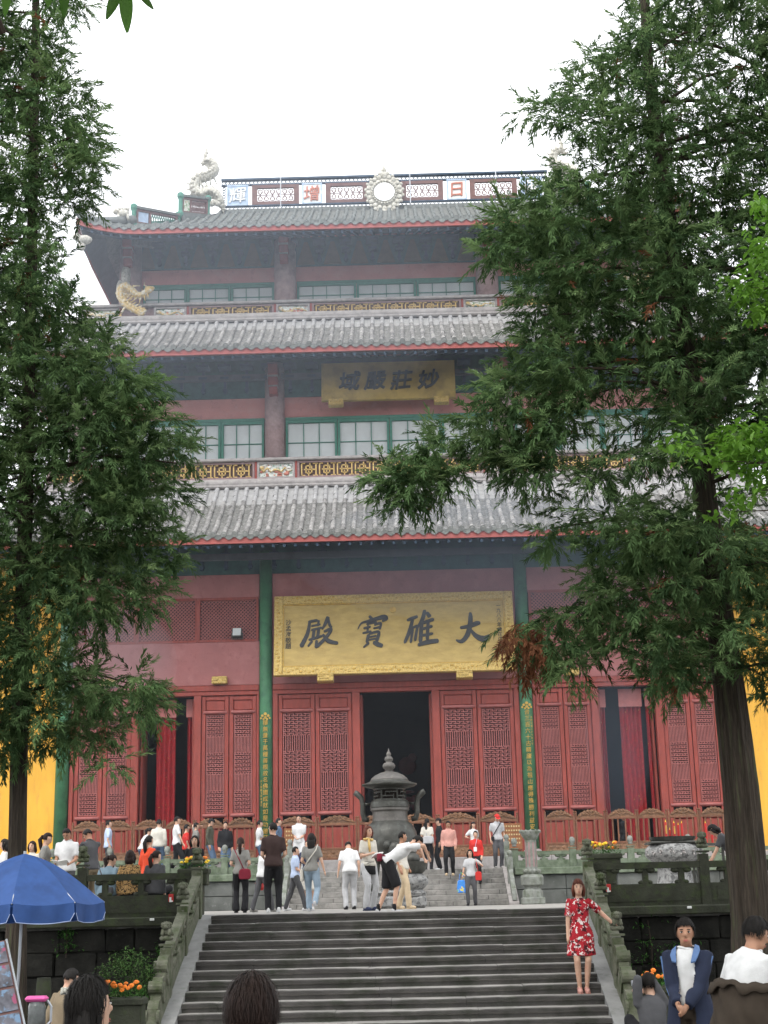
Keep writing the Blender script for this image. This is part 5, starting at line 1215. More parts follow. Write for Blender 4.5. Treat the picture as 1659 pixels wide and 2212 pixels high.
# ------------------------------------------------------------------ umbrella, rack and small things at the stair foot
um = thing('parasol', 'large bright blue parasol with scalloped valance at the left edge', 'parasol', (-4.72, 19.5, 0))
NP = 8; RU = 1.04; ZA, ZR = 2.62, 1.99
def urib(k): a = 2*PI*k/NP-PI/2+.12; return Vector((math.cos(a), math.sin(a), 0))
prof = [(0.0, 0), (.2, .06), (.45, .19), (.7, .38), (.88, .54), (1.0, ZA-ZR)]
def uprof(t):
    for (a, za), (b_, zb) in zip(prof, prof[1:]):
        if t <= b_: return za+(zb-za)*(t-a)/(b_-a)
    return prof[-1][1]
for k in range(NP):
    b = MB(); n = 8; m_ = 8; vs = []
    for i in range(n+1):
        t = i/n
        for j in range(m_+1):
            u = j/m_; d = urib(k).lerp(urib(k+1), u); sagg = .035*math.sin(PI*u)*t
            vs.append(d*RU*t+Vector((0, 0, ZA-uprof(t)-sagg)))
    b.add(vs, [(i*(m_+1)+j, i*(m_+1)+j+1, (i+1)*(m_+1)+j+1, (i+1)*(m_+1)+j) for i in range(n) for j in range(m_)]); pn = b.build('canopy_panel', 'bluecloth', um, smooth=True)
    b = MB(); vs = []; m_ = 16; pts = []
    for i in range(5):
        for j in range(m_+1):
            u = .02+.96*j/m_; d = urib(k).lerp(urib(k+1), u); e = min(u, 1-u); ln = .22*min(1, (e/.06)**.5) if e < .06 else .22
            w_ = .018*math.sin(u*14)*i/4; p = d*(RU+.004)+d.normalized()*w_+Vector((0, 0, ZR-.035*math.sin(PI*u)-ln*i/4)); vs.append(p)
            if i == 4: pts.append(p)
    b.add(vs, [(i*(m_+1)+j, i*(m_+1)+j+1, (i+1)*(m_+1)+j+1, (i+1)*(m_+1)+j) for i in range(4) for j in range(m_)]); va = b.build('valance', 'bluecloth', um, smooth=True)
    b = MB(); b.tube(pts, .005, 5); b.build('trim', 'bluetrim', va)
    b = MB(); b.tube([(0, 0, ZA-.03), urib(k)*RU*.5+Vector((0, 0, ZA-.25)), urib(k)*RU+Vector((0, 0, ZR-.01))], .008, 5); b.build('rib', 'steel', um)
b = MB(); b.tube([(-.06, 0, .02), (-.02, 0, 1.2), (0, 0, ZA+.03)], .02, 10); b.build('pole', 'steel', um)
b = MB(); b.lathe([(.25, 0), (.25, .08), (.05, .12)], (-.06, 0, 0), 20); b.build('base', 'bronze', um)
# leaning postcard rack
pr = thing('postcard_rack', 'narrow leaning rack of printed postcards below the parasol at the left edge', 'rack', (-3.63, 15, 0))
A_, B_ = Vector((-3.86, 15.0, 1.60)), Vector((-3.35, 14.4, .30)); o = Vector((-3.63, 15, 0)); d = (B_-A_).normalized(); sdv = Vector((.80, .5, .28)).normalized(); sdv = (sdv-d*sdv.dot(d)).normalized(); nv = sdv.cross(d).normalized()
if nv.y > 0: nv = -nv
Mr = Matrix((sdv, nv, d)).transposed()
L = (B_-A_).length; mid = (A_+B_)/2-o
b = MB(); b.box(mid, (.26, .03, L), Mr, ); b.build('board', 'brownframe', pr)
for s_ in (-1, 1): b = MB(); b.box(mid+sdv*s_*.135+nv*.012, (.018, .05, L), Mr); b.build('edge', 'steel', pr)
for k in range(6):
    b = MB(); b.box(Vector((0, 0, 0)), (.22, .006, L/6-.03), Mr); b.build('print', 'poster', pr, mid+d*(-L/2+L*(k+.5)/6)+nv*.022)
b = MB(); b.tube([A_-o+Vector((0, .3, 0)), A_-o+Vector((-.15, .9, -1.58))], .015, 8); b.build('prop', 'steel', pr)
# vendor table with flask, and a stone post behind
tb = thing('vendor_table', 'small vendor table at the lower left corner under the flask', 'table', (-2.95, 13.0, 0))
b = MB(); b.box((0, 0, .90), (.9, .5, .04)); b.build('top', 'brownframe', tb)
for sx in (-.4, .4):
    for sy in (-.2, .2): b = MB(); b.box((sx, sy, .44), (.04, .04, .88)); b.build('leg', 'brownframe', tb)
fk = thing('drink_flask', 'clear tea flask with bright pink lid on the vendor table', 'flask', (-2.89, 12.95, .92))
b = MB(); b.lathe([(.065, 0), (.075, .02), (.075, .20), (.06, .24)], seg=16); b.build('body', 'flaskglass', fk, smooth=True)
b = MB(); b.box((-.005, 0, .265), (.185, .11, .045), bev=.018); b.build('lid', 'pinkplastic', fk)
b = MB(); b.tube([(.085, 0, .25), (.12, 0, .2), (.12, 0, .08), (.075, 0, .04)], .012, 6); b.build('handle', 'steel', fk)
sp2 = thing('stone_post', 'round ringed stone post at the lower left before the dark wall', 'post', (-4.34, 19.2, 0))
b = MB(); b.lathe([(.085, 0), (.085, .62), (.10, .64), (.10, .70), (.08, .72), (.08, .78), (.095, .80), (.095, 1.0), (.085, 1.08)], seg=16); b.build('shaft', 'mossdark', sp2, smooth=R(40))
# red tags on the balustrades
for x, lab in ((-3.84, 'small red tag with white mark on the left terrace balustrade'), (3.72, 'small red tag with white mark on the right terrace balustrade')):
    t = thing('red_tag', lab, 'tag', (x, 26.09, 2.05)); b = MB(); b.box((0, 0, 0), (.085, .02, .13), bev=.005); b.build('card', 'redpaint', t)
    b = MB(); b.box((-.01, -.013, -.03), (.035, .004, .08)); b.box((.008, -.0135, -.055), (.05, .004, .025)); b.build('mark', 'whitepaint', t)
# ------------------------------------------------------------------ people
def cloth(name, col, rough=.85, **k):
    if name not in MATS: mat(name, col, rough, k.pop('var', .10), k.pop('scale', 9), k.pop('stain', None), k.pop('bump', .25), k.pop('bscale', 120), spec=.2, **k)
    return name
SKIN = mat('skin', (.54, .33, .235), .55, .08, 12, ((.52, .24, .17), 9, .55, .8), .05, 200, spec=.35) and 'skin'
mat('skintan', (.38, .20, .125), .55, .08, 12, ((.40, .17, .11), 9, .55, .8), .05, 200)
mat('hairblack', (.012, .010, .009), .62, .3, 40, None, .3, 150, aniso=(1, 1, .15), spec=.2)
mat('hairbrown', (.020, .0105, .008), .62, .3, 40, None, .3, 150, aniso=(1, 1, .15), spec=.2)
mat('hairred', (.11, .035, .022), .62, .3, 40, None, .3, 150, aniso=(1, 1, .15), spec=.2)
mat('eyewhite', (.65, .62, .58), .3, .03); mat('eyedark', (.01, .008, .007), .2, .1); mat('lip', (.42, .13, .11), .5, .08)
CL = dict(white=(.62, .62, .62), cream=(.56, .53, .47), lblue=(.42, .50, .66), grey=(.22, .215, .20), dgrey=(.075, .075, .08), black=(.016, .016, .018), navy=(.028, .035, .075), brown=(.045, .028, .026), tan=(.34, .25, .16),
          khaki=(.21, .165, .11), red=(.52, .035, .03), orange=(.60, .07, .03), pink=(.50, .26, .22), olive=(.075, .075, .055), jean=(.09, .14, .22), jeanlight=(.24, .31, .38), greylight=(.42, .42, .43), beige=(.50, .39, .26), bluejk=(.020, .026, .050), bluelt=(.10, .17, .33), brownjk=(.045, .034, .025), denim=(.18, .25, .30), wine=(.18, .02, .035))
for k_, v_ in CL.items(): cloth('c_'+k_, v_)
cloth('c_floral', (.36, .018, .028), stain=((.66, .62, .60), 17, .545, .575), stain2=((.06, .012, .015), 13, .57, .60), var=.2, scale=20)
cloth('c_leopard', (.36, .22, .09), stain=((.02, .014, .01), 34, .50, .54), var=.25, scale=20)
cloth('c_stripe', (.55, .52, .46), stain=((.03, .03, .03), 12, .52, .55), aniso=(.2, .2, 3))
PENDING = []     # (object, voxel, wrinkle amount, trim function)
def capsule(b, a, c, r0, r1, seg=10):
    a, c = Vector(a), Vector(c); b.tube([a, a.lerp(c, .5), c], [r0, (r0+r1)/2, r1], seg); b.ball(a, r0, seg, 6); b.ball(c, r1, seg, 6)
def ik(a, t, l1, l2, pole):
    a, t = Vector(a), Vector(t); d = t-a; L = min(d.length, (l1+l2)*.998); d = d.normalized()
    t = a+d*L; x = (l1*l1-l2*l2+L*L)/(2*L); h = math.sqrt(max(l1*l1-x*x, 1e-6)); p = Vector(pole)-d*Vector(pole).dot(d)
    p = p.normalized() if p.length > 1e-4 else d.orthogonal(); return a+d*x+p*h, t
def shell(center, rad, keep, Hm, seg=22, rings=16, thick=.0, rough=.0, seed=0):
    bb = MB(); bb.ball((0, 0, 0), (1, 1, 1), seg, rings); used = []; vs = []
    for f_ in bb.f:
        c = sum((Vector(bb.v[i]) for i in f_), Vector())/len(f_)
        if keep(c): used.append(f_)
    for i, v in enumerate(bb.v):
        q = 1+rough*mnoise.noise(Vector(v)*4+Vector((seed, 0, 0)))+rough*.6*mnoise.noise(Vector(v)*11); vs.append(Vector(center)+Hm @ Vector((v[0]*rad[0]*q, v[1]*rad[1]*q, v[2]*rad[2]*q)))
    inn = [Vector(center)+(p-Vector(center))*.86 for p in vs]; n = len(vs); edges = {}
    for f_ in used:
        for i in range(len(f_)): e = (f_[i], f_[(i+1) % len(f_)]); edges[e] = 1
    rim = [(a, b_, b_+n, a+n) for (a, b_) in edges if (b_, a) not in edges]
    out = MB(); out.add(vs+inn, used+[tuple(i+n for i in reversed(f_)) for f_ in used]+rim); return out
def person(label, x, y, z, h, face, top='white', sleeve='short', bot='trousers', bcol='black', shoe='black', hair='short', hcol='hairblack', fem=False, lean=0, side=0, turn=0, nod=0, RH=None, LH=None, stride=0, sit=None, hero=False, skin='skin', fat=1.0, RF=None, LF=None, extra=None, feat=None, jacket=None, group=None, loose=1.0, hem=.86):
    s = h/1.70; rz = {'away': 0, 'cam': PI}.get(face) if isinstance(face, str) else R(face)
    root = thing('person', label, 'person', (x, y, z), rz, group); root.scale = (s, s, s)
    vox = .017 if y < 24 else (.025 if y < 37 else .034); bvox = .015 if y < 10 else (.012 if y < 15 else (.014 if y < 24 else (.024 if y < 37 else .035)))
    pelz = .93 if sit is None else sit+.11
    piv = Vector((0, 0, pelz)); Rl = Euler((R(-lean), R(side), 0)).to_matrix()
    dz = pelz-.93
    UP = lambda p: piv+Rl @ (Vector(p)+Vector((0, 0, dz))-piv)
    hipw, shw = (.092, .155) if fem else (.09, .178)
    # legs
    legs = []
    for sg in (1, -1):
        hp_ = Vector((sg*hipw, 0, pelz-.03)); F = (RF if sg > 0 else LF)
        if F is None: F = (sg*.10, .0+stride*sg*.5, .085) if sit is None else (sg*.12, .40, .085)
        kn, an = ik(hp_, F, .425, .425, (sg*.1, 1, 0) if sit is None else (sg*.15, 1, .6)); legs.append((sg, hp_, kn, an))
    # arms
    arms = []
    for sg in (1, -1):
        sh = UP((sg*shw, -.005, 1.365)); tg = RH if sg > 0 else LH
        tg = Vector(tg) if tg is not None else UP((sg*(shw+.055), .05, .86))
        if tg is not None and (RH if sg > 0 else LH) is not None and sit is not None: tg = tg+Vector((0, 0, 0))
        el, wr = ik(sh, tg, .285, .245, Rl @ Vector((sg*.30, -1, -.3))); arms.append((sg, sh, el, wr))
    nb = UP((0, -.015, 1.44)); Hm = Rl @ Euler((R(-nod), 0, R(-turn))).to_matrix(); hc = UP((0, .0, 1.487))+Hm @ Vector((0, .022, .085))
    # --- body: one continuous surface
    b = MB()
    b.ball(hc+Hm @ Vector((0, -.006, .012)), (.074, .092, .104), 16, 12, Hm); b.ball(hc+Hm @ Vector((0, .022, -.058)), (.054, .060, .058), 14, 10, Hm)
    b.ball(hc+Hm @ Vector((0, .091, -.012)), (.013, .018, .024), 8, 6, Hm)
    for sg in (-1, 1): b.ball(hc+Hm @ Vector((sg*.075, -.004, -.008)), (.011, .024, .032), 8, 6, Hm)
    b.tube([nb+Vector((0, 0, -.08)), nb, hc+Hm @ Vector((0, -.012, -.05))], [.075, .054, .052], 12)
    b.tube([UP((0, 0, .90)), UP((0, 0, 1.1)), UP((0, 0, 1.3)), UP((0, 0, 1.41))], [.11, .10, .13, .10], 12, ry=[.08, .075, .09, .06], up=Rl @ Vector((1, 0, 0)))
    for sg, sh, el, wr in arms:
        capsule(b, sh, el, .047, .039); capsule(b, el, wr, .039, .027)
        d = (wr-el).normalized(); inn = Vector((-sg, 0, 0)); inn = (inn-d*inn.dot(d)).normalized(); fw_ = d.cross(inn)*sg
        pc = wr+d*.045; b.ball(pc, (.022, .038, .048), 8, 6, Matrix((inn, fw_, d)).transposed())
        capsule(b, wr, wr+d*.03, .026, .024, 8)
        if hero or s*1.7 > 0:
            for q in range(4):
                o_ = fw_*(.027-.018*q); l_ = (.038, .045, .042, .032)[q]; p0 = pc+o_+d*.035; p1 = p0+d*l_*.6+inn*.006; p2 = p1+d*l_*.35+inn*.022
                b.tube([p0, p1, p2], [.0085, .008, .006], 6)
            p0 = wr+d*.02+fw_*.028; b.tube([p0, p0+fw_*.024+d*.026+inn*.008, p0+fw_*.028+d*.055+inn*.02], [.011, .0095, .007], 6)
    for sg, hp_, kn, an in legs:
        b.tube([hp_+Vector((0, 0, .03)), hp_.lerp(kn, .5), kn, kn.lerp(an, .35)+Vector((0, -.012, 0)), an], [.085, .070, .052, .050, .032], 12); b.ball(kn, .052, 10, 6)
        b.tube([an, an+Vector((0, .02, -.04)), an+Vector((0, .10, -.062))], [.034, .034, .028], 8)
    PENDING.append((b.build('body', skin, root), bvox, 0, None))
    # --- top
    if bot == 'dress': hem = .56
    t = MB(); f_ = fat*loose
    wr_ = ((hem, .180, .137), (.94, .176, .134), (1.06, .138, .105), (1.18, .148, .118), (1.29, .168, .125), (1.36, .158, .105), (1.405, .130, .090), (1.455, .066, .064)) if not fem else ((hem, .180, .140), (.94, .174, .132), (1.06, .132, .104), (1.17, .135, .108), (1.27, .148, .130), (1.345, .132, .100), (1.40, .095, .075), (1.445, .058, .056))
    if bot == 'dress': wr_ = ((.56, .235, .185), (.66, .215, .17), (.80, .202, .155), (.93, .186, .140), (1.06, .132, .104), (1.17, .135, .108), (1.27, .148, .132), (1.345, .132, .098), (1.395, .10, .075), (1.425, .075, .066))
    pts = [UP((0, 0, q[0])) if q[0] > .86 or bot != 'dress' else Vector((0, 0, q[0]+dz)) for q in wr_]
    t.tube(pts, [q[1]*f_ for q in wr_], 20, ry=[q[2]*f_*(1.12 if fat > 1.05 and q[0] < 1.25 else 1) for q in wr_], up=Rl @ Vector((1, 0, 0)))
    for sg, sh, el, wr in arms:
        if sleeve == 'none': continue
        r0 = .057*loose
        if sleeve == 'short': e = sh.lerp(el, .78); t.tube([sh-(el-sh)*.12+Vector((0, 0, .01)), sh.lerp(el, .3), e], [r0*.85, r0, r0*1.08], 12)
        else: t.tube([sh-(el-sh)*.12+Vector((0, 0, .01)), sh.lerp(el, .4), el, el.lerp(wr, .5), wr.lerp(el, .06)], [r0*.9, r0*.98, r0*.88, r0*.76, r0*.62], 12); t.ball(el, r0*.88, 10, 6)
        t.ball(sh, r0*.98, 12, 8)
    PENDING.append((t.build('dress' if bot == 'dress' else 'shirt', 'c_'+top, root), vox, .010 if hero else .008, None))
    if hero or fem is False and face != 'away':
        c = MB(); cp = [UP((.075*math.cos(a), .062*math.sin(a)+.0, 1.44+.012*math.sin(a*2))) for a in [2*PI*q/16 for q in range(17)]]
        if sleeve != 'none' and bot != 'dress': c.tube(cp, .014, 6, caps=False); c.build('collar', 'c_'+top, root, smooth=True)
    # --- bottom
    if bot in ('trousers', 'shorts', 'bell'):
        t = MB(); t.tube([Vector((0, 0, pelz-.10)), Vector((0, 0, pelz)), UP((0, 0, .98)), UP((0, 0, 1.04))], [.155*fat, .168*fat, .158*fat, .145*fat], 18, ry=[.115*fat, .125*fat, .118*fat, .108*fat], up=(1, 0, 0))
        for sg, hp_, kn, an in legs:
            if bot == 'shorts': e = kn.lerp(an, .06); t.tube([hp_+Vector((0, 0, .02)), hp_.lerp(kn, .5), e], [.098, .098, .095], 14)
            else:
                fl = .085 if bot == 'bell' else .066
                t.tube([hp_+Vector((0, 0, .02)), hp_.lerp(kn, .5), kn, kn.lerp(an, .5), an+Vector((0, 0, -.045))], [.095, .088, .070 if fem else .078, .068 if bot != 'bell' else .074, fl], 14); t.ball(kn, .072, 10, 6)
        PENDING.append((t.build('trousers' if bot != 'shorts' else 'shorts', 'c_'+bcol, root), vox, .009, None))
    for sg, hp_, kn, an in legs:
        if bot == 'shorts': q = MB(); q.tube([an+Vector((0, 0, .10)), an+Vector((0, 0, -.02))], .038, 10); q.build('sock', 'c_'+('black' if shoe == 'greylight' else 'white'), root, smooth=True)
        q = MB(); c = an+Vector((0, .055, -.048)); q.ball(c, (.045, .130, .042), 12, 8); q.ball(an+Vector((0, -.01, -.025)), (.042, .055, .055), 10, 6); q.box(c+Vector((0, 0, -.027)), (.078, .235, .018), bev=.008)
        q.build('shoe', 'c_'+shoe, root, smooth=True)
    # --- hair
    if hair != 'none':
        big = 1.0
        if hair == 'short': K = lambda c: (c.z > .66-.28*abs(c.x)+.16*mnoise.noise(c*5+Vector((x, 0, 0)))) or (c.y < .02+.12*mnoise.noise(c*6) and c.z > -.28+.1*mnoise.noise(c*7)) ; hb = shell(hc+Hm @ Vector((0, -.010, .014)), (.084, .102, .114), K, Hm, rough=.06, seed=x)
        elif hair == 'bald': K = lambda c: (c.y < .0 and -.30 < c.z < .35); hb = shell(hc+Hm @ Vector((0, -.010, .010)), (.080, .099, .108), K, Hm, rough=.03, seed=x)
        elif hair in ('long', 'bob', 'halfup'):
            K = lambda c: (c.z > .62-.3*abs(c.x)+.2*mnoise.noise(c*5+Vector((x, 0, 0)))) or (c.y < .16+.12*mnoise.noise(c*6) and c.z > -.55); hb = shell(hc+Hm @ Vector((0, -.012, .008)), (.090, .106, .122), K, Hm, rough=.05, seed=x)
            ln = {'bob': .15, 'long': .42, 'halfup': .30}[hair]
            pts = [hc+Hm @ Vector((0, -.045, .02)), hc+Hm @ Vector((0, -.062, -.09)), hc+Hm @ Vector((0, -.07, -.02-ln*.5))+Vector((0, -.0, -.02)), hc+Hm @ Vector((0, -.085, 0))+Vector((0, -.01, -ln))]
            hb.tube(pts, [.080, .094, .088 if hair != 'long' else .075, .045], 14, ry=[.055, .060, .050, .02], up=Hm @ Vector((1, 0, 0)))
            if hair != 'halfup':
                for sg in (-1, 1): hb.tube([hc+Hm @ Vector((sg*.072, .02, .05)), hc+Hm @ Vector((sg*.088, .015, -.03)), hc+Hm @ Vector((sg*.084, -.005, -.13))], [.02, .026, .012], 8)
        elif hair == 'pony':
            K = lambda c: (c.z > .42) or (c.y < .12 and c.z > -.42); hb = shell(hc+Hm @ Vector((0, -.010, .012)), (.083, .102, .113), K, Hm, rough=.04, seed=x)
            hb.ball(hc+Hm @ Vector((0, -.115, .02)), (.035, .035, .035), 8, 6); hb.tube([hc+Hm @ Vector((0, -.115, .02)), hc+Hm @ Vector((0, -.15, -.05)), hc+Hm @ Vector((0, -.13, 0))+Vector((0, 0, -.20)), hc+Hm @ Vector((0, -.12, 0))+Vector((0, 0, -.30))], [.03, .045, .038, .01], 10)
        elif hair in ('cap', 'capred'):
            K = lambda c: (c.y < .1 and c.z > -.30 and c.z < .5); hb = shell(hc+Hm @ Vector((0, -.010, .008)), (.081, .099, .108), K, Hm, rough=.03, seed=x)
            q = shell(hc+Hm @ Vector((0, -.006, .030)), (.092, .110, .102), lambda c: c.z > .12, Hm); pts = [hc+Hm @ Vector((.085*math.cos(a), .085+.10*math.sin(a), .040-.02*math.sin(a))) for a in [PI*i/10 for i in range(11)]]
            q.add([hc+Hm @ Vector((0, .06, .05))]+pts, [(0, i+1, i+2) for i in range(10)])
            q.build('cap', 'c_red' if hair == 'capred' else 'c_black', root, smooth=True)
        ho = hb.build('hair', hcol, root, smooth=True)
        if hero and y < 24:   # loose strands over the hair mass
            rr = random.Random(int(abs(x)*100)); q = MB(); top = Vector((0, -.03, .10)); ext = {'halfup': .32, 'bob': .12, 'long': .3}.get(hair, .0)
            for k in range(950):
                az = rr.uniform(0, 2*PI); 
                frontal = math.sin(az) > .35
                p1 = rr.uniform(.9, 1.25) if frontal else rr.uniform(1.5, 2.15); p0 = rr.uniform(0, p1*.6); prev = None; sc_ = rr.uniform(1.0, 1.07) if rr.random() < .8 else rr.uniform(1.05, 1.16)
                row = []
                for i in range(7):
                    ph = p0+(p1-p0)*i/6; aa = az+.10*math.sin(ph*4+k)
                    lp = Vector((.085*sc_*math.sin(ph)*math.cos(aa), -.012+.104*sc_*math.sin(ph)*math.sin(aa), .016+.117*sc_*math.cos(ph))); row.append(lp)
                if ext and math.sin(az) < .2 and p1 > 1.6:
                    e = row[-1]; row += [e+Vector((e.x*.12+rr.uniform(-.01, .01), -.012, -ext*.35)), e+Vector((e.x*.05+rr.uniform(-.02, .02), -.03, -ext*rr.uniform(.6, 1.0)))]
                wv = rr.uniform(.0012, .003); vs = []
                for i, lp in enumerate(row):
                    sd_ = Vector((-math.sin(az), math.cos(az), 0))*wv*(1-.8*i/len(row)); vs += [hc+Hm @ (lp-sd_), hc+Hm @ (lp+sd_)]
                q.add(vs, [(2*i, 2*i+1, 2*i+3, 2*i+2) for i in range(len(row)-1)])
            tag(q.build('hair_strands', hcol, ho), kind='stuff')
    # --- face
    if feat is None: feat = face == 'cam' or hero or (isinstance(face, (int, float)) and abs(face) > 40)
    if feat:
        for sg in (-1, 1):
            q = MB(); q.ball(hc+Hm @ Vector((sg*.031, .0735, .012)), (.0150, .0085, .0065), 10, 6, Hm); ey = q.build('eye', 'eyewhite', root, smooth=True)
            q = MB(); q.ball(hc+Hm @ Vector((sg*.031, .0795, .0125)), (.0078, .0048, .0066), 8, 6, Hm); q.ball(hc+Hm @ Vector((sg*.031, .0775, .0185)), (.0170, .0062, .0032), 8, 5, Hm); q.build('iris', 'eyedark', ey, smooth=True)
            q = MB(); q.ball(hc+Hm @ Vector((sg*.033, .0775, .035)), (.020, .007, .004), 8, 5, Hm); q.build('eyebrow', hcol if hcol != 'hairred' else 'hairbrown', root, smooth=True)
        q = MB(); q.ball(hc+Hm @ Vector((0, .0795, -.058)), (.025, .007, .0045), 10, 6, Hm); q.ball(hc+Hm @ Vector((0, .0795, -.067)), (.018, .007, .0045), 10, 6, Hm); q.build('lips', 'lip', root, smooth=True)
    ctx = dict(root=root, UP=UP, hc=hc, Hm=Hm, arms=arms, legs=legs, s=s, nb=nb)
    return ctx
def wpt(ctx, p): return Vector(ctx['root'].matrix_basis @ Vector(p))
def bag(ctx, label, p, size, matn, strap=None, name='handbag', rz=0):
    """a bag hanging at body point p; strap: list of body points"""
    o = wpt(ctx, p); t = thing(name, label, 'bag', o, ctx['root'].rotation_euler.z+rz); s = ctx['s']; b = MB(); w_, d_, h_ = size
    b.prism([(-w_*.42, -h_/2), (w_*.42, -h_/2), (w_*.5, -h_*.2), (w_*.46, h_*.35), (w_*.3, h_/2), (-w_*.3, h_/2), (-w_*.46, h_*.35), (-w_*.5, -h_*.2)], -d_/2, d_/2); o2 = b.build('pouch', matn, t); o2.modifiers.new('b', 'BEVEL').width = min(d_, h_)*.18; PENDING.append((o2, None, 0, None))
    b = MB()
    if strap:
        inv_ = t.matrix_basis.inverted(); b.tube([inv_ @ wpt(ctx, q) for q in strap], .013*s, 6)
    else: b.tube([(-w_*.25, 0, h_*.45), (-w_*.2, 0, h_*.9), (0, 0, h_*1.1), (w_*.2, 0, h_*.9), (w_*.25, 0, h_*.45)], .01, 6)
    b.build('strap', matn, t, smooth=True)
    return t
# ---- at the foot of the stairs
P1 = person('dark-haired woman in close profile with hair clip at the lower left', -1.10, 6.5, 0, 1.63, -52, 'dgrey', 'short', 'trousers', 'black', hair='halfup', fem=True, hero=True, nod=-4)
hcw = None
c = thing('hair_clip', 'beaded silver clip in the hair of the woman at the lower left', 'hair clip', wpt(P1, P1['hc']+P1['Hm'] @ Vector((-.02, -.100, .075)))); b = MB()
for k in range(9): b.ball((-.022+.012*(k % 4), -.012+.006*(k % 3), .008*(k % 3)), .008, 7, 5)
b.build('beads', 'ivory', c, smooth=True); b = MB(); b.box((0, .004, 0), (.06, .008, .012)); b.build('bar', 'steel', c)
person('person seen only as a dark brown head of hair at the bottom centre', -.24, 4.9, 0, 1.695, 'away', 'black', 'short', 'trousers', 'black', hair='short', hcol='hairbrown', hero=True, fat=1.0)
P3 = person('smiling man in navy jacket over white polo shirt at lower right', 2.80, 14.0, 0, 1.70, 156, 'white', 'short', 'trousers', 'brownjk', 'black', turn=-14, hero=True, hem=.95, skin='skintan', RH=(.05, .25, .97), LH=(-.03, .27, .95))
P4 = person('stout man in white shirt turned away with brown jacket at his waist', 2.86, 12.0, 0, 1.76, -48, 'white', 'short', 'trousers', 'brownjk', 'black', hero=True, skin='skintan', fat=1.22, lean=16, turn=28, nod=6, RH=(.30, .42, 1.0), LH=(-.30, .36, .95))
P5 = person('crouching photographer in dark clothes raising a camera at the lower right', 3.08, 18.0, 0, 1.68, 18, 'dgrey', 'long', 'trousers', 'black', hair='short', sit=.16, lean=4, LH=(-.12, .20, .86), RH=(.05, .22, .86), hero=True, fat=1.1)
person('man in beige jacket seated behind the woman at the lower left', -3.62, 17.0, 0, 1.66, -40, 'khaki', 'long', 'trousers', 'dgrey', hair='short', sit=.44, lean=10, turn=-5, nod=10)
b = thing('camera', 'small silver camera held up by the crouching photographer', 'camera', wpt(P5, (-.05, .30, .92)), R(18)); q = MB(); q.box((0, 0, 0), (.11, .03, .065), bev=.006); q.build('body', 'steel', b); q = MB(); q.tube([(0, .01, 0), (0, .045, 0)], .022, 12); q.build('lens', 'bronze', b)
def jacket_open(ctx, m1, m2):
    root, UP, arms = ctx['root'], ctx['UP'], ctx['arms']; t = MB(); w_ = ((.76, .222, .182), (.86, .216, .172), (.94, .206, .160), (1.06, .184, .142), (1.2, .176, .138), (1.30, .182, .138), (1.36, .178, .122), (1.41, .148, .105), (1.455, .092, .085))
    t.tube([UP((0, -.008, q[0])) for q in w_], [q[1] for q in w_], 24, ry=[q[2] for q in w_], up=(1, 0, 0))
    for sg, sh, el, wr in arms:
        t.tube([sh-(el-sh)*.12+Vector((0, 0, .012)), sh.lerp(el, .4), el, el.lerp(wr, .5), wr.lerp(el, .05)], [.060, .068, .066, .062, .052], 14); t.ball(el, .066, 12, 8); t.ball(sh, .066, 12, 8)
    def trim(co): z = co.z; w2 = .055+.032*max(0, min(1, (z-1.0)/.45))+.05*max(0, (1.0-z)); return co.y > .05 and abs(co.x+.012) < w2 and z < 1.47 and not (abs(co.x) > .02 and co.y > .19)
    PENDING.append((t.build('jacket', m1, root), .011, .012, trim))
    for sg in (-1, 1):
        c = MB(); vs = [UP(p) for p in ((sg*.070, -.055, 1.475), (sg*.085, .03, 1.465), (sg*.075, .105, 1.385), (sg*.066, .142, 1.325), (sg*.108, .138, 1.335), (sg*.128, .105, 1.385), (sg*.130, .02, 1.43), (sg*.105, -.06, 1.46))]
        c.add(vs+[v+Vector((0, -.006, -.012)) for v in vs], [(0, 1, 6, 7), (1, 2, 5, 6), (2, 3, 4, 5), (8, 15, 14, 9), (9, 14, 13, 10), (10, 13, 12, 11), (3, 2, 10, 11), (4, 3, 11, 12), (5, 4, 12, 13), (6, 5, 13, 14), (7, 6, 14, 15)]); c.build('collar_flap', m2, root)
        a = [q for q in arms if q[0] == sg][0]; c = MB(); off = Vector((sg*.056, .015, .005)); c.tube([a[1]+off, a[1].lerp(a[2], .5)+off*1.05, a[2]+off*.98, a[2].lerp(a[3], .5)+off*.85], [.012]*4, 6); c.build('sleeve_stripe', m2, root)
jacket_open(P3, 'c_bluejk', 'c_bluelt')
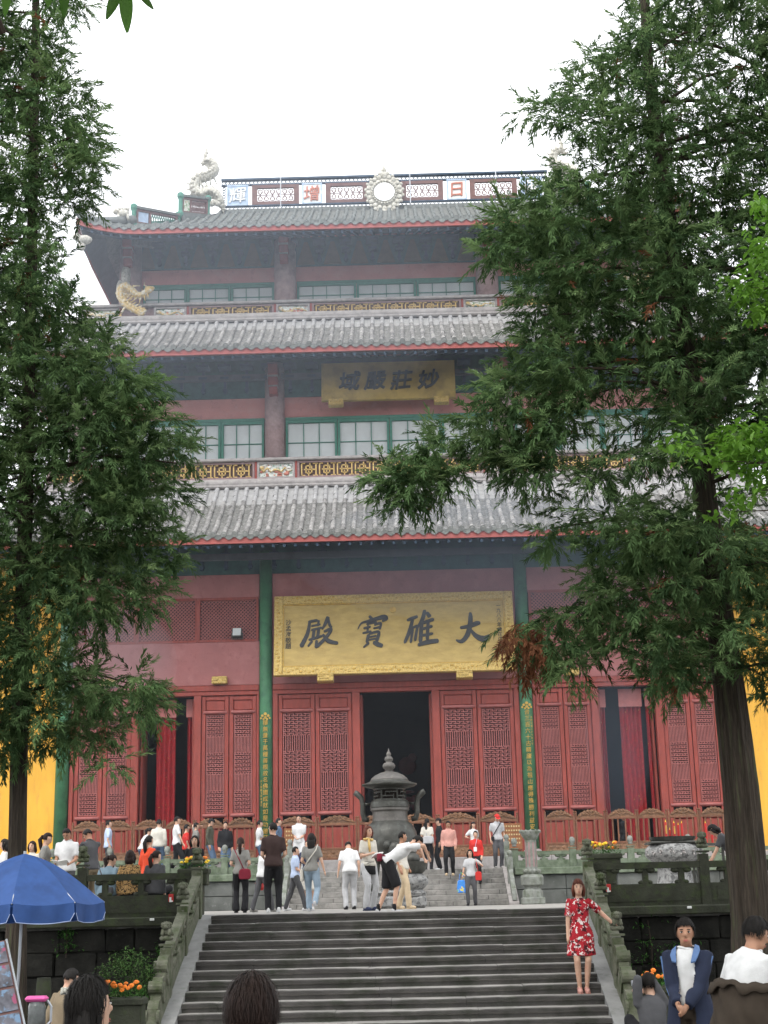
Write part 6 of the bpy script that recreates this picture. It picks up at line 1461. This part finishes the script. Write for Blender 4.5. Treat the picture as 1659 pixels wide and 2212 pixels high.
def waist_jacket(ctx, m1):
    root, UP, arms = ctx['root'], ctx['UP'], ctx['arms']; t = MB(); w_ = ((.62, .275, .23), (.74, .27, .225), (.88, .262, .215), (1.0, .258, .21), (1.10, .270, .215), (1.15, .262, .205))
    t.tube([UP((0, -.02, q[0])) if q[0] > .9 else UP((0, -.02, .95))+Vector((0, -.01, q[0]-.95)) for q in w_], [q[1] for q in w_], 26, ry=[q[2] for q in w_], up=(1, 0, 0))
    for sg, sh, el, wr in arms: t.tube([el.lerp(sh, .35)+Vector((0, -.02, 0)), el, el.lerp(wr, .5), wr], [.10, .098, .082, .065], 14); t.ball(el, .098, 12, 8)
    PENDING.append((t.build('jacket', m1, root), .013, .034, None))
    c = MB(); n = 28; vs = []
    for i in range(n+1):
        a = PI*1.02+i/n*PI*.96; wob = .014*math.sin(i*.55+1)+.010*math.sin(i*1.3); nt2 = .03 if 13 < i < 17 else 0
        vs += [UP((.262*math.cos(a), .20*math.sin(a)-.02, 1.155)), UP((.290*math.cos(a), .222*math.sin(a)-.03, 1.168+wob)), UP((.305*math.cos(a), .238*math.sin(a)-.03, 1.095+wob*1.4+nt2))]
    c.add(vs, [(i*3+j, i*3+j+1, i*3+j+4, i*3+j+3) for i in range(n) for j in range(2)]); o_ = c.build('collar', m1, root, smooth=True); o_.modifiers.new('s', 'SOLIDIFY').thickness = .012; PENDING.append((o_, None, 0, None))
waist_jacket(P4, 'c_brownjk')
for k, (bx, by, zz) in enumerate(((3.08, 18.0, 0), (-3.62, 17.0, 0))): pass
# ---- on the stairs and the lower terrace
P7 = person('woman in red floral dress posing on the stairs, hand on the balustrade', 2.82, 22.72, T1/13*4, 1.63, 'cam', 'floral', 'short', 'dress', shoe='pink', hair='bob', hcol='hairred', fem=True, hero=True, LH=(-.52, .05, 1.02), RH=(.205, .04, .80), RF=(.055, 0, .085), LF=(-.055, .0, .085))
w_ = MB(); a = [q for q in P7['arms'] if q[0] == -1][0]; w_.tube([a[3].lerp(a[2], .10), a[3].lerp(a[2], .03)], .033, 10); w_.build('wristwatch', 'c_black', P7['root'])
P8 = person('woman with ponytail in grey shirt and black trousers seen from behind', -3.32, 32.2, T1, 1.58, 'away', 'grey', 'short', 'bell', 'black', hair='pony', hcol='hairbrown', fem=True, RH=(.16, .18, 1.05), LH=(-.16, .18, 1.05), hero=True)
bag(P8, 'dark purple shoulder bag of the ponytailed woman', (.12, -.15, .86), (.26, .09, .22), 'c_wine', [(.10, -.12, .95), (-.02, -.13, 1.2), (-.14, -.03, 1.42), (-.06, .1, 1.32)])
P9 = person('tall man in dark brown shirt and trousers seen from behind', -2.45, 30.4, T1, 1.78, 8, 'brown', 'short', 'trousers', 'black', 'white', hair='short', RH=(.17, .2, 1.02), LH=(-.17, .2, 1.02), hero=True, fat=1.08, turn=-35)
P10 = person('person in white top hidden behind the tall man in brown', -2.95, 33.2, T1, 1.45, -50, 'white', 'long', 'trousers', 'dgrey', 'grey', fem=True, hair='bob', stride=.5, LH=(-.28, .1, .80), lean=8)
bag(P10, 'bright red handbag swinging beside the tall man in brown', (-.30, .12, .66), (.24, .10, .2), 'redpaint')
P11 = person('child in pale blue shirt striding right of the tall man', -2.28, 34.0, T1, 1.42, -80, 'lblue', 'short', 'trousers', 'dgrey', 'white', hair='short', stride=.55, RH=(.12, .25, 1.0))
person('man in navy top and beige shorts facing the camera', -2.02, 34.6, T1, 1.58, 172, 'navy', 'short', 'shorts', 'cream', 'white', hair='short', turn=20, fat=1.05)
P13 = person('woman with long black hair in grey tee and pale jeans walking away', -1.78, 32.0, T1, 1.62, -6, 'grey', 'short', 'trousers', 'jeanlight', 'greylight', hair='long', fem=True, hero=True, LF=(-.08, .12, .085), RF=(.11, -.28, .20), RH=(.30, .0, .82), LH=(-.16, .18, 1.02))
bag(P13, 'cream cross-body bag of the long-haired woman in jeans', (-.22, .02, .78), (.07, .16, .26), 'c_cream', [(-.20, .02, .9), (-.05, -.13, 1.1), (.12, -.11, 1.32), (.14, 0, 1.44)])
P14 = person('balding man in white shirt bending forward left of the censer', -1.12, 36.0, T1, 1.66, 12, 'white', 'short', 'trousers', 'greylight', 'black', hair='bald', lean=14, nod=25, fat=1.1, LH=(-.28, .08, .85))
P15 = person('woman with auburn hair and yellow scarf holding papers', -.50, 29.4, T1, 1.62, -140, 'cream', 'short', 'trousers', 'greylight', 'navy', hair='bob', hcol='hairred', fem=True, RH=(.12, .24, 1.12), LH=(-.12, .24, 1.08), RF=(.13, .05, .085), LF=(-.13, -.05, .085), hero=True)
b = thing('striped_jacket', 'black and cream striped jacket tied round the scarf woman', 'jacket', wpt(P15, (0, 0, .80)), P15['root'].rotation_euler.z); q = MB(); q.tube([(0, 0, -.08), (0, 0, .06), (0, 0, .17)], [.18, .175, .15], 18, ry=[.15, .14, .12]); q.build('wrap', 'c_black', b, smooth=True); q = MB(); q.tube([(0, 0, .08), (0, 0, .16)], [.178, .166], 18, ry=[.145, .135]); q.build('band', 'c_stripe', b, smooth=True)
b = thing('scarf', 'yellow scarf round the neck of the auburn-haired woman', 'scarf', wpt(P15, (0, 0, 1.42)), P15['root'].rotation_euler.z); q = MB(); q.tube([(.085*math.cos(2*PI*k/14), .075*math.sin(2*PI*k/14)+.01, .012*math.sin(k)) for k in range(15)], .024, 8); q.build('loop', 'fretgold', b, smooth=True); q = MB(); q.tube([(.05, .09, 0), (.07, .13, -.12), (.06, .13, -.24)], [.022, .028, .018], 8); q.build('end', 'fretgold', b, smooth=True)
b = thing('paper_bundle', 'sheaf of white papers in the hands of the scarf woman', 'papers', wpt(P15, (0, .30, 1.10)), P15['root'].rotation_euler.z); q = MB(); q.box((0, 0, 0), (.2, .15, .02), (.5, .1, 0)); q.build('sheet', 'white', b); q = MB(); q.box((.03, -.01, -.03), (.16, .1, .012), (.4, .2, 0)); q.build('sheet', 'pinkstone', b)
P16 = person('man in white shirt and black shorts bending over the incense pot', -.10, 27.1, T1-.06, 1.70, -82, 'white', 'short', 'shorts', 'black', 'greylight', hair='short', lean=58, nod=-4, RH=(.10, .74, .98), LH=(-.12, .70, .96), hero=True, RF=(.10, .10, .085), LF=(-.10, -.16, .085))
bag(P16, 'maroon waist pouch on the bending man', (.0, -.14, 1.0), (.20, .08, .14), 'c_wine', [(-.12, -.05, 1.02), (.0, -.12, 1.05), (.12, -.05, 1.02)], 'waist_pouch')
P17 = person('person in beige trousers walking behind the bending man', .16, 32.2, T1, 1.62, -120, 'cream', 'short', 'trousers', 'beige', 'beige', hair='short', hcol='hairblack', fem=True, stride=.4, turn=-40, skin='skintan')
P18 = person('woman in pale grey blouse walking down with a colourful carrier bag', 1.99, 41.2, T1, 1.50, 170, 'greylight', 'short', 'trousers', 'dgrey', 'black', hair='bob', fem=True, LH=(-.24, .14, 1.30), stride=.2, RH=(.27, .05, .82))
bag(P18, 'blue and yellow plastic carrier bag of the woman in grey blouse', (.29, .06, .58), (.26, .08, .34), 'bagmix', None, 'carrier_bag')
bag(P18, 'red shoulder bag of the woman in grey blouse', (-.24, .04, .88), (.18, .08, .24), 'redpaint', [(-.23, .05, 1.0), (-.17, .02, 1.42)])
P19 = person('man in pink shirt coming down the upper stairs', 1.47, 43.2, U2-.2, 1.55, 176, 'pink', 'long', 'trousers', 'black', 'beige', hair='short', nod=12, stride=.2, skin='skintan')
P20 = person('woman in bright red top with name badge on the upper stairs', 2.24, 43.0, U2-.45, 1.48, 168, 'red', 'long', 'trousers', 'black', 'black', hair='short', fem=True)
b = thing('name_badge', 'white badge on a cord worn over the red top', 'badge', wpt(P20, (0, .16, 1.10)), P20['root'].rotation_euler.z); q = MB(); q.box((0, 0, 0), (.09, .008, .12)); q.build('card', 'white', b); q = MB(); q.tube([(-.05, -.06, .30), (-.02, -.01, .15), (0, 0, .06)], .006, 5); q.build('cord', 'c_lblue', b)
person('woman in white vest standing behind the red top', 2.30, 45.6, U2, 1.42, -150, 'white', 'short', 'trousers', 'wine', 'black', hair='pony', fem=True, RH=(.26, .1, 1.1))
P22 = person('man with red cap and pale shirt beside the stone pillar', 3.0, 45.3, U2, 1.63, -168, 'greylight', 'short', 'trousers', 'dgrey', 'grey', hair='capred', nod=22)
bag(P22, 'black cross-body bag strap of the red cap man', (.18, .10, .92), (.08, .12, .14), 'c_black', [(.17, .06, 1.0), (.05, .14, 1.2), (-.10, .10, 1.40)])
P23 = person('woman in white vest with grey shoulder bag near the fence', .89, 45.6, U2, 1.56, -20, 'cream', 'short', 'trousers', 'black', 'black', hair='pony', fem=True)
bag(P23, 'silver grey shoulder bag near the censer handle', (.08, -.16, .98), (.36, .10, .22), 'c_greylight', [(.05, -.14, 1.08), (-.10, -.06, 1.42)])
person('man in black with dark cap right of the silver bag', 1.27, 46.2, U2, 1.58, 100, 'black', 'long', 'trousers', 'black', 'white', hair='cap')
P25 = person('young man in white shirt leaning before the fence left of the censer', -3.1, 46.6, U2, 1.80, 172, 'white', 'short', 'trousers', 'white', 'white', hair='short', RH=(.05, .22, 1.0), LH=(-.05, .22, 1.0))
person('man in blue denim shirt half hidden behind the tall man', -3.72, 46.3, U2, 1.70, -95, 'jean', 'long', 'trousers', 'jean', 'black', hair='short')
person('man in white tee and jeans beside the green column', -4.36, 46.9, U2, 1.69, -80, 'white', 'short', 'trousers', 'jean', 'black', hair='short', RH=(.06, .25, 1.15))
person('man in black sweater and jeans strolling on the upper terrace', -5.45, 47.0, U2, 1.67, -160, 'black', 'long', 'trousers', 'jean', 'black', hair='short', fat=1.12, stride=.2)
person('man in olive jacket and black cap on the upper terrace', -5.78, 45.8, U2, 1.72, -95, 'olive', 'long', 'trousers', 'jean', 'black', hair='cap', nod=18)
person('man in grey polo shading his brow with a raised hand', -6.38, 47.0, U2, 1.66, -70, 'grey', 'short', 'trousers', 'dgrey', 'black', hair='short', LH=(-.18, .18, 1.60))
person('woman in red tee on the upper terrace', -6.74, 47.4, U2, 1.64, -60, 'red', 'short', 'trousers', 'black', 'black', hair='short', fem=True)
person('man in white shirt and black trousers walking right on the upper terrace', -6.67, 44.95, U2, 1.75, -75, 'white', 'short', 'trousers', 'black', 'black', hair='short', stride=.35, LH=(-.26, .22, .88), RH=(.28, .18, .86))
person('person in white shirt turned towards the fence on the upper terrace', -7.27, 45.3, U2, 1.70, 0, 'cream', 'long', 'trousers', 'jean', 'black', hair='short')
person('woman in white shirt leaning sideways on the upper terrace', -7.93, 46.2, U2, 1.57, -55, 'white', 'short', 'trousers', 'jean', 'black', hair='pony', fem=True, lean=24)
person('man in pale blue shirt walking by the fence at the left', -8.79, 45.2, U2, 1.70, -70, 'lblue', 'short', 'trousers', 'dgrey', 'black', hair='short', stride=.2)
P36 = person('woman in black jacket standing behind the yellow flower planter', -3.78, 28.5, T1, 1.47, 178, 'black', 'long', 'trousers', 'black', 'black', hair='bob', fem=True, LH=(-.13, .2, 1.0), RH=(.2, .1, .95))
person('woman in orange red top among the seated group', -5.06, 30.8, T1, 1.60, -35, 'orange', 'long', 'trousers', 'dgrey', 'black', hair='pony', fem=True)
person('seated woman in dark jacket with white sleeve stripes on the lower terrace', -4.36, 27.4, T1, 1.62, -14, 'dgrey', 'long', 'trousers', 'black', 'black', hair='pony', hcol='hairbrown', fem=True, sit=.36, lean=6, turn=35, hero=False)
person('seated woman in leopard print top on the lower terrace', -4.78, 27.2, T1, 1.62, 0, 'leopard', 'long', 'trousers', 'black', 'black', hair='bob', hcol='hairbrown', fem=True, sit=.36, lean=4)
P40 = person('seated woman in faded denim jacket with cross strap', -5.22, 27.3, T1, 1.58, -18, 'denim', 'long', 'trousers', 'greylight', 'black', hair='pony', hcol='hairbrown', fem=True, sit=.36, lean=12, turn=30, nod=20)
bag(P40, 'dark cross-body bag on the back of the denim jacket', (.15, -.12, .50), (.14, .07, .14), 'c_dgrey', [(.14, -.13, .56), (.0, -.16, .78), (-.14, -.06, .98)])
P41 = person('man in grey tee and khaki trousers leaning in to point', -5.80, 28.8, T1, 1.70, 48, 'dgrey', 'short', 'trousers', 'khaki', 'black', hair='short', lean=10, nod=28, LH=(-.16, .52, 1.02), RH=(.0, .46, 1.0), skin='skintan')
P42 = person('man in white polo with navy collar reading a map', -6.22, 28.5, T1, 1.68, 175, 'white', 'short', 'trousers', 'dgrey', 'black', hair='short', nod=30, RH=(.14, .26, 1.0), LH=(-.14, .26, 1.0), skin='skintan', fat=1.08)
b = thing('folded_map', 'white folded map between the two men at the left', 'map', wpt(P42, (0, .34, 1.02)), P42['root'].rotation_euler.z); q = MB(); q.box((-.07, 0, 0), (.15, .2, .006), (.4, .15, 0)); q.build('leaf', 'white', b); q = MB(); q.box((.08, 0, 0), (.15, .2, .006), (.4, -.2, 0)); q.build('leaf', 'white', b)
person('woman with tied hair in grey shirt beside the yellow wall', -6.66, 28.6, T1, 1.60, -80, 'grey', 'short', 'trousers', 'dgrey', 'black', hair='pony', hcol='hairbrown', fem=True, nod=12)
person('dark-haired person in white at the far left edge', -7.60, 29.2, T1, 1.52, 100, 'white', 'short', 'trousers', 'black', 'black', hair='bob', fem=True)
person('woman with loose brown hair peeping out right of the thin trunk', -7.36, 30.4, T1, 1.52, 165, 'cream', 'short', 'trousers', 'black', 'black', hair='bob', hcol='hairbrown', fem=True)
P45 = person('woman in dark tee bending over the terrace beside the big trunk', 6.28, 27.7, T1, 1.55, 75, 'dgrey', 'short', 'trousers', 'black', 'black', hair='bob', fem=True, lean=32, nod=20, RH=(.10, .50, .82), LH=(-.15, .46, .80))
person('brown-haired person in grey at the far right edge', 7.45, 30, T1, 1.5, 90, 'grey', 'short', 'trousers', 'beige', 'black', hair='bob', hcol='hairbrown', fem=True, sit=.22, lean=14)
person('dim figure in red collar inside the right temple doorway', 7.62, 50.75, PL, 1.35, 165, 'black', 'long', 'trousers', 'black', 'black', hair='bald', skin='skintan')
bn = thing('stone_bench', 'low stone bench under the three seated women', 'bench', (-4.8, 27.35, T1)); q = MB(); q.box((0, 0, .33), (1.7, .34, .08), bev=.01); q.build('seat', 'greystone', bn)
for sx in (-.7, .7): q = MB(); q.box((sx, 0, .145), (.16, .28, .29)); q.build('leg', 'greystone', bn)
for (sx, sy, sz, lab) in ((-3.62, 17.0, .40, 'low stool under the man in beige'), (3.08, 18.0, .13, 'low step stool under the crouching photographer'), (7.45, 30.0, 1.92, 'low stool under the person at the far right edge')):
    zb = T1 if sz > 1 else 0; t = thing('stool', lab, 'stool', (sx, sy, zb)); q = MB(); q.box((0, 0, sz-zb-.015), (.32, .3, .03)); q.build('seat', 'brownframe', t)
    for k in (-1, 1): q = MB(); q.box((k*.12, 0, (sz-zb-.03)/2), (.03, .24, sz-zb-.03)); q.build('leg', 'brownframe', t)
# ---- settle the figures' surfaces: one continuous skin per body and per garment, with soft folds in the cloth
for (o_, vox, wrk, trim) in PENDING:
    if vox:
        md = o_.modifiers.new('r', 'REMESH'); md.mode = 'VOXEL'; md.voxel_size = vox; md.use_smooth_shade = True
        sm = o_.modifiers.new('s', 'SMOOTH'); sm.factor = .5; sm.iterations = 3 if vox > .009 else 2
dg = bpy.context.evaluated_depsgraph_get(); dg.update()
for (o_, vox, wrk, trim) in PENDING:
    me = bpy.data.meshes.new_from_object(o_.evaluated_get(dg)); o_.modifiers.clear(); nm = o_.data.name; o_.data = me; me.name = nm
    if wrk:
        n = len(me.vertices); co = np.empty(n*3, np.float32); no = np.empty(n*3, np.float32); me.vertices.foreach_get('co', co); me.vertices.foreach_get('normal', no); co = co.reshape(-1, 3); no = no.reshape(-1, 3)
        sd_ = float(abs(o_.parent.location.x)*3.7); p = co*np.array([9, 9, 6.5])+sd_
        wv = np.sin(p[:, 0]+1.7*np.sin(p[:, 2]*.9+sd_))*np.cos(p[:, 2]*1.3+p[:, 1]+np.sin(p[:, 0]*1.4))+.5*np.sin(p[:, 2]*2.3+p[:, 0]*1.9+np.cos(p[:, 1]*2.1))
        if wrk > .03:   # heavy draped folds
            th = np.arctan2(co[:, 1], co[:, 0]); wv = .5*wv+.55*np.sin(th*9+co[:, 2]*7+1.6*np.sin(co[:, 2]*9+th*2))*np.clip((1.2-co[:, 2])*2.2, .2, 1)+.35*np.sin(co[:, 2]*26+th*5+2*np.sin(th*3))
        co += no*(wv*wrk*.6)[:, None]; me.vertices.foreach_set('co', co.ravel())
    if trim:
        bm = bmesh.new(); bm.from_mesh(me); bmesh.ops.delete(bm, geom=[v for v in bm.verts if trim(v.co)], context='VERTS'); bm.to_mesh(me); bm.free()
    if vox: me.shade_smooth()
    me.update()
# ------------------------------------------------------------------ incense haze in the court and drifting smoke
def vol(name, col, dens, an=.2):
    hz = bpy.data.materials.new(name); hz.use_nodes = True; n = hz.node_tree.nodes; n.clear()
    pv = n.new('ShaderNodeVolumePrincipled'); pv.inputs['Color'].default_value = (*col, 1); pv.inputs['Density'].default_value = dens; pv.inputs['Anisotropy'].default_value = an
    ou = n.new('ShaderNodeOutputMaterial'); hz.node_tree.links.new(pv.outputs[0], ou.inputs['Volume']); MATS[name] = hz
for k, (c, r_, col, dn, lab) in enumerate((((0, 43.6, 15), (17, 3.6, 15), (.78, .85, .95), .0065, 'thin pale smoke veil before the whole temple front'), ((-6.5, 45.3, 22.6), (10, 2.4, 6.0), (.72, .80, .93), .027, 'blue incense smoke drifting before the upper roof eaves'), ((3.6, 47.6, 13.0), (7.0, 1.5, 2.3), (.60, .74, .95), .085, 'blue incense smoke gathered under the lowest eave'), ((7.35, 48.9, 6.8), (1.1, .5, 2.6), (.62, .76, .95), .15, 'wisp of blue smoke before the right doorway'), ((-9.3, 47.5, 9.6), (2.2, 1.0, 2.0), (.82, .85, .93), .12, 'pale smoke wisp before the left red wall'))):
    vol('smoke%d' % k, col, dn); b = MB(); b.ball((0, 0, 0), r_, 24, 16); tag(b.build('incense_smoke', 'smoke%d' % k, None, c, smooth=True), lab, 'smoke', kind='stuff')
